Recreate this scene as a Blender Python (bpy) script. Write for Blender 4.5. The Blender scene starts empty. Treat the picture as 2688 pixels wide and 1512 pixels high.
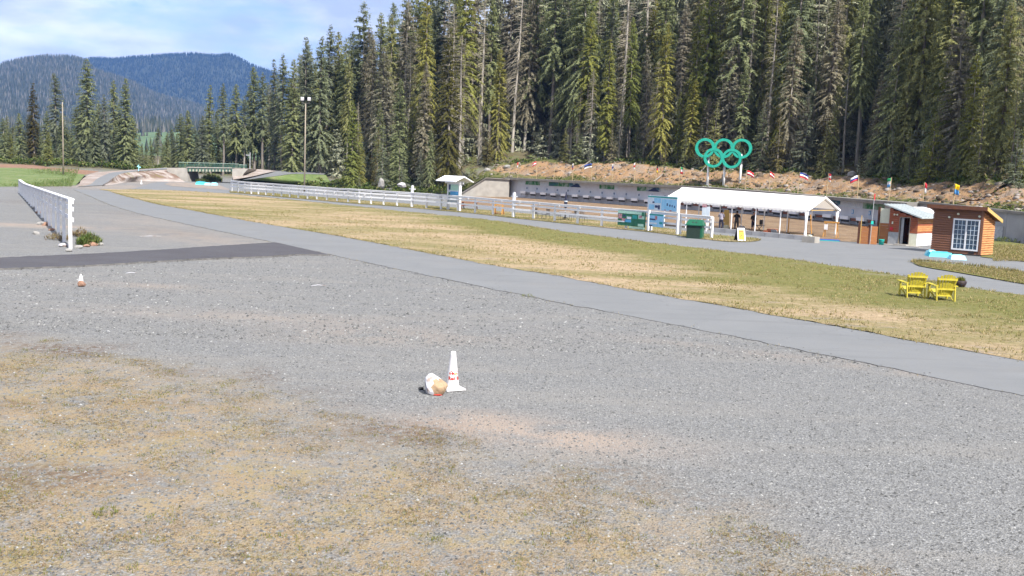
import bpy, bmesh, math, random
import numpy as np
from mathutils import Vector, Matrix
from mathutils.geometry import tessellate_polygon
R = math.radians
random.seed(7)
rng = np.random.default_rng(11)
sc = bpy.context.scene
COL = sc.collection

# ------------------------------------------------------------------ camera
FOC, CXP, CYP, EYE = 2600.0, 1344.0, 756.0, 4.0          # survey of the photograph: focal length, centre, eye height
PITCH, ROLL = math.atan(305.7 / FOC), R(2.3)
_F = Vector((0, math.cos(PITCH), -math.sin(PITCH)))
_R0 = Vector((1, 0, 0)); _U0 = Vector((0, math.sin(PITCH), math.cos(PITCH)))
_Rr = _R0 * math.cos(ROLL) + _U0 * math.sin(ROLL)
_Ur = _U0 * math.cos(ROLL) - _R0 * math.sin(ROLL)
cam_d = bpy.data.cameras.new('camera'); cam = bpy.data.objects.new('camera', cam_d); COL.objects.link(cam)
cam_d.sensor_width = 36; cam_d.sensor_fit = 'HORIZONTAL'; cam_d.lens = 36 * FOC / 2688
cam_d.clip_start = 0.1; cam_d.clip_end = 30000
cam.matrix_world = Matrix(((_Rr.x, _Ur.x, -_F.x, 0), (_Rr.y, _Ur.y, -_F.y, 0), (_Rr.z, _Ur.z, -_F.z, EYE), (0, 0, 0, 1)))
sc.camera = cam

# ------------------------------------------------------------------ sky, sun, exposure
SUN_EL, SUN_AZ = R(47), R(-58)                            # azimuth measured from +X towards +Y
SUN = Vector((math.cos(SUN_EL) * math.cos(SUN_AZ), math.cos(SUN_EL) * math.sin(SUN_AZ), math.sin(SUN_EL)))
world = bpy.data.worlds.new('World'); sc.world = world; world.use_nodes = True
wn, wl = world.node_tree.nodes, world.node_tree.links
wn.clear()
w_out = wn.new('ShaderNodeOutputWorld'); w_bg = wn.new('ShaderNodeBackground')
sky = wn.new('ShaderNodeTexSky'); sky.sky_type = 'NISHITA'; sky.sun_disc = False
sky.sun_elevation = SUN_EL; sky.sun_rotation = math.atan2(SUN.x, SUN.y)
sky.altitude = 900; sky.air_density = 1.0; sky.dust_density = 0.6; sky.ozone_density = 1.5
w_tc = wn.new('ShaderNodeTexCoord'); w_map = wn.new('ShaderNodeMapping')
w_map.inputs['Scale'].default_value = (1, 1, 3.2)
w_n1 = wn.new('ShaderNodeTexNoise'); w_n1.inputs['Scale'].default_value = 3.1; w_n1.inputs['Detail'].default_value = 9; w_n1.inputs['Roughness'].default_value = 0.62
w_n2 = wn.new('ShaderNodeTexNoise'); w_n2.inputs['Scale'].default_value = 7.0; w_n2.inputs['Detail'].default_value = 6
w_r1 = wn.new('ShaderNodeValToRGB'); w_r1.color_ramp.elements[0].position = 0.34; w_r1.color_ramp.elements[1].position = 0.50
w_r2 = wn.new('ShaderNodeValToRGB'); w_r2.color_ramp.elements[0].color = (4.4, 4.9, 5.9, 1); w_r2.color_ramp.elements[1].color = (9.6, 9.7, 10.2, 1)
w_r2.color_ramp.elements[0].position = 0.38; w_r2.color_ramp.elements[1].position = 0.62
w_mix = wn.new('ShaderNodeMixRGB')
wl.new(w_tc.outputs['Generated'], w_map.inputs['Vector'])
wl.new(w_map.outputs['Vector'], w_n1.inputs['Vector']); wl.new(w_map.outputs['Vector'], w_n2.inputs['Vector'])
wl.new(w_n1.outputs['Fac'], w_r1.inputs['Fac']); wl.new(w_n2.outputs['Fac'], w_r2.inputs['Fac'])
wl.new(w_r1.outputs['Color'], w_mix.inputs['Fac']); wl.new(sky.outputs['Color'], w_mix.inputs['Color1']); wl.new(w_r2.outputs['Color'], w_mix.inputs['Color2'])
wl.new(w_mix.outputs['Color'], w_bg.inputs['Color']); wl.new(w_bg.outputs['Background'], w_out.inputs['Surface'])
w_bg.inputs['Strength'].default_value = 0.07
sun_d = bpy.data.lights.new('sun', 'SUN'); sun = bpy.data.objects.new('sun', sun_d); COL.objects.link(sun)
sun_d.energy = 4.7; sun_d.angle = R(0.6); sun_d.color = (1.0, 0.95, 0.87)
sun.rotation_euler = SUN.to_track_quat('Z', 'Y').to_euler(); sun.location = (60, -40, 80)
sc.view_settings.view_transform = 'Standard'; sc.view_settings.look = 'None'
sc.view_settings.gamma = 1; sc.view_settings.use_curve_mapping = False; sc.view_settings.exposure = 1.15
sc.cycles.max_bounces = 5; sc.cycles.diffuse_bounces = 3; sc.cycles.glossy_bounces = 2; sc.cycles.transmission_bounces = 4
sc.cycles.volume_bounces = 0; sc.cycles.transparent_max_bounces = 6; sc.cycles.use_denoising = True
sc.cycles.use_adaptive_sampling = True; sc.cycles.adaptive_threshold = 0.02

# ------------------------------------------------------------------ survey helpers (photo pixel -> place on the ground)
def ray(px, py):
    return _F + _Rr * ((px - CXP) / FOC) + _Ur * ((CYP - py) / FOC)
def G(px, py, z=0.0):
    d = ray(px, py); t = (z - EYE) / d.z
    return Vector((d.x * t, d.y * t, z))
def D(px, py, Y):
    d = ray(px, py); t = Y / d.y
    return Vector((d.x * t, Y, EYE + d.z * t))
def XatY(px, Y):                                            # X of a vertical line seen at column px near the horizon
    return D(px, 450 + 0.0402 * (px - 1344), Y).x
def pix(p):
    q = Vector(p) - Vector((0, 0, EYE)); w = q.dot(_F)
    return CXP + FOC * q.dot(_Rr) / w, CYP - FOC * q.dot(_Ur) / w
def lerp(a, b, t): return a + (b - a) * t
def interp(x, pts):
    return float(np.interp(x, [p[0] for p in pts], [p[1] for p in pts]))

# ------------------------------------------------------------------ materials
MATS = {}
def new_mat(name):
    m = bpy.data.materials.new(name); m.use_nodes = True
    nt = m.node_tree; b = nt.nodes['Principled BSDF']
    b.inputs['Specular IOR Level'].default_value = 0.25
    MATS[name] = m
    return m, nt, nt.nodes, nt.links, b
def mat(name, c, rough=0.7, c2=None, scale=6.0, detail=4, bump=0.0, bscale=None, lo=0.35, hi=0.65, metal=0.0, spec=0.25, dist=0.02, stretch=None, obj=False):
    m, nt, n, l, b = new_mat(name)
    b.inputs['Roughness'].default_value = rough; b.inputs['Metallic'].default_value = metal
    b.inputs['Specular IOR Level'].default_value = spec
    b.inputs['Base Color'].default_value = (*c, 1)
    tc = n.new('ShaderNodeTexCoord'); mp = n.new('ShaderNodeMapping')
    l.new(tc.outputs['Object'], mp.inputs['Vector'])
    if stretch: mp.inputs['Scale'].default_value = stretch
    if c2 is None: c2 = tuple(x * 0.82 for x in c)
    tx = n.new('ShaderNodeTexNoise'); tx.inputs['Scale'].default_value = scale; tx.inputs['Detail'].default_value = detail
    rp = n.new('ShaderNodeValToRGB'); rp.color_ramp.elements[0].position = lo; rp.color_ramp.elements[1].position = hi
    rp.color_ramp.elements[0].color = (*c, 1); rp.color_ramp.elements[1].color = (*c2, 1)
    l.new(mp.outputs['Vector'], tx.inputs['Vector']); l.new(tx.outputs['Fac'], rp.inputs['Fac'])
    l.new(rp.outputs['Color'], b.inputs['Base Color'])
    if bump:
        bt = n.new('ShaderNodeTexNoise'); bt.inputs['Scale'].default_value = bscale or scale * 3; bt.inputs['Detail'].default_value = 4
        bp = n.new('ShaderNodeBump'); bp.inputs['Strength'].default_value = bump; bp.inputs['Distance'].default_value = dist
        l.new(mp.outputs['Vector'], bt.inputs['Vector']); l.new(bt.outputs['Fac'], bp.inputs['Height']); l.new(bp.outputs['Normal'], b.inputs['Normal'])
    return m
def N(nodes, t, **kw):
    x = nodes.new(t)
    for k, v in kw.items():
        if k in x.inputs: x.inputs[k].default_value = v
        else: setattr(x, k, v)
    return x
def ramp(nodes, stops):
    r = nodes.new('ShaderNodeValToRGB'); e = r.color_ramp.elements
    while len(e) < len(stops): e.new(0.5)
    for i, (p, c) in enumerate(stops):
        e[i].position = p; e[i].color = (*c, 1) if len(c) == 3 else c
    return r
def noise(n, l, vec, scale, detail=4, rough=0.55):
    t = N(n, 'ShaderNodeTexNoise', Scale=scale, Detail=detail, Roughness=rough); l.new(vec, t.inputs['Vector']); return t.outputs['Fac']
def mixc(n, l, fac, a, b):
    m = n.new('ShaderNodeMixRGB')
    for s, v in ((m.inputs['Fac'], fac), (m.inputs['Color1'], a), (m.inputs['Color2'], b)):
        if hasattr(v, 'links') or hasattr(v, 'is_linked'): l.new(v, s)
        elif isinstance(v, (int, float)): s.default_value = v
        else: s.default_value = (*v, 1)
    return m.outputs['Color']
def sstep(n, l, v, a, b):
    m = n.new('ShaderNodeMapRange'); m.interpolation_type = 'SMOOTHSTEP'
    m.inputs['From Min'].default_value = a; m.inputs['From Max'].default_value = b
    l.new(v, m.inputs['Value']); return m.outputs['Result']
def mul(n, l, a, b, op='MULTIPLY'):
    m = n.new('ShaderNodeMath'); m.operation = op
    for s, v in ((m.inputs[0], a), (m.inputs[1], b)):
        if isinstance(v, (int, float)): s.default_value = v
        else: l.new(v, s)
    return m.outputs[0]
def attr(n, name):
    a = n.new('ShaderNodeAttribute'); a.attribute_name = name; return a.outputs['Fac']
def set_bump(n, l, b, h, strength, dist):
    bp = n.new('ShaderNodeBump'); bp.inputs['Strength'].default_value = strength; bp.inputs['Distance'].default_value = dist
    l.new(h, bp.inputs['Height']); l.new(bp.outputs['Normal'], b.inputs['Normal'])

def gravel_colour(n, l, vec):
    vo = N(n, 'ShaderNodeTexVoronoi', Scale=38.0); l.new(vec, vo.inputs['Vector'])
    sep = n.new('ShaderNodeSeparateColor'); l.new(vo.outputs['Color'], sep.inputs['Color'])
    stone = ramp(n, [(0.0, (.087, .088, .091)), (.3, (.136, .138, .141)), (.6, (.177, .179, .181)), (.85, (.214, .216, .217)), (1.0, (.297, .30, .302))])
    l.new(sep.outputs['Red'], stone.inputs['Fac'])
    fine = noise(n, l, vec, 90, 3)
    c = mixc(n, l, mul(n, l, fine, 0.55), stone.outputs['Color'], (.158, .160, .164))
    mt = n.new('ShaderNodeMapping'); mt.inputs['Rotation'].default_value = (0, 0, R(38)); mt.inputs['Scale'].default_value = (.16, 1.0, 1); l.new(vec, mt.inputs['Vector'])
    big = noise(n, l, mt.outputs['Vector'], 0.75, 5, .6)
    c = mixc(n, l, mul(n, l, sstep(n, l, big, .46, .68), .55), c, (.208, .200, .190))
    mid = noise(n, l, vec, 1.3, 4, .6)
    c = mixc(n, l, mul(n, l, sstep(n, l, mid, .5, .72), .45), c, (.132, .134, .140))
    return c, vo.outputs['Distance'], fine

# ground: gravel yard with weeds, brown litter, sandy dust and forest floor where each really lies
m, nt, n, l, b = new_mat('ground_mix'); b.inputs['Roughness'].default_value = .95; b.inputs['Specular IOR Level'].default_value = .12
geo = n.new('ShaderNodeNewGeometry'); P = geo.outputs['Position']
c, vd, fine = gravel_colour(n, l, P)
n1 = noise(n, l, P, 1.1, 6, .65); n2 = noise(n, l, P, 6.5, 5, .6); n3 = noise(n, l, P, 0.8, 4)
weedc = ramp(n, [(.28, (.115, .080, .057)), (.39, (.205, .150, .096)), (.50, (.270, .205, .128)), (.60, (.225, .182, .092)), (.72, (.170, .152, .058))])
l.new(mul(n, l, mul(n, l, noise(n, l, P, .9, 6, .75), .60), mul(n, l, noise(n, l, P, 22, 4, .7), .42), 'ADD'), weedc.inputs['Fac'])
wfac = mul(n, l, attr(n, 'weed'), mul(n, l, sstep(n, l, mul(n, l, n1, n2, 'ADD'), .70, 1.18), .9))
c = mixc(n, l, wfac, c, weedc.outputs['Color'])
bfac = mul(n, l, attr(n, 'litter'), sstep(n, l, n2, .38, .62))
c = mixc(n, l, bfac, c, (.095, .062, .046))
dfac = mul(n, l, attr(n, 'dust'), sstep(n, l, n3, .3, .55))
c = mixc(n, l, mul(n, l, dfac, .8), c, (.29, .235, .195))
fl = ramp(n, [(.3, (.07, .058, .04)), (.5, (.11, .095, .055)), (.7, (.10, .13, .05))]); l.new(noise(n, l, P, .6, 5), fl.inputs['Fac'])
c = mixc(n, l, attr(n, 'forest'), c, fl.outputs['Color'])
rf = ramp(n, [(.3, (.20, .13, .075)), (.5, (.30, .22, .14)), (.7, (.26, .21, .10))]); l.new(noise(n, l, P, .5, 6, .7), rf.inputs['Fac'])
c = mixc(n, l, attr(n, 'range'), c, rf.outputs['Color'])
l.new(c, b.inputs['Base Color']); set_bump(n, l, b, vd, .6, .03)

# lawn: straw and green in drifting patches
def lawn_mat(name, green_bias):
    m, nt, n, l, b = new_mat(name); b.inputs['Roughness'].default_value = .95; b.inputs['Specular IOR Level'].default_value = .1
    geo = n.new('ShaderNodeNewGeometry'); P = geo.outputs['Position']
    mp = n.new('ShaderNodeMapping'); mp.inputs['Rotation'].default_value = (0, 0, R(48)); mp.inputs['Scale'].default_value = (.45, 1.5, 1); l.new(P, mp.inputs['Vector'])
    V = mp.outputs['Vector']
    straw = ramp(n, [(.3, (0.211, 0.158, 0.104)), (.5, (0.329, 0.248, 0.162)), (.7, (0.441, 0.351, 0.239))]); l.new(noise(n, l, P, 3.2, 6, .75), straw.inputs['Fac'])
    green = ramp(n, [(.3, (.085, .098, .030)), (.5, (.138, .138, .046)), (.7, (.20, .168, .080))]); l.new(noise(n, l, P, 2.2, 6, .75), green.inputs['Fac'])
    f = mul(n, l, mul(n, l, noise(n, l, V, .16, 6, .62), attr(n, 'green'), 'ADD'), mul(n, l, noise(n, l, P, 2.4, 5, .75), .34), 'ADD')
    c = mixc(n, l, sstep(n, l, f, .74 - green_bias, 1.08 - green_bias), straw.outputs['Color'], green.outputs['Color'])
    bare = sstep(n, l, noise(n, l, V, .9, 5, .7), .56, .66)
    c = mixc(n, l, mul(n, l, bare, mul(n, l, attr(n, 'edge'), .9)), c, (.22, .19, .165))
    c = mixc(n, l, mul(n, l, sstep(n, l, noise(n, l, P, 9, 3), .55, .7), .4), c, (.13, .10, .045))
    l.new(c, b.inputs['Base Color']); set_bump(n, l, b, noise(n, l, P, 14, 5, .7), .9, .06)
    return m
lawn_mat('lawn', 0.0); lawn_mat('verge_lawn', 0.06)

def asphalt_mat(name, c1, c2, speck):
    m, nt, n, l, b = new_mat(name); b.inputs['Roughness'].default_value = .85
    geo = n.new('ShaderNodeNewGeometry'); P = geo.outputs['Position']
    rp = ramp(n, [(.3, c1), (.7, c2)]); l.new(noise(n, l, P, .45, 6, .65), rp.inputs['Fac'])
    c = mixc(n, l, mul(n, l, sstep(n, l, noise(n, l, P, 60, 2), .5, .72), .5), rp.outputs['Color'], speck)
    mp = n.new('ShaderNodeMapping'); mp.inputs['Rotation'].default_value = (0, 0, R(42)); mp.inputs['Scale'].default_value = (.10, 1.4, 1); l.new(P, mp.inputs['Vector'])
    c = mixc(n, l, mul(n, l, sstep(n, l, noise(n, l, mp.outputs['Vector'], 1.5, 5, .65), .50, .68), .30), c, tuple(x * .72 for x in c1))
    c = mixc(n, l, mul(n, l, sstep(n, l, noise(n, l, P, .22, 6, .7), .54, .66), .35), c, (c1[0] * 1.12, c1[1] * 1.05, c1[2] * .98))
    wv = N(n, 'ShaderNodeTexVoronoi', Scale=.28); wv.feature = 'DISTANCE_TO_EDGE'
    dv = n.new('ShaderNodeVectorMath'); dv.operation = 'ADD'; nz = N(n, 'ShaderNodeTexNoise', Scale=1.2, Detail=5); l.new(P, nz.inputs['Vector']); l.new(P, dv.inputs[0]); l.new(nz.outputs['Color'], dv.inputs[1]); l.new(dv.outputs[0], wv.inputs['Vector'])
    crack = n.new('ShaderNodeMath'); crack.operation = 'LESS_THAN'; crack.inputs[1].default_value = .004; l.new(wv.outputs['Distance'], crack.inputs[0])
    c = mixc(n, l, mul(n, l, crack.outputs[0], .22), c, tuple(x * .35 for x in c1))
    l.new(c, b.inputs['Base Color']); set_bump(n, l, b, noise(n, l, P, 55, 2), .35, .01)
asphalt_mat('path_asphalt', (0.136, 0.142, 0.151), (0.160, 0.165, 0.173), (0.218, 0.223, 0.228))
asphalt_mat('dark_asphalt', (0.053, 0.050, 0.058), (0.067, 0.066, 0.075), (0.098, 0.094, 0.102))
mat('asphalt_edge', (.10, .097, .098), .95, (.16, .155, .15), 5)
mat('white_paint', (.72, .72, .75), .55, (.60, .60, .65), 3.0, lo=.5, hi=.8)
mat('white_fabric', (.84, .84, .86), .6, (.78, .78, .80), 1.0)
mat('white_plastic', (.60, .59, .61), .5, (.50, .49, .50), 8)
mat('concrete', (0.336, 0.316, 0.288), .9, (0.264, 0.248, 0.228), 1.2, 6, .3, 20)
mat('concrete_dark', (0.216, 0.204, 0.188), .9, (0.160, 0.152, 0.144), 1.5, 6, .3, 20)
mat('concrete_grey', (.33, .33, .34), .9, (.24, .24, .255), 1.1, 6, .25, 20, stretch=(1, 1, .35))
mat('grey_wall', (0.595, 0.615, 0.676), .75, (0.512, 0.532, 0.595), 1.2, 5)
mat('grey_metal', (.38, .39, .41), .5, (.28, .29, .31), 5, metal=.2)
mat('dark_metal', (.05, .05, .055), .5, (.09, .085, .08), 8)
mat('black', (.02, .02, .022), .6, (.035, .033, .035), 8)
mat('black_rubber', (.025, .018, .02), .55, (.05, .035, .035), 8)
mat('pole_wood', (.40, .31, .19), .8, (.30, .22, .13), 9, stretch=(1, 1, .1))
mat('grey_wood', (.30, .26, .21), .85, (.20, .17, .14), 9, stretch=(1, 1, .1))
mat('red_wood', (.33, .10, .05), .75, (.24, .075, .04), 7, stretch=(.3, .3, 3))
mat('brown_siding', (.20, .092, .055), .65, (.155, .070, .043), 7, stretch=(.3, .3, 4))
mat('sunlit_siding', (.52, .25, .10), .7, (.36, .155, .065), 7, stretch=(.3, .3, 4))  # bright orange of the sunlit side walls, put into the board colour
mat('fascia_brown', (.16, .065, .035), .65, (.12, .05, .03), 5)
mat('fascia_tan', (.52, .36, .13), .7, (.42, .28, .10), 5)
mat('board_brown', (.36, .155, .06), .75, (.29, .115, .045), 6, stretch=(.4, .4, 4))
mat('post_brown', (.10, .04, .025), .75, (.07, .03, .02), 6)
mat('cream_panel', (.62, .62, .50), .7, (.55, .55, .44), 3)
mat('roof_metal', (.40, .44, .45), .45, (.34, .38, .40), 3, metal=.15)
mat('dark_interior', (.012, .012, .013), .9)
mat('green_plastic', (.012, .10, .055), .45, (.009, .08, .045), 6)
mat('green_panel', (.014, .028, .022), .6, (.02, .035, .026), 8)
mat('ring_green', (.022, .33, .25), .45, (.018, .27, .205), 3)
mat('turquoise', (.06, .50, .62), .5, (.05, .42, .55), 4)
mat('pale_blue', (.35, .75, .85), .5, (.28, .66, .78), 4)
mat('teal', (.02, .42, .36), .5, (.018, .34, .30), 5)
mat('yellow_plastic', (.47, .40, .045), .55, (.38, .32, .035), 7)
mat('sign_yellow', (.85, .55, .05), .55, (.80, .50, .04), 5)
mat('lime_yellow', (.80, .72, .02), .55)
mat('picnic_wood', (.22, .075, .045), .75, (.16, .055, .035), 8)
mat('orange_wood', (.48, .25, .07), .7, (.38, .19, .05), 8)
mat('bridge_green', (.035, .085, .065), .5, (.05, .11, .085), 6)
mat('bridge_rail', (.22, .30, .26), .5, (.18, .25, .22), 5)
mat('girder', (.40, .40, .33), .7, (.30, .30, .25), 4)
mat('tan_rock', (.36, .26, .165), .9, (.24, .165, .105), 9, 6, .8, 16)
mat('white_rock', (.46, .46, .50), .9, (.26, .21, .19), 7, 6, .6, 14, lo=.45, hi=.62)
mat('brown_rock', (.30, .175, .12), .9, (.20, .12, .09), 9, 6, .6, 20)
mat('grey_rock', (.30, .29, .28), .95, (.18, .175, .17), 2.5, 6, .7, 8)
mat('red_bit', (.40, .04, .03), .6)
mat('bark', (.20, .175, .155), .95, (.12, .105, .095), 2.5, 5, .5, 8, stretch=(1, 1, .2))
mat('bark_pale', (.34, .315, .28), .95, (.22, .20, .18), 2.5, 5, .4, 8, stretch=(1, 1, .2))
mat('skin', (.33, .19, .13), .6); mat('cloth_grey', (.33, .31, .38), .85); mat('cloth_black', (.014, .012, .013), .9); mat('cloth_navy', (.02, .022, .045), .9)
mat('hair', (.012, .01, .009), .8)
mat('glass_dark', (.03, .05, .08), .08, (.05, .09, .15), 2.0, spec=.8)
mat('print_blue', (.22, .48, .72), .6, (.30, .56, .78), 3); mat('print_deep', (.03, .30, .30), .6); mat('print_navy', (.03, .05, .14), .6)
mat('print_pale', (.62, .68, .74), .6, (.50, .58, .68), 4); mat('print_green', (.02, .12, .075), .6, (.03, .17, .10), 3); mat('print_mint', (.42, .66, .56), .6)
mat('print_red', (.33, .06, .09), .6, (.45, .35, .38), 9); mat('print_azure', (.08, .33, .62), .6)
for nm, cc in dict(f_red=(.55, .035, .05), f_white=(.72, .72, .74), f_blue=(.03, .07, .32), f_black=(.02, .02, .025), f_yellow=(.75, .52, .02), f_green=(.03, .25, .10), f_sky=(.10, .30, .60)).items():
    mat(nm, cc, .8)

# ------------------------------------------------------------------ mesh building helpers
class MB:
    def __init__(s): s.v = []; s.f = []
    def add(s, vs, fs):
        o = len(s.v); s.v += [tuple(v) for v in vs]; s.f += [tuple(i + o for i in f) for f in fs]; return s
    def hexa(s, p):                                        # eight corners: bottom 0-3, top 4-7
        return s.add(p, [(3, 2, 1, 0), (4, 5, 6, 7), (0, 1, 5, 4), (1, 2, 6, 5), (2, 3, 7, 6), (3, 0, 4, 7)])
    def box(s, x0, x1, y0, y1, z0, z1):
        return s.hexa([(x0, y0, z0), (x1, y0, z0), (x1, y1, z0), (x0, y1, z0), (x0, y0, z1), (x1, y0, z1), (x1, y1, z1), (x0, y1, z1)])
    def beam(s, a, b, w, h, up=(0, 0, 1)):
        a, b, up = Vector(a), Vector(b), Vector(up); d = (b - a).normalized()
        x = d.cross(up)
        x = x.normalized() if x.length > 1e-5 else Vector((1, 0, 0))
        y = x.cross(d); x *= w / 2; y *= h / 2
        return s.hexa([a - x - y, a + x - y, b + x - y, b - x - y, a - x + y, a + x + y, b + x + y, b - x + y])
    def tube(s, pts, rad, n=8, caps=True):
        pts = [Vector(p) for p in pts]; rings = []; o = len(s.v)
        for i, p in enumerate(pts):
            d = (pts[min(i + 1, len(pts) - 1)] - pts[max(i - 1, 0)]).normalized()
            x = d.cross(Vector((0, 1, 0.01)) if abs(d.z) > .9 else Vector((0, 0, 1))).normalized(); y = d.cross(x)
            r = rad[i] if isinstance(rad, (list, tuple)) else rad
            for k in range(n):
                a = 2 * math.pi * k / n; s.v.append(tuple(p + x * (math.cos(a) * r) + y * (math.sin(a) * r)))
        for i in range(len(pts) - 1):
            for k in range(n):
                s.f.append((o + i * n + k, o + i * n + (k + 1) % n, o + (i + 1) * n + (k + 1) % n, o + (i + 1) * n + k))
        if caps:
            s.f.append(tuple(o + k for k in range(n))[::-1]); s.f.append(tuple(o + (len(pts) - 1) * n + k for k in range(n)))
        return s
    def lathe(s, prof, n=16, c=(0, 0, 0)):
        o = len(s.v)
        for r, z in prof:
            for k in range(n):
                a = 2 * math.pi * k / n; s.v.append((c[0] + r * math.cos(a), c[1] + r * math.sin(a), c[2] + z))
        for i in range(len(prof) - 1):
            for k in range(n): s.f.append((o + i * n + k, o + i * n + (k + 1) % n, o + (i + 1) * n + (k + 1) % n, o + (i + 1) * n + k))
        s.f.append(tuple(o + k for k in range(n))[::-1]); s.f.append(tuple(o + (len(prof) - 1) * n + k for k in range(n)))
        return s
    def prism(s, pts, d):                                  # planar outline extruded by vector d
        pts = [Vector(p) for p in pts]; d = Vector(d); k = len(pts)
        return s.add(pts + [p + d for p in pts], [tuple(range(k))[::-1], tuple(range(k, 2 * k))] + [(i, (i + 1) % k, (i + 1) % k + k, i + k) for i in range(k)])
    def rock(s, c, rx, ry, rz, seed, sub=2, amp=.22):
        bm = bmesh.new(); bmesh.ops.create_icosphere(bm, subdivisions=sub, radius=1); r = random.Random(seed)
        ph = [(r.uniform(1.2, 3), r.uniform(0, 6), Vector((r.uniform(-1, 1), r.uniform(-1, 1), r.uniform(-1, 1))).normalized()) for _ in range(6)]
        cuts = [(Vector((r.uniform(-1, 1), r.uniform(-1, 1), r.uniform(-.3, 1))).normalized(), r.uniform(.62, .85)) for _ in range(5)]
        vs = []
        for v in bm.verts:
            p = v.co.copy()
            k = 1 + amp * sum(math.sin(f * p.dot(d) * 2 + o) for f, o, d in ph) / 3
            p *= k
            for cn, cd in cuts:
                e = p.dot(cn) - cd
                if e > 0: p -= cn * e * .85
            vs.append((c[0] + p.x * rx, c[1] + p.y * ry, c[2] + p.z * rz))
        fs = [tuple(v.index for v in f.verts) for f in bm.faces]; bm.free()
        return s.add(vs, fs)
    def mesh(s, name, m=None, smooth=False):
        me = bpy.data.meshes.new(name); me.from_pydata(s.v, [], s.f); me.update()
        if m: me.materials.append(MATS[m] if isinstance(m, str) else m)
        if smooth: me.polygons.foreach_set('use_smooth', [True] * len(me.polygons))
        return me
def link(o, parent=None):
    COL.objects.link(o)
    if parent is not None: o.parent = parent
    return o
def tag(o, label=None, cat=None, group=None, kind=None):
    if label: o['label'] = label
    if cat: o['category'] = cat
    if group: o['group'] = group
    if kind: o['kind'] = kind
    return o
def part(name, mb, m, parent, smooth=False, label=None):
    o = link(bpy.data.objects.new(name, mb.mesh(name, m, smooth)), parent)
    if label: o['label'] = label
    return o
def solo(name, mb, m, loc, label, cat, group=None, rz=0, smooth=False):
    o = link(bpy.data.objects.new(name, mb.mesh(name, m, smooth))); o.location = loc; o.rotation_euler.z = rz
    return tag(o, label, cat, group)
def thing(name, loc, label, cat, group=None, rz=0):
    o = link(bpy.data.objects.new(name, None)); o.location = loc; o.rotation_euler.z = rz; o.empty_display_size = .3
    return tag(o, label, cat, group)
def copy_tree(o, parent=None):
    c = o.copy(); COL.objects.link(c)
    if parent is not None: c.parent = parent
    for ch in list(o.children): copy_tree(ch, c)
    return c
def np_mesh(name, verts, faces, m, attrs=None, smooth=False):  # verts (n,3) array, faces (k,3|4) array
    me = bpy.data.meshes.new(name); nv, nf, k = len(verts), len(faces), faces.shape[1]
    me.vertices.add(nv); me.vertices.foreach_set('co', np.asarray(verts, np.float32).ravel())
    me.loops.add(nf * k); me.loops.foreach_set('vertex_index', np.asarray(faces, np.int32).ravel())
    me.polygons.add(nf); me.polygons.foreach_set('loop_start', np.arange(0, nf * k, k, dtype=np.int32))
    if smooth: me.polygons.foreach_set('use_smooth', np.ones(nf, bool))
    me.update(calc_edges=True)
    for a, arr in (attrs or {}).items():
        at = me.attributes.new(a, 'FLOAT', 'POINT'); at.data.foreach_set('value', np.asarray(arr, np.float32))
    me.materials.append(MATS[m]); return me
def vnoise(x, y, seed=0):                                   # smooth value noise, vectorised
    x, y = np.asarray(x, float), np.asarray(y, float)
    xi, yi = np.floor(x), np.floor(y); xf, yf = x - xi, y - yi
    xf = xf * xf * (3 - 2 * xf); yf = yf * yf * (3 - 2 * yf)
    def h(a, b):
        v = np.sin(a * 127.1 + b * 311.7 + seed * 74.7) * 43758.5453; return v - np.floor(v)
    return (h(xi, yi) * (1 - xf) + h(xi + 1, yi) * xf) * (1 - yf) + (h(xi, yi + 1) * (1 - xf) + h(xi + 1, yi + 1) * xf) * yf
def fbm(x, y, seed=0, o=4):
    t = 0; a = .5
    for i in range(o): t = t + a * vnoise(x * 2 ** i, y * 2 ** i, seed + i); a *= .5
    return t

# ================================================================== THE SETTING
WALLD = [(1337, 152), (1500, 142), (1700, 130.5), (1870, 122), (2040, 114), (2168, 104.5), (2290, 96), (2420, 86), (2604, 80), (2688, 78), (2790, 75)]
WTOPY = [(1337, 466), (1500, 474), (1720, 484.6), (1800, 487.5), (1900, 493), (2040, 504), (2168, 514.7), (2290, 524), (2400, 532), (2604, 553), (2688, 562.6), (2790, 574)]
BANKH = [(1337, 2.9), (1500, 3.2), (1800, 2.4), (2200, 2.0), (2688, 2.0)]
def wall_at(px):
    Y = interp(px, WALLD); return Vector((XatY(px, Y), Y, 0))
def wall_top(px): return D(px, interp(px, WTOPY), interp(px, WALLD)).z
def wall_dir(px):
    a, b = wall_at(px - 6), wall_at(px + 6); return (b - a).normalized()
wpx = [1337, 1500, 1700, 1870, 2040, 2168, 2290, 2420, 2604, 2790]
FOOT = [(-1200, 420, 0, 1.5, .02), (-170, 182, 0, 1.6, .02), (-80, 180, 0, 1.5, .02), (-55, 186, 0, 1.2, .02), (-34, 162, 0, 1.6, .10), (-22, 145, 0, 2.0, .22), (-9, 151, 0, 3.0, .28)]
for p_ in wpx:
    w_ = wall_at(p_); FOOT.append((w_.x, w_.y, wall_top(p_) - .7, interp(p_, BANKH), .28))
FOOT += [(62, 60, 1.6, 2, .2), (120, 5, 1.6, 2, .2), (200, -120, 1.6, 2, .2)]
FOOT = np.array(FOOT, float)
def smooth(a, b, x):
    t = np.clip((x - a) / (b - a), 0, 1); return t * t * (3 - 2 * t)
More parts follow.
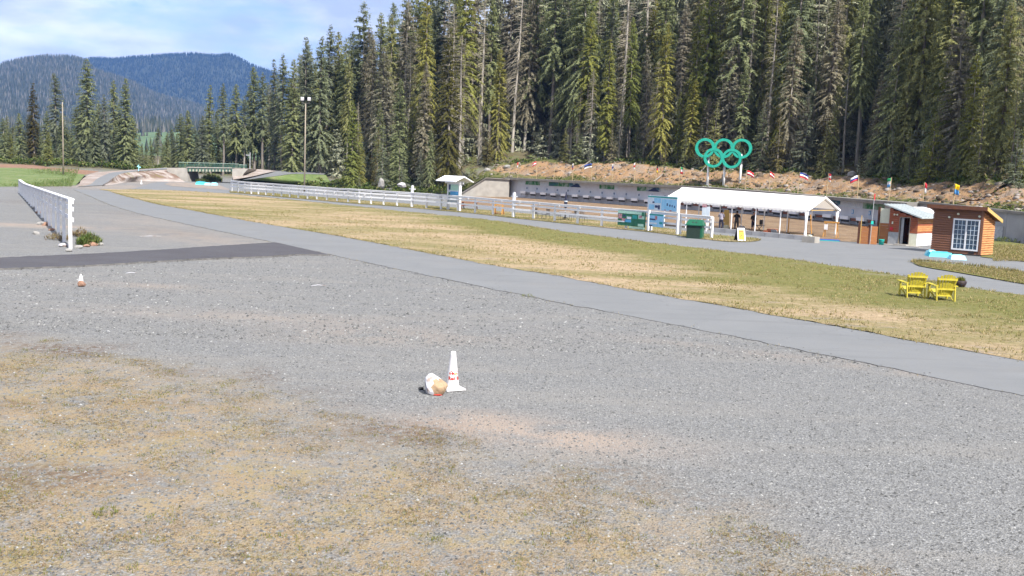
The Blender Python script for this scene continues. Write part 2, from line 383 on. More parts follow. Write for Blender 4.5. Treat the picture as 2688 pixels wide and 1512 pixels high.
def foot_s(X, Y):                                            # distance behind the foot of the hill, and the hill's numbers there
    X, Y = np.asarray(X, float), np.asarray(Y, float)
    best = np.full(X.shape, 1e12); S = np.zeros(X.shape); A = np.zeros(X.shape + (3,))
    for i in range(len(FOOT) - 1):
        ax, ay = FOOT[i, :2]; bx, by = FOOT[i + 1, :2]; dx, dy = bx - ax, by - ay; L2 = dx * dx + dy * dy
        t = np.clip(((X - ax) * dx + (Y - ay) * dy) / L2, 0, 1)
        ex, ey = X - (ax + dx * t), Y - (ay + dy * t); d2 = ex * ex + ey * ey
        side = np.where(dx * (Y - ay) - dy * (X - ax) > 0, 1, -1)
        k = d2 < best
        best = np.where(k, d2, best); S = np.where(k, np.sqrt(d2) * side, S)
        A = np.where(k[..., None], FOOT[i, 2:] + (FOOT[i + 1, 2:] - FOOT[i, 2:]) * t[..., None], A)
    return S, A
def terrain(X, Y):
    S, A = foot_s(X, Y); st, bk, sl = A[..., 0], A[..., 1], A[..., 2]
    left = st < .05
    z = np.where(left, bk * smooth(0, 13, S), st * smooth(2.2, 4.2, S) + bk * smooth(3, 10.5, S))
    z = z + sl * np.clip(S - 9, 0, 140) + np.where(S > 2, (fbm(np.asarray(X) * .15, np.asarray(Y) * .15, 3) - .47) * np.clip(S - 2, 0, 6) * .25, 0)
    return z, S
def tz(x, y): return float(terrain(np.array([x]), np.array([y]))[0][0])

def catmull(pts, n):
    P = [Vector(p) for p in pts]; out = []
    d = [0.0]
    for i in range(1, len(P)): d.append(d[-1] + (P[i] - P[i - 1]).length)
    for k in range(n):
        t = d[-1] * k / (n - 1); i = min(max(np.searchsorted(d, t) - 1, 0), len(P) - 2)
        u = (t - d[i]) / (d[i + 1] - d[i] + 1e-9)
        p0, p1, p2, p3 = P[max(i - 1, 0)], P[i], P[i + 1], P[min(i + 2, len(P) - 1)]
        m1 = (p2 - p0) * .5 * (d[i + 1] - d[i]) / max(((d[i + 1] - d[max(i - 1, 0)]) / 2), 1e-6)
        m2 = (p3 - p1) * .5 * (d[i + 1] - d[i]) / max(((d[min(i + 2, len(P) - 1)] - d[i]) / 2), 1e-6)
        u2, u3 = u * u, u * u * u
        out.append(p1 * (2 * u3 - 3 * u2 + 1) + m1 * (u3 - 2 * u2 + u) + p2 * (-2 * u3 + 3 * u2) + m2 * (u3 - u2))
    return out
def pts3(lst, z=0.0):
    return [G(p[0], p[1], z) if len(p) == 2 else D(*p) for p in lst]

# ---- ground sheet, finer near the camera, reaching the horizon
def axis(fine0, fine1, step, mids, far):
    a = list(np.arange(fine0, fine1 + 1e-6, step))
    up, s = fine1, step
    lo = fine0
    hi_l, lo_l = [], []
    for lim, st in mids:
        while up < lim: up += st; hi_l.append(up)
        while lo > -lim: lo -= st; lo_l.append(lo)
    s = mids[-1][1]
    while up < far: s *= 1.4; up += s; hi_l.append(up)
    s = mids[-1][1]
    while lo > -far: s *= 1.4; lo -= s; lo_l.append(lo)
    return np.array(lo_l[::-1] + a + hi_l)
xs = axis(-16, 22, .3, [(60, .9), (160, 4)], 9000)
ys = axis(7.5, 46, .3, [(150, .9), (260, 4)], 9000)
XX, YY = np.meshgrid(xs, ys); ZZ, SS = terrain(XX, YY)
ZZ = ZZ + np.where((SS < 0) & (YY < 60), (fbm(XX * .5, YY * .5, 9) - .47) * .02 * smooth(0, 1, 1), 0) * np.where(np.abs(XX) < 40, 1, 0)
ZZ = np.where(np.hypot(XX, YY) > 700, 0, ZZ)
# where weeds, litter and dust lie
wl_px = [(-300, 880), (0, 893), (300, 928), (560, 985), (760, 1035), (1000, 1115), (1300, 1190), (1700, 1290), (2050, 1400), (2350, 1500), (2688, 1640), (3200, 1900)]
wl_p = [G(*p) for p in wl_px]
def dist_line(X, Y, pl):
    best = np.full(X.shape, 1e9); sg = np.zeros(X.shape)
    for a, b_ in zip(pl[:-1], pl[1:]):
        dx, dy = b_.x - a.x, b_.y - a.y; t = np.clip(((X - a.x) * dx + (Y - a.y) * dy) / (dx * dx + dy * dy), 0, 1)
        ex, ey = X - a.x - dx * t, Y - a.y - dy * t; d = np.hypot(ex, ey); k = d < best
        best = np.where(k, d, best); sg = np.where(k, np.where(dx * (Y - a.y) - dy * (X - a.x) > 0, d, -d), sg)
    return sg
wd = -dist_line(XX, YY, wl_p) + (fbm(XX * .8, YY * .8, 21) - .47) * 2.2
weed = smooth(-1.3, 2.6, wd) * (1 - .45 * smooth(1.0, 6.5, XX + (YY - 12) * .25))
litter = np.exp(-((wd + .1) / .75) ** 2) * smooth(.42, .62, fbm(XX * .55, YY * .55, 5)) * (1 - .85 * smooth(-1, 3, XX))
def blob(px, py, rx, ry, rot=0):
    c_ = G(px, py); ca, sa = math.cos(rot), math.sin(rot); u = (XX - c_.x) * ca + (YY - c_.y) * sa; v = -(XX - c_.x) * sa + (YY - c_.y) * ca
    return np.exp(-((u / rx) ** 2 + (v / ry) ** 2))
dust = np.clip(blob(1400, 1140, 1.9, .75, -.25) * 1.3 + blob(1240, 1090, .8, .4) * .6 + blob(330, 748, 2.5, .7) * .5 + blob(1000, 880, 3, 1.2) * .45 + blob(640, 830, 4, 1) * .4
               + blob(2250, 960, 6, .5, -.5) * .4 + blob(80, 592, 4, 1.2) * 1.2 + blob(520, 625, 7, 2.2, -.9) * .45 + blob(380, 580, 6, 3, -1) * .35 + blob(300, 490, 9, 12) * .7 + blob(480, 484, 16, 7) * .7, 0, 1)
litter = np.clip(litter + blob(40, 1270, 1.6, .5, .2) * .8 + blob(150, 1230, .9, .35) * .6 + blob(10, 1060, .7, .4) * .7 + blob(400, 1060, 1.0, .25) * .5 + blob(1150, 1470, 1.0, .2) * .4 + blob(450, 610, 5, 1.6, -.8) * .4 + blob(330, 560, 5, 2, -.9) * .3 + blob(60, 530, 7, 3) * .3, 0, 1)
forest = np.where(SS > 0, smooth(6, 11, SS), 0); forest = np.where((YY > 60) | (SS > 8), forest, 0)
rangea = np.zeros(XX.shape)
ny, nx = XX.shape
idx = np.arange(ny * nx).reshape(ny, nx)
faces = np.stack([idx[:-1, :-1].ravel(), idx[:-1, 1:].ravel(), idx[1:, 1:].ravel(), idx[1:, :-1].ravel()], 1)
gme = np_mesh('ground', np.stack([XX.ravel(), YY.ravel(), ZZ.ravel()], 1), faces, 'ground_mix',
              dict(weed=weed.ravel(), litter=litter.ravel(), dust=dust.ravel(), forest=forest.ravel(), range=rangea.ravel()), True)
tag(link(bpy.data.objects.new('ground', gme)), kind='structure')

# ---- sheets laid on the ground
def strip(name, A, B, m, n=120, k=6, z=.0, attrs=None, kind='structure', jit=0.0, edge=None, thick=0.0, label=None):
    A, B = catmull(A, n), catmull(B, n); V = np.zeros((n, k + 1, 3)); at = {a: np.zeros((n, k + 1)) for a in (attrs or {})}
    r = np.random.default_rng(len(name) * 7 + n)
    ja = (fbm(np.arange(n) * .9, np.zeros(n), 31) - .47) * jit + r.normal(0, jit * .25, n); jb = (fbm(np.arange(n) * .9, np.ones(n) * 9, 37) - .47) * jit + r.normal(0, jit * .25, n)
    for i in range(n):
        a, b_ = A[i].copy(), B[i].copy(); d = (b_ - a); d.z = 0
        d = d.normalized() if d.length > 1e-6 else Vector((0, 1, 0))
        a -= d * ja[i]; b_ += d * jb[i]
        for j in range(k + 1):
            p = a.lerp(b_, j / k); V[i, j] = (p.x, p.y, p.z + z)
            for nm, fn in (attrs or {}).items(): at[nm][i, j] = fn(i / (n - 1), j / k, p)
    ix = np.arange(n * (k + 1)).reshape(n, k + 1)
    f = np.stack([ix[:-1, :-1].ravel(), ix[1:, :-1].ravel(), ix[1:, 1:].ravel(), ix[:-1, 1:].ravel()], 1)
    v3 = V.reshape(-1, 3); q = v3[f[len(f) // 2]]
    if np.cross(q[1] - q[0], q[3] - q[0])[2] < 0: f = f[:, ::-1]
    o = tag(link(bpy.data.objects.new(name, np_mesh(name, v3, f, m, {a: x.ravel() for a, x in at.items()}, True))), label, kind=kind)
    if edge:
        mb = MB()
        for i in range(n - 1):
            for j in (0, k):
                p, q = Vector(V[i, j]), Vector(V[i + 1, j]); dz = Vector((0, 0, thick))
                mb.add([p, q, q - dz, p - dz], [(0, 1, 2, 3)])
        part(name + '_edge', mb, edge, o)
    return o
mainU = [(286, 502), (306, 508.7), (359, 523), (425, 539), (499, 552), (600, 571), (700, 589), (863, 616), (972, 636), (1107, 662), (1243, 688), (1350, 707), (1463, 725), (1626, 756), (1789, 785.5), (1900, 805), (2058, 834), (2217, 862), (2376, 893), (2535, 922), (2688, 948), (2860, 980)]
mainL = [(190, 497), (239, 516.6), (292, 539), (359, 559), (438, 577.6), (499, 591), (600, 612), (700, 633), (836, 662), (945, 686), (1107, 720), (1243, 749), (1350, 770), (1463, 794), (1626, 825), (1789, 857), (1900, 879), (2058, 911), (2217, 943), (2376, 976), (2535, 1009), (2688, 1041), (2860, 1077)]
strip('main_path', pts3(mainL), pts3(mainU), 'path_asphalt', 300, 6, .016, jit=.15, edge='asphalt_edge', thick=.03)
lawnU = [(262, 496.5), (310, 497.5), (359, 497.6), (425, 499.6), (499, 502.8), (602, 509.5), (700, 519), (840, 533), (979, 547), (1160, 565.8), (1216, 571), (1300, 580.4), (1463, 606), (1600, 624), (1762, 644), (1900, 660), (2090, 684), (2217, 703), (2344, 722), (2440, 737), (2535, 755.6), (2688, 776), (2860, 800)]
def lgreen(u, v, p):
    px = pix(p)[0]; k = np.clip((px - 900) / 500, 0, 1)
    g = .15 + .26 * k * (v - .25) + .12 * k
    g += .30 * math.exp(-((v - .8) / .16) ** 2) * np.clip((px - 1150) / 250, 0, 1)
    g -= .22 * math.exp(-((v - .42) / .22) ** 2) * math.exp(-((px - 1450) / 330) ** 2)
    g -= .16 * math.exp(-((v - .22) / .12) ** 2) * math.exp(-((px - 2200) / 300) ** 2)
    g += .07 * (1 - k)
    return g
strip('lawn', pts3([(262, 497.5)] + mainU[0:]), pts3(lawnU), 'lawn', 260, 16, .026, dict(green=lgreen, edge=lambda u, v, p: float(np.clip(1 - v / .3, 0.12, 1) + (v > .9) * .4)), jit=.35)

driveU = [(-160, 690), (0, 680), (200, 671), (400, 660), (560, 649), (700, 640.5), (726, 639.5)]
driveL = [(-160, 722), (0, 709), (200, 702), (400, 690), (560, 681), (700, 676), (790, 671), (868, 672)]
strip('drive', pts3(driveL), pts3(driveU), 'dark_asphalt', 120, 5, .06, jit=.16, edge='asphalt_edge', thick=.1)

def poly_sheet(name, pxs, z, m, kind='structure', n=None, jit=0.0, attrs=None):
    P_ = pts3(pxs); out = []
    for i, a in enumerate(P_):
        b_ = P_[(i + 1) % len(P_)]; kk = max(1, int((b_ - a).length / 1.2)); out += [a.lerp(b_, t / kk) for t in range(kk)]
    if jit:
        r = random.Random(len(name)); out = [Vector((p.x + r.uniform(-jit, jit), p.y + r.uniform(-jit, jit), p.z)) for p in out]
    tri = tessellate_polygon([[Vector((p.x, p.y, 0)) for p in out]])
    f = []
    for a, b_, c_ in tri:
        cr = (out[b_] - out[a]).cross(out[c_] - out[a]).z
        f.append((a, b_, c_) if cr > 0 else (a, c_, b_))
    me = np_mesh(name, np.array([(p.x, p.y, z) for p in out]), np.array(f), m, {k_: np.full(len(out), v_) for k_, v_ in (attrs or {}).items()})
    return tag(link(bpy.data.objects.new(name, me)), kind=kind)
pave = [(384, 486), (395, 481), (425, 477), (486, 477), (545, 476.5), (617, 474), (640, 476), (731, 479), (800, 487), (900, 503), (1050, 524), (1212, 532), (1420, 556), (1600, 575), (1800, 597), (1869, 604), (2040, 620), (2150, 630), (2260, 636), (2420, 644), (2480, 655), (2600, 664), (2688, 672), (2860, 690),
        (2860, 806)] + [(x, y + 5) for x, y in lawnU[::-1][1:-2]] + [(359, 502), (330, 499.5)]
poly_sheet('range_pavement', pave, .012, 'path_asphalt')
# range floor: trodden dirt between the firing line and the target wall
rf_n = [(1180, 531), (1260, 540), (1420, 557), (1600, 576), (1800, 598), (1869, 605), (2040, 622), (2150, 631), (2270, 637), (2420, 640), (2470, 640)]
rf_f = [wall_at(p_) + Vector((0, 0, 0)) for p_ in (1250, 1337, 1420, 1500, 1600, 1700, 1870, 2040, 2168, 2290, 2400)]
m, nt, n, l, b = new_mat('range_dirt'); b.inputs['Roughness'].default_value = .95
P = n.new('ShaderNodeNewGeometry').outputs['Position']
rp = ramp(n, [(.3, (.10, .065, .042)), (.45, (.20, .135, .085)), (.6, (.26, .185, .12)), (.75, (.18, .15, .065))]); l.new(noise(n, l, P, .35, 8, .72), rp.inputs['Fac'])
c = mixc(n, l, mul(n, l, sstep(n, l, noise(n, l, P, 4, 4, .7), .5, .65), .5), rp.outputs['Color'], (.10, .068, .045))
l.new(c, b.inputs['Base Color']); set_bump(n, l, b, noise(n, l, P, 3, 6, .7), 1.0, .25)
# the floor rises to a low earth bench below the targets
def range_floor():
    A, B = catmull(pts3(rf_n), 140), catmull(rf_f, 140); k = 26; V = []
    for i in range(140):
        for j in range(k + 1):
            t = j / k; p = A[i].lerp(B[i], t)
            V.append((p.x, p.y, .03 + .10 * float(smooth(.42, .95, t)) * (1 if i > 8 else i / 8) + (float(fbm(p.x * .7, p.y * .7, 6)) - .47) * .16 * t * (1 - t) * 3))
    ix = np.arange(140 * (k + 1)).reshape(140, k + 1)
    f = np.stack([ix[:-1, :-1].ravel(), ix[1:, :-1].ravel(), ix[1:, 1:].ravel(), ix[:-1, 1:].ravel()], 1)
    tag(link(bpy.data.objects.new('range_floor', np_mesh('range_floor', np.array(V), f, 'range_dirt', None, True))), kind='structure')
range_floor()
# verge with the fence and the islands of the pavement
vergeN = [(603, 506), (700, 514.5), (829, 526), (940, 536), (1050, 543.5), (1143, 552.5), (1236, 560.5), (1345, 573), (1450, 584), (1572, 597), (1702, 610), (1789, 621), (1898, 634.7), (1966, 636), (1996, 632)]
vergeF = [(603, 501.5), (700, 507), (829, 517), (940, 526), (1050, 534), (1143, 542), (1236, 549), (1345, 558), (1450, 568), (1572, 580), (1702, 594), (1789, 606), (1867, 616.5), (1973, 625), (1996, 630.5)]
strip('verge', pts3(vergeN), pts3(vergeF), 'verge_lawn', 200, 5, .045, dict(green=lambda u, v, p: .3 - .1 * u, edge=lambda u, v, p: .35), jit=.25)
poly_sheet('traffic_island', [(431, 483.5), (445, 478.5), (480, 479), (545, 481), (575, 486), (602, 497), (600, 499), (520, 494), (450, 489)], .03, 'ground_mix', attrs=dict(dust=.9, weed=0, litter=.2, forest=0, range=0))
isl = [(2398, 693), (2412, 688), (2450, 690), (2520, 697), (2600, 706), (2688, 719), (2860, 745), (2860, 775), (2688, 748), (2600, 732), (2520, 718), (2450, 707), (2412, 700)]
poly_sheet('grass_island', isl, .055, 'verge_lawn', attrs=dict(green=.42, edge=.1), jit=.05)
poly_sheet('side_lawn', [(2575, 676), (2600, 652), (2608, 634), (2650, 637), (2688, 642), (2860, 655), (2860, 715), (2688, 688), (2620, 681)], .05, 'verge_lawn', attrs=dict(green=.42, edge=.1), jit=.05)

# ---- meadow and embankments on the far left
m, nt, n, l, b = new_mat('meadow'); b.inputs['Roughness'].default_value = .95
P = n.new('ShaderNodeNewGeometry').outputs['Position']
gr = ramp(n, [(.3, (.075, .115, .035)), (.5, (.12, .165, .055)), (.7, (.19, .195, .10))]); l.new(noise(n, l, P, .5, 7, .7), gr.inputs['Fac'])
rd = ramp(n, [(.3, (.17, .095, .062)), (.7, (.26, .165, .115))]); l.new(noise(n, l, P, .4, 6, .7), rd.inputs['Fac'])
c = mixc(n, l, sstep(n, l, mul(n, l, attr(n, 'dirt'), mul(n, l, noise(n, l, P, .25, 5), .7), 'ADD'), .9, 1.1), gr.outputs['Color'], rd.outputs['Color'])
l.new(c, b.inputs['Base Color']); set_bump(n, l, b, noise(n, l, P, 5, 5, .7), 1, .15)
m, nt, n, l, b = new_mat('pale_gravel'); b.inputs['Roughness'].default_value = .95
P = n.new('ShaderNodeNewGeometry').outputs['Position']
gr = ramp(n, [(.3, (.24, .205, .185)), (.5, (.32, .28, .26)), (.7, (.38, .345, .335))]); l.new(noise(n, l, P, .8, 7, .7), gr.inputs['Fac'])
c = mixc(n, l, mul(n, l, attr(n, 'dirt'), sstep(n, l, noise(n, l, P, .35, 6, .7), .4, .55)), gr.outputs['Color'], (.15, .098, .072))
c = mixc(n, l, mul(n, l, attr(n, 'dirt'), sstep(n, l, noise(n, l, P, .22, 5, .7), .55, .66)), c, (.15, .135, .05))
l.new(c, b.inputs['Base Color']); set_bump(n, l, b, noise(n, l, P, 6, 5, .7), .8, .1)
def rows(name, rws, m, attrs, n=60, sub=5):
    C = [catmull([D(*p) if len(p) == 3 else G(*p) for p in rw], n) for rw in rws]; V = []; at = {a: [] for a in attrs}; R_ = []
    for a, (c0, c1) in enumerate(zip(C[:-1], C[1:])):
        for j in range(sub + (a == len(C) - 2)): R_.append(([p.lerp(q, j / sub) for p, q in zip(c0, c1)], (a + j / sub) / (len(C) - 1)))
    for row, v in R_:
        for i, p in enumerate(row):
            nz = (float(fbm(p.x * .3, p.y * .3, 8)) - .47) * .10; V.append((p.x, p.y, p.z + .02 + nz * (0 < v < 1)))
            for a, fn in attrs.items(): at[a].append(fn(i / (n - 1), v))
    ix = np.arange(len(V)).reshape(len(R_), n)
    f = np.stack([ix[:-1, :-1].ravel(), ix[:-1, 1:].ravel(), ix[1:, 1:].ravel(), ix[1:, :-1].ravel()], 1)
    return tag(link(bpy.data.objects.new(name, np_mesh(name, np.array(V), f, m, at, True))), kind='structure')
rows('meadow', [[(-160, 496), (0, 490.5), (60, 490), (130, 489.5), (199, 487)], [(-160, 465, 140), (0, 461, 140), (90, 462, 140), (150, 464, 140), (214, 470, 141)],
                [(-160, 444, 168), (0, 441, 168), (90, 444, 168), (150, 450, 168), (222, 460, 152)], [(-160, 433, 192), (0, 430.5, 192), (80, 433, 192), (130, 439, 190), (262, 450, 178)]],
     'meadow', dict(dirt=lambda u, v: float(smooth(.55, .8, v)) * .75 + .2))
pathA = [(199.8, 491.4), (234, 486, 128), (255.4, 470, 143), (274, 461, 151), (292.5, 454.3, 158), (332, 449.7, 166), (438, 441, 180)]
pathB = [(268.7, 487.5), (292.5, 472.9, 141), (312.4, 458.3, 151), (338.9, 452.3, 158), (390, 448.3, 168), (438, 445, 174)]
strip('embankment_path', [D(*p) if len(p) == 3 else G(*p) for p in pathB], [D(*p) if len(p) == 3 else G(*p) for p in pathA], 'path_asphalt', 60, 4, .06)
rows('embankment_bank', [[(199, 491.2), (234, 486.2, 128), (255.4, 470.3, 143), (274, 461.3, 151), (292.5, 454.6, 158), (332, 450, 166), (438, 441.4, 180)],
                    [(199, 489.5), (208, 484, 129), (214, 472, 142), (232, 460, 153), (258, 452, 168), (320, 447.5, 182), (438, 440, 196)]], 'pale_gravel', dict(dirt=lambda u, v: .5))
rows('embankment', [[(269, 488.5), (300, 484.5), (352, 477), (425, 477), (486, 478)], [(269.5, 487.8, 128), (305, 474, 145), (345, 465, 155), (405, 459, 166), (470, 465, 171)],
                    [(270, 487.3, 128.2), (312.6, 458.6, 151), (339, 452.7, 158), (390, 448.7, 168), (438.5, 445.3, 174)]], 'pale_gravel', dict(dirt=lambda u, v: float(smooth(.1, .35, v)) * float(smooth(.1, .35, u))))
cl_B = [(617, 476), (660, 470.5, 160), (731, 462, 164), (775, 457, 169), (850, 459, 172)]; cl_A = [(612, 472, 169), (660, 464, 171), (723, 450.5, 176), (790, 450, 182), (860, 453, 186)]
strip('climbing_path', pts3(cl_B), pts3(cl_A), 'path_asphalt', 40, 4, .05)
rows('embankment', [[(612, 472.3, 169), (660, 464.3, 171), (723, 450.8, 176), (790, 450.3, 184)], [(609, 442.5, 178), (655, 443, 180), (723, 447.5, 183), (800, 449, 192)]], 'pale_gravel', dict(dirt=lambda u, v: .25))
rows('embankment', [[(612, 476.8), (660, 478), (735, 480.5), (800, 488), (880, 498)], [(617, 476.1), (660, 470.7, 160), (731, 462.2, 164), (775, 457.2, 169), (855, 459.2, 172)]], 'meadow', dict(dirt=lambda u, v: .6 - .35 * v))

# ---- dirt bank above the target wall
m, nt, n, l, b = new_mat('bank_earth'); b.inputs['Roughness'].default_value = .95
P = n.new('ShaderNodeNewGeometry').outputs['Position']
er = ramp(n, [(.28, (.11, .074, .055)), (.40, (.195, .128, .082)), (.48, (.31, .19, .098)), (.55, (.26, .185, .128)), (.64, (.26, .22, .192)), (.76, (.165, .142, .13))]); l.new(noise(n, l, P, .45, 9, .75), er.inputs['Fac'])
gg = ramp(n, [(.35, (.06, .075, .02)), (.65, (.14, .135, .05))]); l.new(noise(n, l, P, 2.5, 5, .7), gg.inputs['Fac'])
c = mixc(n, l, sstep(n, l, mul(n, l, attr(n, 'grassy'), mul(n, l, noise(n, l, P, .3, 6, .7), .9), 'ADD'), .60, .80), er.outputs['Color'], gg.outputs['Color'])
l.new(c, b.inputs['Base Color']); set_bump(n, l, b, noise(n, l, P, 1.6, 8, .75), 1.0, .35)
def bank():
    pxs_ = np.linspace(1210, 2780, 420); ss = np.linspace(.6, 14.5, 44); V = []; at = []
    for i, px in enumerate(pxs_):
        pw = max(px, 1337); w = wall_at(pw); d = wall_dir(pw); nb = Vector((-d.y, d.x, 0))
        zt = wall_top(pw); k = 1.0
        if px < 1337:
            w = Vector((XatY(px, 152.5), 152.5, 0)); nb = Vector((0, 1, 0)).lerp(nb, (px - 1210) / 127).normalized(); k = (px - 1210) / 127; zt = lerp(1.0, zt, float(smooth(0, .55, k)))
        bh = interp(px, BANKH)
        for s in ss:
            p = w + nb * s; zz = zt - .12 + bh * float(smooth(.2, 10.5, s)) * (.65 + .35 * k) - 1.3 * float(smooth(11.5, 14.5, s))
            q = (px * .012, s * .3)
            zz += (float(fbm(p.x * .35, p.y * .35, 4)) - .47) * 1.6 * float(smooth(.8, 3, s)) + (float(fbm(p.x * 1.4, p.y * 1.4, 5)) - .47) * .55 * float(smooth(.8, 3, s))
            V.append((p.x, p.y, zz)); at.append(.34 * float(smooth(6, 1, s)) + .55 * float(smooth(7, 10, s)) + (.45 * (1 - k) if px < 1337 else 0))
    ix = np.arange(len(V)).reshape(len(pxs_), len(ss))
    f = np.stack([ix[:-1, :-1].ravel(), ix[1:, :-1].ravel(), ix[1:, 1:].ravel(), ix[:-1, 1:].ravel()], 1)
    tag(link(bpy.data.objects.new('dirt_bank', np_mesh('dirt_bank', np.array(V), f, 'bank_earth', dict(grassy=np.array(at)), True))), kind='structure')
    return np.array(V).reshape(len(pxs_), len(ss), 3), pxs_, ss
BV, BPX, BSS = bank()
def bank_pt(px, s):
    i = int(np.clip(np.searchsorted(BPX, px), 0, len(BPX) - 1)); j = int(np.clip(np.searchsorted(BSS, s), 0, len(BSS) - 1)); return Vector(BV[i, j])

# ---- target wall with its concrete roof, targets, number plates and mural
T = thing('target_wall', wall_at(1700), 'long grey target wall with concrete roof below the earth bank', 'wall'); T0 = wall_at(1700)
def loc(p): return Vector(p) - T0
def zpix(px, py, off=0.0):
    return D(px, py, interp(px, WALLD) + off).z
seg = [1337, 1420, 1500, 1600, 1700, 1790, 1870, 1960, 2040, 2105, 2168, 2230, 2290, 2355, 2420]
GWB = [(1337, 519), (1500, 528), (1702, 542), (1800, 548), (2040, 568), (2251, 589), (2420, 604)]
def wallp(px, s, z):
    w = wall_at(px); d = wall_dir(px); nb = Vector((-d.y, d.x, 0)); p = w + nb * s; p.z = z; return loc(p)
for a, b_ in zip(seg[:-1], seg[1:]):
    za, zb = wall_top(a), wall_top(b_)
    part('wall_panel', MB().hexa([wallp(a, 0, -.1), wallp(b_, 0, -.1), wallp(b_, .25, -.1), wallp(a, .25, -.1), wallp(a, 0, za - .33), wallp(b_, 0, zb - .33), wallp(b_, .25, zb - .33), wallp(a, .25, za - .33)]), 'grey_wall', T)
    part('roof_slab', MB().hexa([wallp(a, -1.3, za - .31), wallp(b_, -1.3, zb - .31), wallp(b_, 1.2, zb - .31), wallp(a, 1.2, za - .31), wallp(a, -1.3, za), wallp(b_, -1.3, zb), wallp(b_, 1.2, zb), wallp(a, 1.2, za)]), 'concrete_dark', T)
part('end_wall', MB().hexa([wallp(1339, -1.6, -.1), wallp(1342, -1.6, -.1), wallp(1342, .3, -.1), wallp(1339, .3, -.1), wallp(1339, -1.6, wall_top(1340) - .32), wallp(1342, -1.6, wall_top(1340) - .32), wallp(1342, .3, wall_top(1340) - .32), wallp(1339, .3, wall_top(1340) - .32)]), 'concrete_dark', T)
# mural boards under the roof: alternating printed motifs
motif = ['print_pale', 'mural_green', 'print_pale', 'mural_blue', 'mural_green', 'mural_peak', 'print_pale']
mat('mural_green', (.04, .19, .07), .7, (.30, .42, .36), 1.6, 5, lo=.42, hi=.6); mat('mural_blue', (.04, .12, .20), .7, (.06, .22, .14), 1.3, 5); mat('mural_peak', (.05, .15, .24), .7, (.45, .55, .62), 1.4, 5, lo=.45, hi=.6)
px = 1362.0; k = 0; widths = [1.1, 2.2, 1.3, 1.4, 1.6, 1.9, 1.2]
while px < 2330:
    sc_ = FOC / interp(px, WALLD); w_ = widths[k % 7] * sc_; e = min(px + w_, 2330)
    zt, zb = wall_top(px) - .36, wall_top(px) - .92; zt2, zb2 = wall_top(e) - .36, wall_top(e) - .92
    part('mural_board', MB().hexa([wallp(px, -.03, zb), wallp(e - .6, -.03, zb2), wallp(e - .6, -.004, zb2), wallp(px, -.004, zb), wallp(px, -.03, zt), wallp(e - .6, -.03, zt2), wallp(e - .6, -.004, zt2), wallp(px, -.004, zt)]), motif[k % 7], T)
    if motif[k % 7] == 'mural_peak':                      # the printed mountain outline
        c0, hw = (px + e) / 2, (e - px) * .42; zz = (zt + zt2) / 2
        part('printed_peak', MB().prism([wallp(c0 - hw, -.034, zb + .02), wallp(c0 + hw, -.034, zb + .02), wallp(c0 + hw * .35, -.034, zz - .12), wallp(c0 + hw * .05, -.034, zz - .03), wallp(c0 - hw * .3, -.034, zz - .2)], (wallp(c0, -.036, 0) - wallp(c0, -.034, 0))), 'print_navy', T)
    px = e; k += 1
# wing wall on the far side
wing = thing('wing_wall', G(1270, 519), 'pale concrete wing wall with sloping top joining the target wall', 'wall')
w0 = wing.location.copy(); wy = 150.3
wpz = [(1207, 522, .0), (1338.5, 522, .0), (1338.5, 470.5, 1), (1276, 467, 1), (1207, 510, 1)]
wing_pts = [Vector((XatY(p[0], wy), wy, D(p[0], p[1], wy).z if p[2] else -.1)) - w0 for p in wpz]
part('wall', MB().prism(wing_pts, (0, .35, 0)), 'concrete', wing)
cp = [D(p[0], p[1], wy - .05) - w0 for p in ((1207, 510), (1276, 467), (1338.5, 470.5))]
part('coping', MB().beam(cp[0], cp[1], .5, .07).beam(cp[1] + Vector((.01, 0, .004)), cp[2], .5, .07), 'concrete', wing)
# plain concrete wall beyond the huts
R0 = wall_at(2560); rw = thing('range_side_wall', R0, 'plain grey concrete wall beyond the brown hut', 'wall')
sg2 = [2420, 2470, 2520, 2565, 2610, 2650, 2700, 2790]
for a, b_ in zip(sg2[:-1], sg2[1:]):
    P4 = []
    for zf in (0, 1):
        for px_, s in ((a + .3, 0), (b_ - .3, 0), (b_ - .3, .3), (a + .3, .3)):
            w = wall_at(px_); d = wall_dir(px_); p = w + Vector((-d.y, d.x, 0)) * s; p.z = wall_top(px_) if zf else -.1; P4.append(p - R0)
    part('concrete_panel', MB().hexa(P4), 'concrete_grey', rw)
    w, w2 = wall_at(a), wall_at(b_); d = (w2 - w).normalized(); nn = Vector((d.y, -d.x, 0))
    part('cap_beam', MB().beam(w - R0 + nn * .0 + Vector((0, 0, wall_top(a) + .10)), w2 - R0 + Vector((0, 0, wall_top(b_) + .10)), .55, .2), 'concrete_dark', rw)
w = wall_at(2622); d = wall_dir(2622); nn = Vector((d.y, -d.x, 0))
part('access_panel', MB().hexa([w - R0 + d * q[0] + nn * q[1] + Vector((0, 0, q[2])) for q in ((-.65, .07, .15), (.65, .07, .15), (.65, .01, .15), (-.65, .01, .15), (-.65, .07, 1.2), (.65, .07, 1.2), (.65, .01, 1.2), (-.65, .01, 1.2))]), 'grey_metal', rw)
part('wall_lamp', MB().hexa([w - R0 + d * q[0] + nn * q[1] + Vector((0, 0, q[2])) for q in ((-.16, .2, 1.85), (.0, .2, 1.85), (.0, .01, 1.85), (-.16, .01, 1.85), (-.16, .2, 2.0), (.0, .2, 2.0), (.0, .01, 2.0), (-.16, .01, 2.0))]), 'black', rw)

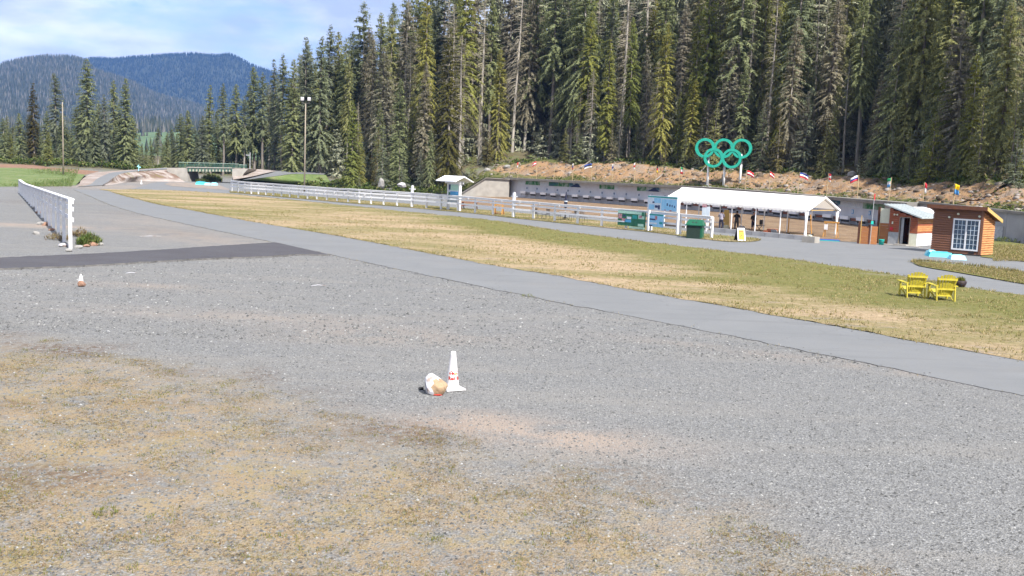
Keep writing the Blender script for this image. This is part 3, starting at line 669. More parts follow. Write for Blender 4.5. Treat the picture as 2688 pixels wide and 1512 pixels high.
# targets: one per lane
LANES = [1386, 1412.4, 1438.8, 1466, 1494, 1523.4, 1553, 1584, 1615.8, 1647.6, 1681, 1715, 1750, 1786, 1822, 1861, 1898, 1938, 1980.6, 2021.5, 2062, 2107, 2150.6, 2198, 2244.6, 2289.6]
LY = [(1386, 505), (1681, 524.5), (1822, 534), (2021, 551), (2150, 563), (2289, 577)]
ordn = ['first', 'second', 'third', 'fourth', 'fifth', 'sixth', 'seventh', 'eighth', 'ninth', 'tenth', 'eleventh', 'twelfth', 'thirteenth']
for i, px in enumerate(LANES):
    w = wall_at(px); d = wall_dir(px); zc = max(D(px, interp(px, LY), w.y - .6).z, .6)
    nxt = (LANES + [2334])[i + 1]; lane = (wall_at(nxt) - w).length
    base = w + Vector((d.y, -d.x, 0)) * .75
    if i < 13: lb = ordn[i] + ' target stand along the wall counting from the wing wall'
    else: lb = ordn[25 - i] + ' target stand along the wall counting from the brown board screen'
    base.z = .1
    t = thing('target_stand', base, lb, 'target', 'targets along the range wall', math.atan2(d.y, d.x))
    z = zc - base.z; hw = lane * .24
    part('hood', MB().box(-hw, hw, -.22, .18, z - .17, z + .17), 'white_paint', t)
    part('target_face', MB().box(-hw * .92, hw * .92, -.12, .05, z - .42, z - .175), 'black' if i else 'grey_metal', t)
    for sx in (-1, 1):
        part('leg', MB().beam((sx * hw * .95, .0, z - .17), (sx * hw * 1.02, .0, -.1), .05, .05, (0, 1, 0)), 'grey_metal', t)
    lx = lane * .5
    part('side_rack', MB().box(lx - hw * .95, lx + hw * .9, -.03, .03, z - .1, z - .04).box(lx - hw * .95, lx + hw * .9, -.03, .03, z - .29, z - .23).box(lx - hw * .95, lx - hw * .85, -.028, .028, z - .34, z + .02).box(lx + hw * .8, lx + hw * .9, -.028, .028, z - .34, z + .02), 'dark_metal', t)
    part('shelf_panel', MB().box(lx - hw * .8, lx + hw * .78, .035, .06, z - .3, z + .02), 'red_wood' if i > 12 else 'grey_metal', t)
    pz = zc + .62 - base.z
    pl = part('number_plate', MB().box(-.17, .17, .68, .74, pz - .2, pz + .2), 'print_pale' if i < 18 else 'print_azure', t)
    part('digit', MB().box(-.12, -.03, .672, .678, pz - .15, pz + .15).box(.03, .12, .672, .678, pz - .15, pz + .15), 'print_navy' if i < 18 else 'white_paint', pl)

# ================================================================== BRIDGE
B0 = Vector((XatY(550, 173), 173, 0)); br = thing('footbridge', B0, 'concrete footbridge with green railing over the underpass', 'bridge')
def bp(px, py, Y): return D(px, py, Y) - B0
def bw(px, Y, z): return Vector((XatY(px, Y), Y, z)) - B0
def prism_px(pl, Y, dep): return MB().prism([bp(p[0], p[1], Y) if len(p) == 2 else bw(p[0], Y, p[2]) for p in pl], (0, dep, 0))
part('abutment', prism_px([(438, 440.4), (439, 450), (485, 477), (495, 0, -.1), (489, 440.4)], 172, 6), 'concrete', br)
part('abutment', prism_px([(609.6, 442.7), (609.6, 0, -.1), (625, 0, -.1), (640, 455), (651, 443.5)], 172, 6), 'concrete', br)
part('girder', prism_px([(490, 440.5), (491, 450), (609.2, 450.7), (609.2, 442)], 172.4, .5), 'girder', br)
part('deck', prism_px([(489.5, 437.8), (489.5, 440.2), (609.2, 441.8), (609.2, 439.6)], 172.2, 5.6), 'concrete', br)
for k in range(14):
    px = 493 + k * 8.7
    part('stiffener', MB().hexa([bw(px, 172.2, bp(px, 449.8, 172.2).z), bw(px + 3.6, 172.2, bp(px, 449.8, 172.2).z), bw(px + 3.6, 172.38, bp(px, 449.8, 172.2).z), bw(px, 172.38, bp(px, 449.8, 172.2).z),
                                 bw(px, 172.2, bp(px, 441.5, 172.2).z), bw(px + 3.6, 172.2, bp(px, 441.5, 172.2).z), bw(px + 3.6, 172.38, bp(px, 441.5, 172.2).z), bw(px, 172.38, bp(px, 441.5, 172.2).z)]), 'bridge_green', br)
RAILT = [(469, 425.8), (500, 426.6), (560, 428.4), (626, 430.6), (627, 432.2), (648, 433.2)]
for Y in (172.35, 177.4):
    for a, b_ in zip(RAILT[:-1], RAILT[1:]):
        if b_[0] - a[0] < 3: continue
        part('top_rail', MB().beam(bp(a[0], a[1], Y), bp(b_[0], b_[1], Y), .12, .10), 'bridge_rail', br)
        for f in (.35, .6, .85):
            part('rail_bar', MB().beam(bp(a[0], lerp(a[1], 440, f), Y), bp(b_[0], lerp(b_[1], 441, f), Y), .05, .09), 'bridge_green', br)
    for k in range(20):
        px = 472 + k * 9
        part('rail_post', MB().beam(bp(px, interp(px, RAILT) + .4, Y + .07), bp(px, 441.5, Y + .07), .1, .06, (0, 1, 0)), 'bridge_green', br)

# ================================================================== FENCES
def fence(name, posts, hts, label, tall=(), offs=0.0, rails=(.985, .75, .49), group=None, rail_w=.15, post_w=.15, brace=False):
    o = thing(name, posts[0], label, 'fence', group); o0 = posts[0]
    for i, p in enumerate(posts):
        nx_ = posts[min(i + 1, len(posts) - 1)] - posts[max(i - 1, 0)]; nx_.z = 0; d = nx_.normalized()
        q = p - o0; h = hts[i]; hh = h * 1.0
        nn = Vector((d.y, -d.x, 0))
        if i in tall:
            part('post', MB().beam(q - nn * .1 + Vector((0, 0, -.1)), q - nn * .1 + Vector((0, 0, h + .62)), .21, .21, d), 'white_paint', o)
            part('post_cap', MB().beam(q - nn * .1 + Vector((0, 0, h + .622)), q - nn * .1 + Vector((0, 0, h + .70)), .15, .15, d), 'white_paint', o)
            part('cross_arm', MB().beam(q - nn * .1 - d * .42 + Vector((0, 0, h + .34)), q - nn * .1 + d * .42 + Vector((0, 0, h + .34)), .09, .09), 'white_paint', o)
        else:
            part('post', MB().beam(q - nn * .12 + Vector((0, 0, -.1)), q - nn * .12 + Vector((0, 0, h - .06)), post_w, post_w, d), 'white_paint', o)
        if brace:
            part('brace', MB().beam(q - nn * (.2 + .2 * h) + Vector((0, 0, -.05)), q - nn * .22 + Vector((0, 0, h * .62)), .07, .2, d), 'white_paint', o)
    for i in range(len(posts) - 1):
        a, b_ = posts[i] - o0, posts[i + 1] - o0; d = (b_ - a).normalized(); nn = Vector((d.y, -d.x, 0)).normalized(); e = d * .006
        for k, f in enumerate(rails):
            za, zb = Vector((0, 0, hts[i] * f)), Vector((0, 0, hts[i + 1] * f))
            if k == 0: part('top_rail', MB().beam(a + e + za - nn * .06, b_ - e + zb - nn * .06, .24, .055), 'white_paint', o)
            part('rail', MB().beam(a + e + za - Vector((0, 0, .10 if k == 0 else 0)), b_ - e + zb - Vector((0, 0, .10 if k == 0 else 0)), .05, rail_w), 'white_paint', o)
    return o
fp = [(605.4, 503), (622, 505.5), (640, 508), (657.4, 509.6), (676.5, 511), (695.8, 512.4), (715, 514), (736.3, 516), (758, 518), (780.8, 520), (805, 522.2), (829.7, 524.3), (855.8, 526.4), (882.6, 528.8), (911.3, 531.4), (940.9, 534), (971.8, 536.2), (1004.9, 538.6), (1039.8, 541.2), (1079.5, 544),
      (1116.7, 547.2), (1155, 550.8), (1199, 554.6), (1244, 559.4), (1290.7, 564.6), (1345, 570.6), (1396.5, 575.2), (1452.8, 581.8), (1512.5, 588), (1576, 594.3), (1640, 600.5), (1704.6, 607), (1781, 616.3), (1863.8, 625.3)]
fence('range_fence', [G(*p) for p in fp], [1.45 if p[0] < 900 else 1.5 for p in fp], 'long white three-rail wooden fence beside the upper path', tall=(19, 25))
# distance markers hung on the range fence
for i, (px, py) in enumerate([(828, 500), (853, 503), (878, 506), (905, 508), (933, 511), (958, 512), (1012, 513), (1045, 513), (1154, 516.5), (1229, 522), (1317, 529), (1364, 532), (1415, 536.5), (1467, 541), (1521, 546)]):
    near = min(range(len(fp) - 1), key=lambda k: abs((fp[k][0] + fp[k + 1][0]) / 2 - px)); a, b_ = G(*fp[near]), G(*fp[near + 1])
    t = (px - fp[near][0]) / (fp[near + 1][0] - fp[near][0]); p = a.lerp(b_, t); d = (b_ - a).normalized(); nn = Vector((d.y, -d.x, 0)); pz = D(px, py, p.y).z
    p = p + nn * .075 + Vector((0, 0, pz))
    o = solo('round_marker', MB().tube([(0, -.02, 0), (0, .02, 0)], .105, 14), 'white_plastic', p, 'small white disc fixed to the range fence', 'marker', 'white discs on the range fence', math.atan2(d.y, d.x))
# the fence on the near left, standing taller at its near end
LA, LB = G(193, 653), G(54, 507)
nP = 17; lp = []; lh = []
for i in range(nP + 1):
    t = i / nP; p = LA.lerp(LB, t); lp.append(p); lh.append(lerp(2.12, 1.30, min(1, t * 1.25)))
fence('yard_fence', lp, lh, 'white plank fence with tall end post beside the gravel yard', rails=(.985, .79, .575), rail_w=.17, post_w=.13)
rp_ = [(205, 652, .16, 'grey_rock'), (168, 648, .17, 'white_rock'), (100, 560, .16, 'brown_rock'), (92, 548, .18, 'grey_rock'), (122, 592, .2, 'brown_rock'), (110, 590, .2, 'grey_rock'), (95, 615, .15, 'grey_rock'), (212, 640, .22, 'grey_rock'), (228, 648, .13, 'brown_rock'), (246, 645, .16, 'brown_rock'), (265, 644, .13, 'grey_rock'), (180, 660, .13, 'grey_rock'), (135, 605, .14, 'brown_rock')]
for i, (px, py, r_, mm) in enumerate(rp_):
    solo('stone', MB().rock((0, 0, r_ * .35), r_ * 1.2, r_, r_ * .7, i + 3), mm, G(px, py), 'stone lying at the foot of the white yard fence', 'stone', 'stones along the yard fence')

# ================================================================== POLES AND LAMPS
def lamp_pole(px, py, Y, topy, label, heads):
    base = D(px, py, Y) if Y else G(px, py); o = thing('lamp_pole', base, label, 'lamp pole'); h = D(px, topy, base.y).z - base.z
    part('pole', MB().tube([(0, 0, -.3), (0, 0, h * .5), (0, 0, h)], [.12, .095, .07], 10), 'grey_wood', o, True)
    if heads:
        part('bracket', MB().tube([(-.45, 0, h + .45), (-.45, 0, h + .12), (0, 0, h - .02), (.45, 0, h + .12), (.45, 0, h + .45)], .045, 6), 'dark_metal', o)
        for sx in (-1, 1):
            hd = part('floodlight', MB().hexa([(sx * .45 - .2, -.06, h + .40), (sx * .45 + .2, -.06, h + .40), (sx * .45 + .2, .16, h + .52), (sx * .45 - .2, .16, h + .52), (sx * .45 - .2, -.14, h + .72), (sx * .45 + .2, -.14, h + .72), (sx * .45 + .2, .1, h + .84), (sx * .45 - .2, .1, h + .84)]), 'white_plastic', o)
    return o
lamp_pole(798.8, 507.5, None, 272, 'tall floodlight pole with two white lamp heads behind the range fence', True)
lamp_pole(166.4, 461.6, 150, 268, 'tall bare wooden utility pole in the green meadow', False)
o = thing('post', D(656, 443.5, 180), 'short pale post with a small side box beyond the bridge', 'post'); h = D(656, 400, 180).z - o.location.z
part('pole', MB().tube([(0, 0, -.2), (0, 0, h)], .09, 8), 'grey_metal', o); part('side_box', MB().box(-.75, -.09, -.05, .05, h * .8, h * .86), 'grey_metal', o)
# arrow sign by the climbing path
o = thing('direction_sign', D(364, 447.5, 164), 'small turquoise direction sign with two arrow boards on the embankment', 'sign')
part('post', MB().tube([(0, 0, -.2), (0, 0, .95)], .05, 8), 'pale_blue', o)
part('arrow_board', MB().prism([(-.28, -.06, .62), (.05, -.06, .50), (.05, -.06, .98)], (0, .03, 0)), 'pale_blue', o); part('arrow_board', MB().prism([(0, -.09, .42), (.28, -.09, .42), (.4, -.09, .53), (.28, -.09, .64), (0, -.09, .64)], (0, .03, 0)), 'pale_blue', o)
# yellow board by the shrubs
yb = G(738, 481.5); o = thing('yellow_board', yb, 'small bright yellow board on a stake beside the shrubs', 'sign')
part('board', MB().box(-.27, .27, -.02, .02, .30, .95), 'lime_yellow', o); part('stake', MB().box(-.04, .04, .021, .07, -.1, .8), 'pole_wood', o)
# white cone marker on the pale gravel
solo('marker_cone', MB().lathe([(.22, 0), (.2, .03), (.12, .05), (.09, .3), (.04, .55)], 12), 'white_plastic', G(371, 483), 'small white cone on pale gravel below the embankment', 'cone', smooth=True)
# turquoise barrier pieces
def block(name, p, sx, sy, h, m, label, rz, group=None):
    mb = MB().hexa([(-sx, -sy, 0), (sx, -sy, 0), (sx, sy, 0), (-sx, sy, 0), (-sx * .82, -sy * .55, h), (sx * .82, -sy * .55, h), (sx * .82, sy * .55, h), (-sx * .82, sy * .55, h)])
    mb2 = MB().box(-sx * .6, sx * .6, -sy * .2, sy * .2, h + .002, h + .05)
    o = thing(name, p, label, 'barrier', group, rz); part('body', mb, m, o); part('top_ridge', mb2, m, o); return o
block('foam_barrier', G(528, 485), .85, .35, .45, 'turquoise', 'bright turquoise barrier block in front of the underpass', .1, 'turquoise barriers by the underpass')
block('foam_barrier', G(545, 486), .5, .3, .32, 'pale_blue', 'low pale blue barrier block between turquoise blocks by the underpass', .05, 'turquoise barriers by the underpass')
block('foam_barrier', G(563, 486.5), .45, .35, .4, 'pale_blue', 'pale blue barrier block at the path edge near the underpass', -.2, 'turquoise barriers by the underpass')

# ================================================================== KIOSK
K0 = G(1199.5, 554.5); K1 = G(1170, 551); kd = (K0 - K1); kd.z = 0; kl = kd.length; ka = math.atan2(kd.y, kd.x)
o = thing('notice_kiosk', K1, 'white notice kiosk with wide pitched roof behind the range fence', 'kiosk', rz=ka)
for x in (0, kl):
    part('post', MB().box(x - .11, x + .11, .14, .36, -.1, 2.85), 'white_paint', o)
bdm = part('board', MB().box(.115, kl - .115, .2, .28, .75, 2.6), 'print_pale', o)
part('poster', MB().box(.16, .5, .18, .198, 2.0, 2.5), 'print_navy', bdm); part('poster', MB().box(.54, kl - .14, .18, .198, 1.95, 2.5), 'print_mint', bdm)
part('poster', MB().box(.16, .46, .18, .198, 1.25, 1.75), 'print_green', bdm); part('poster', MB().box(.5, kl - .14, .18, .198, 1.3, 1.85), 'print_azure', bdm)
part('beam', MB().box(-.35, kl + .35, .0, .12, 2.6, 2.84), 'white_paint', o); part('beam', MB().box(-.35, kl + .35, .38, .5, 2.6, 2.84), 'white_paint', o)
part('roof', MB().hexa([(-.9, -.75, 2.78), (kl + .85, -.75, 2.78), (kl + .85, .25, 3.28), (-.9, .25, 3.28), (-.9, -.75, 2.86), (kl + .85, -.75, 2.86), (kl + .85, .25, 3.36), (-.9, .25, 3.36)]), 'white_fabric', o)
part('roof', MB().hexa([(-.9, .254, 3.28), (kl + .85, .254, 3.28), (kl + .85, 1.25, 2.78), (-.9, 1.25, 2.78), (-.9, .254, 3.36), (kl + .85, .254, 3.36), (kl + .85, 1.25, 2.86), (-.9, 1.25, 2.86)]), 'white_fabric', o)

# ================================================================== SIGN BOARDS ON THE FENCE
S0, S1 = G(1704.6, 607.2), G(1781, 616.6); sd = S1 - S0; sl = sd.length; sa = math.atan2(sd.y, sd.x)
o = thing('trail_map_board', S0, 'tall blue trail map board on white posts beside the tent', 'sign', rz=sa)
zt, zb = D(1704, 512, S0.y).z, D(1704, 551, S0.y).z
for x in (0, sl): part('post', MB().box(x - .08, x + .08, -.2, -.06, -.1, zt + (.05 if x else 0)), 'white_paint', o)
bd = part('board', MB().box(-.02, sl + .03, -.28, -.205, zb, zt), 'print_pale', o)
def pr(parent, x0, x1, z0, z1, m, y=-.287, w=sl, Z0=None, Z1=None):
    part('printed_area', MB().box(w * x0, w * x1, y - .004, y + .004, lerp(Z0, Z1, z0), lerp(Z0, Z1, z1)), m, parent)
for q in [(0, 1, .87, .96, 'print_deep'), (.22, .46, .52, .84, 'print_blue'), (.05, .24, .08, .40, 'print_blue'), (.48, .98, .08, .8, 'print_blue')]: pr(bd, *q, Z0=zb, Z1=zt)
for q in [(.17, .24, .5, .6, 'print_navy'), (.26, .36, .2, .36, 'print_navy'), (.37, .43, .10, .38, 'print_navy'), (.66, .70, .38, .55, 'print_navy'), (.75, .79, .34, .48, 'print_navy'), (.83, .86, .32, .46, 'print_navy'), (.91, .94, .28, .42, 'print_navy'), (.6, .63, .05, .14, 'print_red'), (.76, .83, .04, .12, 'print_red')]: pr(bd, *q, y=-.292, Z0=zb, Z1=zt)
z1_, z0_ = D(1711, 560, S0.y).z, D(1711, 593, S0.y).z
lo_ = part('lower_sign', MB().box(sl * .08, sl * .56, -.28, -.205, z0_, z1_), 'print_blue', o)
for q in [(.08, .56, .88, 1.0, 'print_deep'), (.09, .3, .5, .62, 'print_navy'), (.28, .36, .55, .85, 'print_red'), (.1, .36, .2, .32, 'print_pale'), (.44, .55, .25, .42, 'print_deep'), (.1, .2, .03, .12, 'print_navy')]: pr(lo_, *q, Z0=z0_, Z1=z1_)
Gs0, Gs1 = G(1624, 599), G(1695, 606.2); gd = Gs1 - Gs0; gl = gd.length
o = thing('photo_sign', Gs0, 'dark green photo sign hung on the white fence', 'sign', rz=math.atan2(gd.y, gd.x))
zt, zb = D(1623, 551.5, Gs0.y).z, D(1623, 590, Gs0.y).z
bd = part('board', MB().box(0, gl, -.15, -.08, zb, zt), 'print_green', o)
for q in [(.0, .98, .82, .99, 'print_mint'), (.02, .16, .45, .78, 'print_red'), (.17, .33, .5, .8, 'print_green'), (.16, .3, .3, .48, 'print_red'), (.27, .5, .24, .42, 'print_azure'), (.34, .5, .46, .62, 'print_pale'), (.76, .98, .52, .8, 'print_mint'), (.76, .97, .03, .2, 'print_mint'), (.0, .26, .22, .3, 'print_pale')]: pr(bd, *q, y=-.157, w=gl, Z0=zb, Z1=zt)
for q in [(.79, .9, .58, .76, 'print_red'), (.88, .97, .72, .98, 'print_green'), (.55, .72, .5, .75, 'print_deep'), (.2, .3, .62, .72, 'print_navy')]: pr(bd, *q, y=-.163, w=gl, Z0=zb, Z1=zt)
part('ledge', MB().box(gl * .45, gl, -.2, -.1, zb - .16, zb - .02), 'print_mint', o)

# ================================================================== TENT
FR, BR = G(2112.7, 623.6), G(2194, 619.5)
tu = Vector((-.745, .667, 0)).normalized(); tv = Vector((.667, .745, 0)).normalized()
TW = 5.3; TL = 12.4
tent = thing('marquee_tent', FR, 'long white marquee tent with pitched roof over the firing line', 'tent')
E0, E1 = 2.05, 2.28
def tp(u, v, z): return tu * u + tv * v + Vector((0, 0, z))
def eave(u): return lerp(E0, E1, u / TL)
def ridge(u): return lerp(3.02, 3.26, u / TL)
NB = 6
front, back = MB(), MB()
for k in range(12):
    for j in range(4):
        u0, u1 = -.15 + (TL + .3) * k / 12, -.15 + (TL + .3) * (k + 1) / 12
        def rz_(u, f): return lerp(eave(u), ridge(u), f) - .10 * math.sin(math.pi * f) * (.6 + .4 * math.sin(u * 3.1) ** 2)
        f0, f1 = j / 4, (j + 1) / 4
        front.add([tp(u0, -.15 + (TW / 2 + .15) * f0, rz_(u0, f0)), tp(u1, -.15 + (TW / 2 + .15) * f0, rz_(u1, f0)), tp(u1, -.15 + (TW / 2 + .15) * f1, rz_(u1, f1)), tp(u0, -.15 + (TW / 2 + .15) * f1, rz_(u0, f1))], [(3, 2, 1, 0)])
        back.add([tp(u0, TW + .15 - (TW / 2 + .15) * f0, rz_(u0, f0)), tp(u1, TW + .15 - (TW / 2 + .15) * f0, rz_(u1, f0)), tp(u1, TW + .15 - (TW / 2 + .15) * f1, rz_(u1, f1)), tp(u0, TW + .15 - (TW / 2 + .15) * f1, rz_(u0, f1))], [(0, 1, 2, 3)])
m, nt, n, l, b = new_mat('tent_cloth'); b.inputs['Base Color'].default_value = (.86, .86, .87, 1); b.inputs['Roughness'].default_value = .55
tr = n.new('ShaderNodeBsdfTranslucent'); tr.inputs['Color'].default_value = (.75, .73, .68, 1); ms = n.new('ShaderNodeMixShader'); ms.inputs['Fac'].default_value = .28
l.new(b.outputs['BSDF'], ms.inputs[1]); l.new(tr.outputs['BSDF'], ms.inputs[2]); l.new(ms.outputs['Shader'], n['Material Output'].inputs['Surface'])
part('roof_front', front, 'tent_cloth', tent, True); part('roof_back', back, 'tent_cloth', tent, True)
val = MB()
for k in range(40):                                            # scalloped valance along the front
    u0, u1 = -.15 + (TL + .3) * k / 40, -.15 + (TL + .3) * (k + 1) / 40; um = (u0 + u1) / 2
    val.add([tp(u0, -.16, eave(u0)), tp(um, -.16, eave(um)), tp(u1, -.16, eave(u1)), tp(u1, -.16, eave(u1) - .13), tp((um + u1) / 2, -.16, eave(um) - .2), tp(um, -.16, eave(um) - .23), tp((um + u0) / 2, -.16, eave(um) - .2), tp(u0, -.16, eave(u0) - .13)], [(0, 7, 6, 5, 1), (1, 5, 4, 3, 2)])
part('valance', val, 'tent_cloth', tent)
for u, nm in ((-.15, 'gable'), (TL + .15, 'gable')):
    if u > 0:
        part('gable', MB().add([tp(u, -.1, eave(TL) - .02), tp(u, TW + .1, eave(TL) - .02), tp(u, TW / 2, ridge(TL) - .03)], [(0, 1, 2)]), 'tent_cloth', tent)
part('gable_trim', MB().beam(tp(-.17, -.15, E0 - .05), tp(-.17, TW / 2, 3.0), .05, .14).beam(tp(-.17, TW / 2, 3.0), tp(-.17, TW + .15, E0 - .05), .05, .14), 'tent_cloth', tent)
part('gable_bar', MB().beam(tp(.05, .05, E0 - .04), tp(.05, TW - .05, E0 - .04), .06, .06), 'fascia_tan', tent)
for k in range(NB + 1):
    u = TL * k / NB
    for v in (0, TW):
        if k == 0:
            part('leg', MB().tube([tp(u, v, -.02), tp(u, v, .25), tp(u, v, .6), tp(u, v, 1.3), tp(u, v, eave(u) - .02)], [.13, .12, .07, .10, .15], 8), 'white_fabric', tent, True)
        else:
            part('leg', MB().tube([tp(u, v, -.02), tp(u, v, eave(u) - .02)], .045, 8), 'white_paint', tent)
    part('rafter', MB().tube([tp(u, 0.06, eave(u) - .06), tp(u, TW / 2, ridge(u) - .12), tp(u, TW - .06, eave(u) - .06)], .03, 6), 'grey_metal', tent)
# kerb blocks in front of the firing line
C0, C1 = G(2120, 632), G(1869, 609); cd = C1 - C0; cl = cd.length; cd.normalize(); cn = Vector((-cd.y, cd.x, 0)); cn = cn if cn.y > 0 else -cn
nblk = 7
for k in range(nblk):
    a = C0 + cd * (cl * k / nblk + .02); b_ = C0 + cd * (cl * (k + 1) / nblk - .02); mid = (a + b_) / 2
    o = solo('kerb_block', MB().hexa([a - mid, b_ - mid, b_ - mid + cn * .3, a - mid + cn * .3, a - mid + Vector((0, 0, .33)) + cn * .03, b_ - mid + Vector((0, 0, .33)) + cn * .03, b_ - mid + cn * .3 + Vector((0, 0, .33)), a - mid + cn * .3 + Vector((0, 0, .33))]), 'concrete_grey', mid,
             'grey concrete kerb block in the row along the tent front', 'kerb block', 'kerb blocks along the tent')
pl = solo('end_block', MB().box(-.47, .47, -.35, .35, 0, .42), 'concrete', G(2131, 638) + Vector((0, .3, 0)), 'pale concrete block at the end of the kerb by the tent corner', 'block', rz=math.atan2(-cd.y, -cd.x) + .1)
part('sandbag', MB().rock((-.1, 0, .47), .2, .16, .07, 5), 'cream_panel', pl)

# ================================================================== OBJECTS UNDER THE TENT
def at(px, py): return G(px, py)
def table(name, p, w, d, h, m, label, rz, leg='grey_metal'):
    o = thing(name, p, label, 'table', None, rz); part('table_top', MB().box(-w / 2, w / 2, -d / 2, d / 2, h - .04, h), m, o)
    for sx in (-1, 1):
        for sy in (-1, 1): part('leg', MB().beam((sx * (w / 2 - .05), sy * (d / 2 - .05), 0), (sx * (w / 2 - .08), sy * (d / 2 - .08), h - .042), .04, .04, (0, 1, 0)), leg, o)
    return o
table('folding_table', at(1881, 603), 1.1, .6, .62, 'white_plastic', 'white folding table under the tent beside the person in grey', -.75)
def bent_chair(px, py, rz, label):
    o = thing('lounge_chair', at(px, py), label, 'chair', 'low chairs under the tent', rz)
    part('seat', MB().hexa([(-.28, -.3, .2), (.28, -.3, .2), (.28, .25, .14), (-.28, .25, .14), (-.28, -.3, .23), (.28, -.3, .23), (.28, .25, .17), (-.28, .25, .17)]), 'grey_metal', o)
    part('backrest', MB().hexa([(-.3, .23, .17), (.3, .23, .17), (.3, .28, .17), (-.3, .28, .17), (-.25, .45, .55), (.25, .45, .55), (.25, .48, .55), (-.25, .48, .55)]), 'grey_metal', o)
    for sx in (-1, 1):
        part('frame', MB().tube([(sx * .31, -.3, 0), (sx * .31, -.32, .22), (sx * .31, -.1, .36), (sx * .31, .4, .38), (sx * .31, .42, 0)], .018, 6), 'dark_metal', o)
bent_chair(1954, 611, 2.4, 'low grey lounge chair under the tent between two people')
bent_chair(2040, 622, 2.2, 'low dark lounge chair under the tent beside brown crates')
o = thing('side_table', at(1992, 612), 'small round dark table under the tent with crossed legs', 'table')
part('table_top', MB().lathe([(.42, .58), (.44, .6), (.42, .62)], 18), 'dark_metal', o)
for sx in (-1, 1): part('leg', MB().beam((sx * .3, 0, 0), (-sx * .2, 0, .578), .04, .04, (0, 1, 0)), 'dark_metal', o)
o = thing('monitor', at(1992, 612) + Vector((.12, .0, .622)), 'small dark screen standing on the round table under the tent', 'monitor')
part('screen', MB().box(-.13, .13, -.02, .02, .05, .42), 'black', o); part('stand', MB().box(-.1, .1, -.08, .08, 0, .02).box(-.02, .02, .021, .04, .018, .2), 'dark_metal', o)
def crate(px, py, w, h, m, label, rz=-.7):
    o = thing('crate', at(px, py), label, 'crate', 'crates under the tent', rz)
    for z in range(3): part('slat', MB().box(-w, w, -.22, -.19, h * z / 3 + .01, h * (z + .85) / 3), m, o)
    part('box', MB().box(-w * .98, w * .98, -.187, .22, .01, h), m, o)
crate(2011, 618, .16, .36, 'red_wood', 'small narrow red-brown crate under the tent'); crate(2026, 619, .33, .52, 'picnic_wood', 'large dark red-brown slatted crate under the tent')
o = thing('display_panel', at(1905, 600), 'tall tan fabric panel standing beside the person in grey', 'panel', rz=-.4)
part('panel', MB().hexa([(-.25, -.03, .3), (.25, -.03, .3), (.25, .03, .3), (-.25, .03, .3), (-.2, -.03, 1.55), (.2, -.03, 1.55), (.2, .03, 1.55), (-.2, .03, 1.55)]), 'fascia_tan', o); part('foot', MB().box(-.22, .22, -.25, .25, 0, .3), 'cream_panel', o)
o = thing('rifle_stand', at(2180, 624), 'wooden trestle stand with hanging paper near the tent corner', 'stand', rz=-.6)
for sx in (-1, 1):
    for sy in (-1, 1): part('leg', MB().beam((sx * .5, sy * .25, 0), (sx * .42, sy * .04, 1.1), .06, .06, (0, 1, 0)), 'orange_wood', o)
part('top_beam', MB().box(-.55, .55, -.1, .1, 1.1, 1.22), 'orange_wood', o); part('paper', MB().box(-.45, -.18, -.28, -.27, .6, 1.0), 'white_paint', o)
o = thing('blue_mat', at(2172, 632), 'flat dark blue mat on the pavement beside the tent', 'mat', rz=-.2); part('mat', MB().box(-.8, .8, -.5, .5, .02, .09), 'f_blue', o); part('edge', MB().box(-.78, .78, -.56, -.502, .021, .06), 'teal', o)
def prop(px, py, h, label, tilt=0.0):
    o = thing('prop_pole', at(px, py), label, 'pole', 'wooden poles under the tent'); part('pole', MB().beam((0, 0, 0), (tilt, 0, h), .07, .07, (0, 1, 0)), 'orange_wood', o); part('foot', MB().box(-.12, .12, -.12, .12, 0, .18), 'black', o)
prop(2068, 617, 1.3, 'upright wooden pole with black foot under the tent'); prop(2130, 620, 1.65, 'leaning wooden pole near the tent corner leg', -.18)
o = thing('notice_stand', G(1846, 607), 'clear notice stand with red header behind the green bin', 'sign', rz=-.7)
part('panel', MB().box(-.2, .45, -.02, .02, 1.05, 1.9), 'print_pale', o); part('header', MB().box(-.2, .2, -.03, -.021, 1.85, 2.1), 'print_red', o)
for x in (-.2, .22): part('post', MB().box(x - .04, x + .04, .022, .09, 0, 1.3), 'white_paint', o)

# ================================================================== BIN AND SANDWICH BOARD
o = thing('bear_proof_bin', G(1824, 626), 'dark green metal waste bin with sloped lid beside the path', 'bin', rz=R(-22))
part('body', MB().box(-.52, .52, -.36, .36, 0, .93), 'green_plastic', o); part('front_panel', MB().box(-.5, .40, -.385, -.362, .06, .86), 'green_panel', o)
ld = part('lid', MB().hexa([(-.6, -.46, .93), (.6, -.46, .93), (.6, .42, .93), (-.6, .42, .93), (-.44, -.14, 1.27), (.44, -.14, 1.27), (.44, .3, 1.27), (-.44, .3, 1.27)]), 'green_plastic', o)
for x in (-.18, .04): part('handle_hole', MB().hexa([(x, -.345, 1.06), (x + .1, -.345, 1.06), (x + .1, -.30, 1.06), (x, -.30, 1.06), (x, -.28, 1.13), (x + .1, -.28, 1.13), (x + .1, -.24, 1.13), (x, -.24, 1.13)]), 'black', ld)
part('rim', MB().box(-.62, .62, -.48, .44, .885, .928), 'green_plastic', o)
o = thing('sandwich_board', G(1942, 633), 'white and yellow sandwich board standing on the grass tip', 'sign', rz=R(14))
fr = part('front_panel', MB().hexa([(-.30, -.30, .0), (.30, -.30, .0), (.30, -.27, .0), (-.30, -.27, .0), (-.27, -.03, .88), (.27, -.03, .88), (.27, .0, .88), (-.27, .0, .88)]), 'white_plastic', o)
def onf(x, z, e=.004): return (x, -.30 + .27 * z / .88 - e, z + e * .3)
part('yellow_face', MB().prism([onf(-.2, .12), onf(.2, .12), onf(.19, .74), onf(-.19, .74)], (0, -.004, 0)), 'sign_yellow', fr)
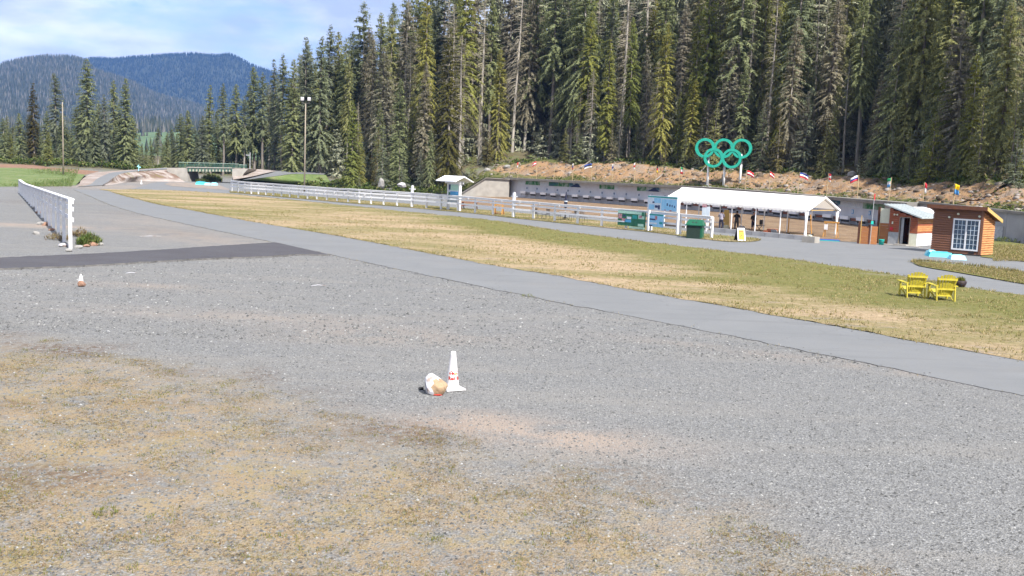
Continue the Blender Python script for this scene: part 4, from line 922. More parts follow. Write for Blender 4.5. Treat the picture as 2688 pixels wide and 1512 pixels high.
part('printed_text', MB().prism([onf(-.17, .62, .01), onf(.17, .62, .01), onf(.17, .69, .01), onf(-.17, .69, .01)], (0, -.003, 0)).prism([onf(-.12, .52, .01), onf(.12, .52, .01), onf(.12, .56, .01), onf(-.12, .56, .01)], (0, -.003, 0)), 'board_brown', fr)
part('diamond_symbol', MB().prism([onf(0, .17, .01), onf(.13, .31, .01), onf(0, .45, .01), onf(-.13, .31, .01)], (0, -.003, 0)), 'board_brown', fr); part('symbol_centre', MB().prism([onf(-.06, .25, .016), onf(.06, .25, .016), onf(.06, .33, .016), onf(-.06, .33, .016)], (0, -.003, 0)), 'sign_yellow', fr)
part('rear_panel', MB().hexa([(-.30, .27, .0), (.30, .27, .0), (.30, .30, .0), (-.30, .30, .0), (-.27, .003, .88), (.27, .003, .88), (.27, .03, .88), (-.27, .03, .88)]), 'black', o)

# ================================================================== HUTS
def local_frame(corner, side_dir_deg):
    a = R(side_dir_deg); return Vector((-math.cos(a), math.sin(a), 0)), Vector((math.sin(a), math.cos(a), 0))
HC = G(2571, 673.6)
hu, hv = local_frame(HC, 46)
hut = thing('brown_hut', HC, 'brown timber hut with large gridded window beside the pavement', 'hut')
HW, HD, HF, HB = 3.0, 1.9, 2.82, 2.25
def hp(u, v, z): return hu * u + hv * v + Vector((0, 0, z))
def hbox(u0, u1, v0, v1, z0, z1): return MB().hexa([hp(u1, v0, z0), hp(u0, v0, z0), hp(u0, v1, z0), hp(u1, v1, z0), hp(u1, v0, z1), hp(u0, v0, z1), hp(u0, v1, z1), hp(u1, v1, z1)])
part('wall', MB().hexa([hp(HW - .03, .03, .12), hp(.03, .03, .12), hp(.03, HD - .03, .12), hp(HW - .03, HD - .03, .12), hp(HW - .03, .03, HF - .05), hp(.03, .03, HF - .05), hp(.03, HD - .03, HB - .05), hp(HW - .03, HD - .03, HB - .05)]), 'brown_siding', hut)
part('base', hbox(.05, HW - .05, .05, HD - .05, 0, .119), 'concrete_dark', hut)
WU0, WU1, WZ0, WZ1 = .18, 1.66, .36, 2.16
nb_ = 19
for k in range(nb_):
    z0, z1 = .10 + (HF - .12) * k / nb_, .10 + (HF - .12) * (k + 1) / nb_ - .02
    spans = [(0, HW)] if (z1 < WZ0 - .05 or z0 > WZ1 + .05) else [(0, WU0 - .05), (WU1 + .05, HW)]
    for u0, u1 in spans:
        part('siding_board', MB().hexa([hp(u1, -.055, z0), hp(u0, -.055, z0), hp(u0, .028, z0), hp(u1, .028, z0), hp(u1, -.012, z1), hp(u0, -.012, z1), hp(u0, .028, z1), hp(u1, .028, z1)]), 'brown_siding', hut)
    zt = min(z1, HB - .06)
    vend = HD if z1 < HB - .06 else HD * (HF - .07 - z1) / (HF - HB)
    if vend > .15:
        part('siding_board', MB().hexa([hp(-.06, -.03, z0), hp(-.06, vend, z0), hp(.028, vend, z0), hp(.028, -.03, z0), hp(-.012, -.03, z1), hp(-.012, vend, z1), hp(.028, vend, z1), hp(.028, -.03, z1)]), 'sunlit_siding', hut)
part('corner_trim', hbox(-.07, .08, -.075, .0, .1, HF - .08), 'brown_siding', hut)
rf = part('roof', MB().hexa([hp(HW + .3, -.32, HF + .05), hp(-.32, -.32, HF + .05), hp(-.32, HD + .32, HB - .14), hp(HW + .3, HD + .32, HB - .14), hp(HW + .3, -.32, HF + .16), hp(-.32, -.32, HF + .16), hp(-.32, HD + .32, HB - .03), hp(HW + .3, HD + .32, HB - .03)]), 'fascia_brown', hut)
part('fascia', hbox(-.33, HW + .31, -.36, -.323, HF - .04, HF + .19), 'fascia_brown', rf)
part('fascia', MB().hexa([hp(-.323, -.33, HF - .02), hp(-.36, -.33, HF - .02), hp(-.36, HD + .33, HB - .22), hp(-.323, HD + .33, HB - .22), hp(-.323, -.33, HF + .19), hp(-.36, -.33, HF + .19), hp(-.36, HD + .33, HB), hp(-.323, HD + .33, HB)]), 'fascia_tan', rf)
win = part('window', hbox(WU0, WU1, -.02, .04, WZ0, WZ1), 'dark_interior', hut)
part('frame', hbox(WU0 - .06, WU1 + .06, -.07, -.021, WZ1 - .03, WZ1 + .06), 'white_paint', win); part('frame', hbox(WU0 - .06, WU1 + .06, -.07, -.021, WZ0 - .06, WZ0 + .03), 'white_paint', win)
for u in (WU0 - .06, WU1 - .02): part('frame', hbox(u, u + .08, -.069, -.022, WZ0 + .031, WZ1 - .031), 'white_paint', win)
um = (WU0 + WU1) / 2; part('mullion', hbox(um - .045, um + .045, -.066, -.022, WZ0 + .031, WZ1 - .031), 'white_paint', win)
cw = (um - .045 - WU0 - .025) / 3; ch = (WZ1 - WZ0 - .07) / 6
for sidx, us in enumerate((WU0 + .022, um + .047)):
    for i in range(3):
        for j in range(6):
            part('pane', hbox(us + cw * i + .012, us + cw * (i + 1) - .012, -.034, -.024, WZ0 + .035 + ch * j + .012, WZ0 + .035 + ch * (j + 1) - .012), 'glass_dark', win)
    for i in (1, 2): part('glazing_bar', hbox(us + cw * i - .012, us + cw * i + .012, -.045, -.023, WZ0 + .033, WZ1 - .033), 'print_pale', win)
    for j in range(1, 6): part('glazing_bar', hbox(us + .003, us + cw * 3 - .003, -.043, -.0235, WZ0 + .035 + ch * j - .011, WZ0 + .035 + ch * j + .011), 'print_pale', win)
for u, z in ((1.98, 2.28), (1.45, 2.5), (.17, 2.42)):
    part('wall_lamp', MB().tube([hp(u, -.02, z), hp(u, -.14, z)], [.055, .07], 10), 'cream_panel', hut, True)
part('vent', hbox(.32, .66, -.06, -.04, .13, .25), 'black', hut)
# red shed with open door
SC = G(2404, 648); su, sv = local_frame(SC, 45)
shed = thing('red_shed', SC, 'red timber shed with open doorway and pale metal roof', 'shed')
def sp(u, v, z): return su * u + sv * v + Vector((0, 0, z))
def sbox(u0, u1, v0, v1, z0, z1): return MB().hexa([sp(u1, v0, z0), sp(u0, v0, z0), sp(u0, v1, z0), sp(u1, v1, z0), sp(u1, v0, z1), sp(u0, v0, z1), sp(u0, v1, z1), sp(u1, v1, z1)])
SW, SD = 2.0, 2.6
def stop(u): return lerp(2.02, 2.62, u / SW)
DU0, DU1, DZ = .55, 1.22, 1.92
part('wall', MB().hexa([sp(SW, SD - .08, .05), sp(0, SD - .08, .05), sp(0, SD, .05), sp(SW, SD, .05), sp(SW, SD - .08, stop(SW)), sp(0, SD - .08, stop(0)), sp(0, SD, stop(0)), sp(SW, SD, stop(SW))]), 'red_wood', shed)
part('wall', sbox(0, .05, .06, SD - .09, .05, 2.0), 'dark_interior', shed); part('wall', sbox(SW - .05, SW, .06, SD - .09, .05, 2.55), 'red_wood', shed)
part('floor', sbox(.05, SW - .05, .07, SD - .1, .02, .12), 'dark_interior', shed)
for k in range(13):
    z0, z1 = .9 + 1.75 * k / 13, .9 + 1.75 * (k + 1) / 13 - .012
    for u0, u1 in ([(0, DU0 - .05), (DU1 + .05, SW)] if z0 < DZ + .04 else [(0, SW)]):
        if z1 > stop(u0) - .04: u0 = max(u0, SW * (z1 + .04 - 2.02) / .6)
        if u1 - u0 > .06: part('siding_board', sbox(u0, u1, -.02, .055, z0, z1), 'red_wood', shed)
    if z1 < 2.0: part('siding_board', sbox(-.03, -.002, -.02, SD, z0, z1), 'sunlit_siding' if k % 4 else 'red_wood', shed)
part('lower_panel', sbox(0, DU0 - .05, -.01, .05, .05, .89), 'cream_panel', shed); part('lower_panel', sbox(DU1 + .05, SW, -.01, .05, .05, .89), 'grey_metal', shed); part('lower_panel', sbox(-.025, -.003, -.012, SD, .05, .89), 'white_paint', shed)
dr = part('doorway', sbox(DU0, DU1, 1.6, 1.64, .12, DZ), 'dark_interior', shed)
part('door_frame', sbox(DU0 - .05, DU0, -.04, .06, .1, DZ + .05), 'grey_wood', dr); part('door_frame', sbox(DU1, DU1 + .05, -.04, .06, .1, DZ + .05), 'grey_wood', dr); part('door_frame', sbox(DU0 + .001, DU1 - .001, -.04, .06, DZ, DZ + .05), 'grey_wood', dr)
part('door', sbox(DU1 - .22, DU1 - .02, .1, .14, .13, DZ - .02), 'grey_metal', dr)
part('shelf', sbox(DU0 + .08, DU1 - .28, .7, 1.1, .75, .8), 'grey_wood', dr)
rf = part('roof', MB().hexa([sp(SW + .3, -.35, stop(SW) + .12), sp(-.4, -.35, stop(0) - .09), sp(-.4, SD + .3, stop(0) - .09), sp(SW + .3, SD + .3, stop(SW) + .12), sp(SW + .3, -.35, stop(SW) + .19), sp(-.4, -.35, stop(0) - .02), sp(-.4, SD + .3, stop(0) - .02), sp(SW + .3, SD + .3, stop(SW) + .19)]), 'roof_metal', shed)
for k in range(7): part('seam', MB().beam(sp(SW + .3, -.3 + k * .52, stop(SW) + .205), sp(-.4, -.3 + k * .52, stop(0) - .005), .03, .025), 'roof_metal', rf)
for u in (1.62, 1.42): part('wall_lamp', MB().tube([sp(u, -.02, 2.12), sp(u, -.13, 2.1)], [.05, .07], 10), 'cream_panel', shed, True)
part('switch_box', sbox(1.7, 1.8, -.05, -.021, 1.45, 1.62), 'cream_panel', shed); part('red_box', sbox(1.68, 1.88, -.06, -.022, 1.0, 1.22), 'f_red', shed)
part('step', sbox(.45, 1.35, -.55, -.06, 0, .12), 'concrete', shed); part('pad', sbox(-.5, 2.2, -.7, -.02, .0, .05), 'concrete', shed)
# second shed behind, only its roof and gable seen
sh2 = thing('rear_shed', SC + su * -.2 + sv * 3.2, 'low white-roofed shed behind the red shed', 'shed')
part('wall', MB().hexa([su * 2.0, su * 0, sv * 2.2, su * 2.0 + sv * 2.2] + [su * 2.0 + Vector((0, 0, 2.45)), Vector((0, 0, 1.95)), sv * 2.2 + Vector((0, 0, 1.95)), su * 2.0 + sv * 2.2 + Vector((0, 0, 2.45))]), 'post_brown', sh2)
part('roof', MB().hexa([su * q[0] + sv * q[1] + Vector((0, 0, q[2])) for q in ((2.3, -.3, 2.53), (-.5, -.3, 1.98), (-.5, 2.5, 1.98), (2.3, 2.5, 2.53), (2.3, -.3, 2.62), (-.5, -.3, 2.07), (-.5, 2.5, 2.07), (2.3, 2.5, 2.62))]), 'white_paint', sh2)
# board screen
for i, (x0, x1, y0, y1, topy, nm, lb) in enumerate([(2256, 2277, 640, 641.5, 594, 'board_screen', 'low brown board screen panel nearest the tent'), (2282, 2301, 641.5, 642.5, 594, 'board_screen', 'low brown board screen panel in the middle of the row'), (2305, 2329, 639, 641, 585, 'board_screen', 'tall screen of brown boards with cream upper panel beside the red shed')]):
    a, b_ = G(x0, y0), G(x1, y1); d = b_ - a; L_ = d.length
    o = thing(nm, a, lb, 'screen', 'board screens by the red shed', math.atan2(d.y, d.x)); h = D(x0, topy, a.y).z
    nb2 = 7 if i < 2 else 8
    for k in range(nb2): part('board', MB().box(0, L_, -.02, .02, .02 + h * k / nb2, .02 + h * (k + 1) / nb2 - .01), 'board_brown', o)
    ph = D(x0, (580, 590, 543)[i], a.y).z
    part('post', MB().box(-.16, -.004, -.06, .06, 0, ph), 'post_brown', o)
    part('edge_strip', MB().box(.0, .05, -.045, -.021, 0, h + (.75 if i == 0 else .02)), 'fascia_tan', o)
    if i == 2: part('upper_panel', MB().box(0, L_, -.02, .02, h + .03, D(x0, 546, a.y).z), 'cream_panel', o)
o = thing('wind_pole', G(2283, 642), 'thin grey pole with a red tip between the board screens', 'pole'); part('pole', MB().tube([(0, 0, 0), (.05, 0, 3.1)], .025, 8), 'grey_metal', o); part('wind_flag', MB().prism([(.05, .03, 3.0), (.13, .03, 3.05), (.12, .03, 3.5), (.05, .03, 3.45)], (0, .015, 0)), 'f_red', o); part('bracket', MB().box(-.06, .1, -.1, -.03, 1.4, 1.62), 'teal', o)
o = solo('bucket', MB().lathe([(.15, 0), (.19, .36), (.2, .38), (.18, .38), (.14, .03)], 16), 'teal', G(2313, 643), 'bright teal plastic bucket at the foot of the tall screen', 'bucket', smooth=True)
part('handle', MB().tube([(.2, 0, .36), (.16, -.16, .26), (0, -.24, .2), (-.16, -.16, .26), (-.2, 0, .36)], .01, 6), 'dark_metal', o)
o = thing('litter_bin', G(2337, 641), 'black square bin against the red shed wall', 'bin', rz=-.75); part('body', MB().box(-.17, .17, -.17, .17, 0, .42), 'black', o); part('rim', MB().box(-.19, .19, -.19, .19, .422, .47), 'dark_metal', o)
block('foam_ramp', G(2466, 674), .72, .42, .26, 'turquoise', 'turquoise foam ramp block in front of the brown hut window', -.1, 'ramps in front of the hut')
block('foam_ramp', G(2443, 671), .26, .3, .3, 'pale_blue', 'small pale blue block at the near corner of the brown hut', .2, 'ramps in front of the hut')
block('foam_ramp', G(2511, 681), .44, .4, .24, 'pale_blue', 'pale blue foam ramp block beside the turquoise one', -.1, 'ramps in front of the hut')

# ================================================================== ADIRONDACK CHAIRS AND PLANTER
def adirondack(p, rz, label):
    o = thing('adirondack_chair', p, label, 'chair', 'yellow garden chairs on the lawn', rz); Y_ = 'yellow_plastic'   # faces +y, back towards -y
    for i in range(6):
        y0 = .38 - i * .12; z = .37 - i * .030
        part('seat_slat', MB().hexa([(-.27, y0 - .105, z - .045), (.27, y0 - .105, z - .045), (.27, y0, z - .02), (-.27, y0, z - .02), (-.27, y0 - .105, z - .02), (.27, y0 - .105, z - .02), (.27, y0, z + .005), (-.27, y0, z + .005)]), Y_, o)
    for i in range(7):
        x = (i - 3) / 3; hgt = .98 - .11 * x * x; xb, xt = x * .235, x * .32; w = .034; wt = .044
        yb, yt = -.27 + .05 * x * x, -.52 + .07 * x * x
        part('back_slat', MB().hexa([(xb - w, yb - .012, .2), (xb + w, yb - .012, .2), (xb + w, yb + .012, .2), (xb - w, yb + .012, .2), (xt - wt, yt - .012, hgt), (xt + wt, yt - .012, hgt), (xt + wt, yt + .012, hgt), (xt - wt, yt + .012, hgt)]), Y_, o)
    for z, y, wx in ((.44, -.375, .30), (.80, -.487, .34)): part('back_rail', MB().beam((-wx, y, z), (wx, y, z), .03, .06), Y_, o)
    for sx in (-1, 1):
        part('arm', MB().hexa([(sx * .35 - .075, -.36, .545), (sx * .35 + .075, -.36, .545), (sx * .37 + .085, .42, .56), (sx * .37 - .085, .42, .56), (sx * .35 - .075, -.36, .57), (sx * .35 + .075, -.36, .57), (sx * .37 + .085, .42, .585), (sx * .37 - .085, .42, .585)]), Y_, o)
        part('leg', MB().beam((sx * .33, .36, .0), (sx * .33, .34, .555), .04, .12, (0, 1, 0)), Y_, o)
        part('leg', MB().hexa([(sx * .29 - .02, -.50, .0), (sx * .29 + .02, -.50, .0), (sx * .29 + .02, -.40, .0), (sx * .29 - .02, -.40, .0), (sx * .29 - .02, .30, .25), (sx * .29 + .02, .30, .25), (sx * .29 + .02, .36, .36), (sx * .29 - .02, .36, .36)]), Y_, o)
        part('leg', MB().beam((sx * .315, -.44, .0), (sx * .325, -.34, .545), .035, .08, (0, 1, 0)), Y_, o)
adirondack(G(2393, 780), R(-3), 'yellow slatted garden chair standing farther from the black planter')
adirondack(G(2470, 788), R(-3), 'yellow slatted garden chair beside the black planter')
o = thing('planter', G(2519, 754), 'round black planter bowl with small flowers behind the yellow chair', 'planter')
part('bowl', MB().lathe([(.14, 0), (.2, .04), (.25, .16), (.255, .24), (.22, .29), (.2, .27), (.1, .2)], 18), 'black_rubber', o, True)
PLANT = o

# ================================================================== CONE, ROCKS
CP = G(1187, 1022)
cone = thing('traffic_cone', CP, 'white traffic cone with red bull emblem standing on the gravel', 'cone', rz=R(28))
def crad(z): return lerp(.128, .046, (z - .04) / .66)
part('cone', MB().lathe([(.135, .038), (crad(.05), .05)] + [(crad(.05 + .65 * k / 10), .05 + .65 * k / 10) for k in range(1, 11)] + [(.03, .705), (.028, .69)], 28), 'white_plastic', cone, True)
bs = MB().hexa([(-.19, -.19, .012), (.19, -.19, .012), (.19, .19, .012), (-.19, .19, .012), (-.18, -.18, .042), (.18, -.18, .042), (.18, .18, .042), (-.18, .18, .042)])
part('base', bs, 'white_plastic', cone)
for sx in (-1, 1):
    for sy in (-1, 1): part('foot', MB().box(sx * .14 - .035, sx * .14 + .035, sy * .14 - .035, sy * .14 + .035, 0, .0118), 'black_rubber', cone)
cv = bpy.data.curves.new('lettering', 'FONT'); cv.body = 'Red Bull'; cv.size = .09; cv.offset = .0035; cv.align_x = 'CENTER'; cv.resolution_u = 2
tob = bpy.data.objects.new('lettering', cv); COL.objects.link(tob)
dg = bpy.context.evaluated_depsgraph_get(); tme = bpy.data.meshes.new_from_object(tob.evaluated_get(dg)); COL.objects.unlink(tob); bpy.data.objects.remove(tob)
FACE = R(-90 - 28 + 36)                                          # the print turns a little to the right of the camera
def wrap(x, z, e=.003):
    r_ = crad(z) + e; a = FACE + x / r_; return (r_ * math.cos(a), r_ * math.sin(a), z)
bmt = bmesh.new(); bmt.from_mesh(tme); bmesh.ops.triangulate(bmt, faces=bmt.faces)
for v in bmt.verts: v.co = Vector(wrap(v.co.x * .95, .195 + v.co.y))
bmt.to_mesh(tme); bmt.free(); tme.materials.clear(); tme.materials.append(MATS['red_bit']); link(bpy.data.objects.new('lettering', tme), cone)
def emblem(s):
    out = [(.012, .0), (.02, .022), (.045, .034), (.065, .052), (.082, .040), (.10, .034), (.118, .012), (.104, .014), (.098, -.008), (.088, .008), (.066, .010), (.05, -.006), (.044, .004), (.03, .006)]
    return MB().add([wrap(s * x * 1.1, .29 + z * 1.35) for x, z in out], [tuple(range(len(out))) if s < 0 else tuple(range(len(out)))[::-1]])
part('bull_emblem', emblem(1), 'red_bit', cone); part('bull_emblem', emblem(-1), 'red_bit', cone)
part('sun_emblem', MB().add([wrap(.016 * math.cos(a_), .305 + .016 * math.sin(a_), .002) for a_ in [k * math.pi / 5 for k in range(10)]], [tuple(range(10))]), 'f_yellow', cone)
rk = solo('shade_toned_rock', MB().rock((0, 0, .15), .235, .18, .20, 12, 3, .16), 'tan_rock', G(1141, 1034), 'tan rock with pale top and shade-blue left side leaning beside the traffic cone', 'rock')
rme = rk.data; rme.materials.append(MATS['white_rock'])
for f in rme.polygons:
    c_ = f.center
    if c_.x < -.03 + .02 * math.sin(c_.z * 30) or c_.z > .27: f.material_index = 1  # pale left and top faces; the left's bluish shade is put into the colour
part('red_base', MB().rock((.08, -.13, .012), .085, .03, .016, 4), 'red_bit', rk)
solo('black_pebble', MB().rock((0, 0, .025), .05, .04, .035, 8), 'black', G(1106, 1023), 'small black lump on the gravel beside the tan rock', 'stone')
o = solo('brown_stone', MB().rock((0, 0, .085), .13, .11, .11, 16), 'brown_rock', G(214, 752.5), 'round brown stone with a white cone tip behind it', 'stone')
solo('small_cone', MB().lathe([(.11, 0), (.11, .02), (.085, .03), (.06, .2), (.02, .33), (.012, .335)], 14), 'white_plastic', G(212.5, 747.5), 'small white cone standing behind the round brown stone', 'cone', smooth=True)
for i, (px, py, L_, a_) in enumerate([(395, 622, 1.1, .25), (836, 752, .5, .02), (345, 719, .35, .1)]):
    solo('pale_stick', MB().tube([(-L_ / 2, 0, .03), (0, .03, .05), (L_ / 2, 0, .03)], [.008, .013, .008], 6), 'white_rock', G(px, py), 'pale stick lying on the grey gravel', 'stick', 'pale sticks on the gravel', a_ + .5)

# ================================================================== BEHIND THE FENCE: PICNIC TABLE, CHAIRS
o = thing('picnic_table', G(1232, 550.5), 'red-brown picnic table behind the white fence', 'picnic table', rz=R(-8))
for i in range(4): part('top_plank', MB().box(-.9, .9, -.36 + i * .18, -.2 + i * .18, .72, .76), 'picnic_wood', o)
for sy in (-1, 1):
    for q in (0, 1): part('seat_plank', MB().box(-.9, .9, sy * .72 - .14 + q * .15, sy * .72 - .01 + q * .15, .42, .46), 'picnic_wood', o)
for sx in (-1, 1):
    for sy in (-1, 1): part('leg', MB().beam((sx * .68, sy * .68, 0), (sx * .68, sy * .2, .719), .05, .09, (1, 0, 0)), 'picnic_wood', o)
    part('cross_bar', MB().box(sx * .68 - .075, sx * .68 - .027, -.8, .8, .34, .418), 'picnic_wood', o)
o = thing('wooden_swing_bench', G(1309, 564), 'orange wooden bench frame behind the white fence', 'bench', rz=R(-20))
for sx in (-1, 1):
    for sy in (-1, 1): part('leg', MB().beam((sx * .42, sy * .28, 0), (sx * .36, sy * .02, .9), .06, .09, (1, 0, 0)), 'orange_wood', o)
part('seat', MB().box(-.42, .42, -.22, .22, .14, .19), 'picnic_wood', o); part('top_beam', MB().box(-.45, .45, -.05, .05, .9, .98), 'orange_wood', o)
def patio_chair(px, py, rz, label):
    o = thing('patio_chair', G(px, py), label, 'chair', 'dark patio chairs behind the fence', rz)
    part('seat', MB().box(-.24, .24, -.24, .24, .42, .45), 'dark_metal', o)
    for k in range(5): part('back_slat', MB().box(-.2 + k * .09, -.16 + k * .09, .22, .24, .46, .84), 'dark_metal', o)
    part('back_rail', MB().box(-.25, .25, .215, .25, .84, .89), 'dark_metal', o)
    for sx in (-1, 1):
        for sy in (-1, 1): part('leg', MB().tube([(sx * .22, sy * .2, .42), (sx * .25, sy * .26, 0)], .015, 6), 'dark_metal', o)
        part('arm', MB().tube([(sx * .25, -.22, .43), (sx * .26, -.22, .64), (sx * .26, .23, .64)], .014, 6), 'dark_metal', o)
for i, (px, py, rz, lb) in enumerate([(1411, 574, 2.2, 'dark metal patio chair nearest the wooden bench frame'), (1433, 576, -.8, 'second dark metal patio chair from the wooden bench frame'), (1463, 578, 1.2, 'dark metal patio chair on the bench side of the round table'), (1503, 580, -1.2, 'dark metal patio chair beside the round table toward the green photo sign'), (1531, 583.5, .5, 'dark metal patio chair nearest the green photo sign')]): patio_chair(px, py, rz, lb)
o = thing('patio_table', G(1483, 578.5), 'round grey patio table with folded umbrella among the dark chairs', 'table')
part('table_top', MB().lathe([(.55, .70), (.57, .72), (.55, .74)], 20), 'grey_metal', o); part('stem', MB().tube([(0, 0, .05), (0, 0, .70)], .05, 8), 'dark_metal', o)
for k in range(4): a_ = k * math.pi / 2 + .4; part('foot', MB().tube([(0, 0, .3), (.2 * math.cos(a_), .2 * math.sin(a_), .2), (.42 * math.cos(a_), .42 * math.sin(a_), 0)], .025, 6), 'dark_metal', o)
um = thing('umbrella', G(1483, 578.5) + Vector((0, 0, .741)), 'folded navy patio umbrella standing in the round table', 'umbrella')
part('pole', MB().tube([(0, 0, 0), (0, 0, 1.75)], .025, 8), 'grey_metal', um)
part('canopy', MB().lathe([(.06, .3), (.14, .4), (.15, .7), (.10, 1.2), (.06, 1.5), (.03, 1.72)], 12), 'cloth_navy', um); part('tie', MB().lathe([(.15, .86), (.155, .9), (.15, .94)], 12), 'print_pale', um)

# ================================================================== OLYMPIC RINGS
RY = interp(1850, WALLD) + 1.6
r0 = D(1856, 492, RY); r0.z = wall_top(1856) - .25
rings = thing('ring_sculpture', r0, 'large green five-ring sculpture on white poles above the range', 'sculpture', rz=R(-20))
RC = [(1850.5, 388.5), (1902, 390), (1951.5, 391.5), (1874.5, 414.5), (1924.5, 417)]
inv = Matrix.Rotation(R(20), 4, 'Z')
ppm = FOC / RY
for i, (px, py) in enumerate(RC):
    c_ = inv @ (D(px, py, RY) - r0); yo = 0 if i < 3 else -.03
    n_ = 40; Ro, Ri, dp = 25.2 / ppm, 18.7 / ppm, .32; mb = MB()
    for k in range(n_):
        a_ = 2 * math.pi * k / n_
        for rr, y in ((Ro, -dp), (Ro, dp), (Ri, dp), (Ri, -dp)): mb.v.append((c_.x + rr * math.cos(a_), c_.y * 0 + yo + y * (1 + .02 * i), c_.z + rr * math.sin(a_)))
    for k in range(n_):
        for j in range(4): mb.f.append((k * 4 + j, k * 4 + (j + 1) % 4, ((k + 1) % n_) * 4 + (j + 1) % 4, ((k + 1) % n_) * 4 + j))
    part('ring', mb, 'ring_green', rings)
for (pb, pt) in (((1855, 489), (1858.5, 412)), ((1900, 491), (1902.5, 425)), ((1944, 493.5), (1949, 405))):
    a_, b_ = inv @ (D(*pb, RY) - r0), inv @ (D(*pt, RY) - r0)
    a_.y = .40; b_.y = .40; b_.x = a_.x
    part('pole', MB().tube([a_, b_], .15, 10), 'white_paint', rings, True); part('footing', MB().box(a_.x - .55, a_.x + .55, .1, .7, a_.z - .15, a_.z - .02), 'white_paint', rings)

# ================================================================== FLAGS
FL = [(1355.7, 425, 467, ['f_red', 'f_white'], -.3, 'red and white limp flag on the pole nearest the wing wall'),
      (1404.6, 423, 467, ['f_red', 'f_white', 'f_red'], -.75, 'red flag with white middle stripe near the wing wall'),
      (1450, 426, 470, None, 0, 'bare wooden flagpole without flag above the target wall'),
      (1499, 428, 473, ['f_white', 'f_blue', 'f_red'], -.18, 'limp white, blue and red flag above the target wall'),
      (1549.5, 428, 475, ['f_blue', 'f_black', 'f_white'], -1.25, 'blue, black and white flag flying out above the target wall'),
      (1603, 429.5, 478, ['f_white', 'f_blue', 'f_white'], -.25, 'limp white flag with blue band above the target wall'),
      (1660.8, 426, 480, ['f_white', 'f_red', 'f_white'], -.3, 'limp white and pale red flag above the target wall'),
      (1718, 434, 483, ['f_black', 'f_red', 'f_yellow'], .3, 'limp black, red and yellow flag beside the rings'),
      (1778, 437, 485, ['f_green', 'f_white', 'f_red'], .45, 'green, white and red flag closest beside the rings'),
      (1953, 446, 494, ['f_red', 'f_white', 'f_red'], 1.0, 'red and white striped flag flying behind the rings poles'),
      (2015.6, 449, 497, ['f_red', 'f_white', 'f_red'], .6, 'red flag with white band above the tent middle'),
      (2089, 451, 506, ['f_blue', 'f_white', 'f_red'], 1.1, 'large blue, white and red flag above the tent'),
      (2165, 454, 512, ['f_red', 'f_white', 'f_red', 'f_white'], .28, 'limp red and white flag above the tent ridge end'),
      (2246, 459, 520, ['f_white', 'f_blue', 'f_red'], -.9, 'white, blue and red flag flying toward the tent'),
      (2327.6, 465, 527, ['f_green', 'f_white', 'f_sky'], -.35, 'limp green, white and blue flag above the red shed'),
      (2416, 478, 535, ['f_red', 'f_white'], .25, 'small faded red flag above the gap between the huts'),
      (2500, 481, 541, ['f_yellow', 'f_sky'], .42, 'yellow and blue flag above the brown hut')]
for i, (px, ty, by, stripes, fly, lb) in enumerate(FL):
    w = wall_at(px); d = wall_dir(px); p = w + Vector((-d.y, d.x, 0)) * .3; p.z = wall_top(px) - .02
    h = max(D(px, ty, p.y).z - p.z, 1.5)
    o = thing('flagpole', p, lb, 'flagpole', 'flagpoles along the target wall', 0)
    lean = (.03, -.02, .04)[i % 3]
    part('pole', MB().tube([(0, 0, 0), (lean * h * .5, 0, h * .5), (lean * h, 0, h)], .045, 8), 'pole_wood', o)
    if stripes:
        fl = MB(); fm = bpy.data.meshes.new('flag'); wdt = abs(fly) * .85; hh = .52 if abs(fly) > .5 else .85; nc, nr = 8, len(stripes) * 2; droop = .35 if abs(fly) > .5 else .1
        vs, fs, mi = [], [], []
        for r_ in range(nr + 1):
            for c_ in range(nc + 1):
                t = c_ / nc; vs.append((lean * h + math.copysign(t * wdt, fly), .09 * math.sin(t * 7 + i) * (1 if abs(fly) > .5 else 1.6) + .05 * math.sin(r_ * 2 + i), h - .05 - hh * r_ / nr - droop * t * t))
        for r_ in range(nr):
            for c_ in range(nc): a_ = r_ * (nc + 1) + c_; fs.append((a_, a_ + 1, a_ + nc + 2, a_ + nc + 1)); mi.append(r_ // 2)
        fm.from_pydata(vs, [], fs); fm.update()
        for s_ in stripes: fm.materials.append(MATS[s_])
        fm.polygons.foreach_set('material_index', mi); fm.polygons.foreach_set('use_smooth', [True] * len(fs))
        fo = link(bpy.data.objects.new('flag', fm), o); md = fo.modifiers.new('thickness', 'SOLIDIFY'); md.thickness = .012

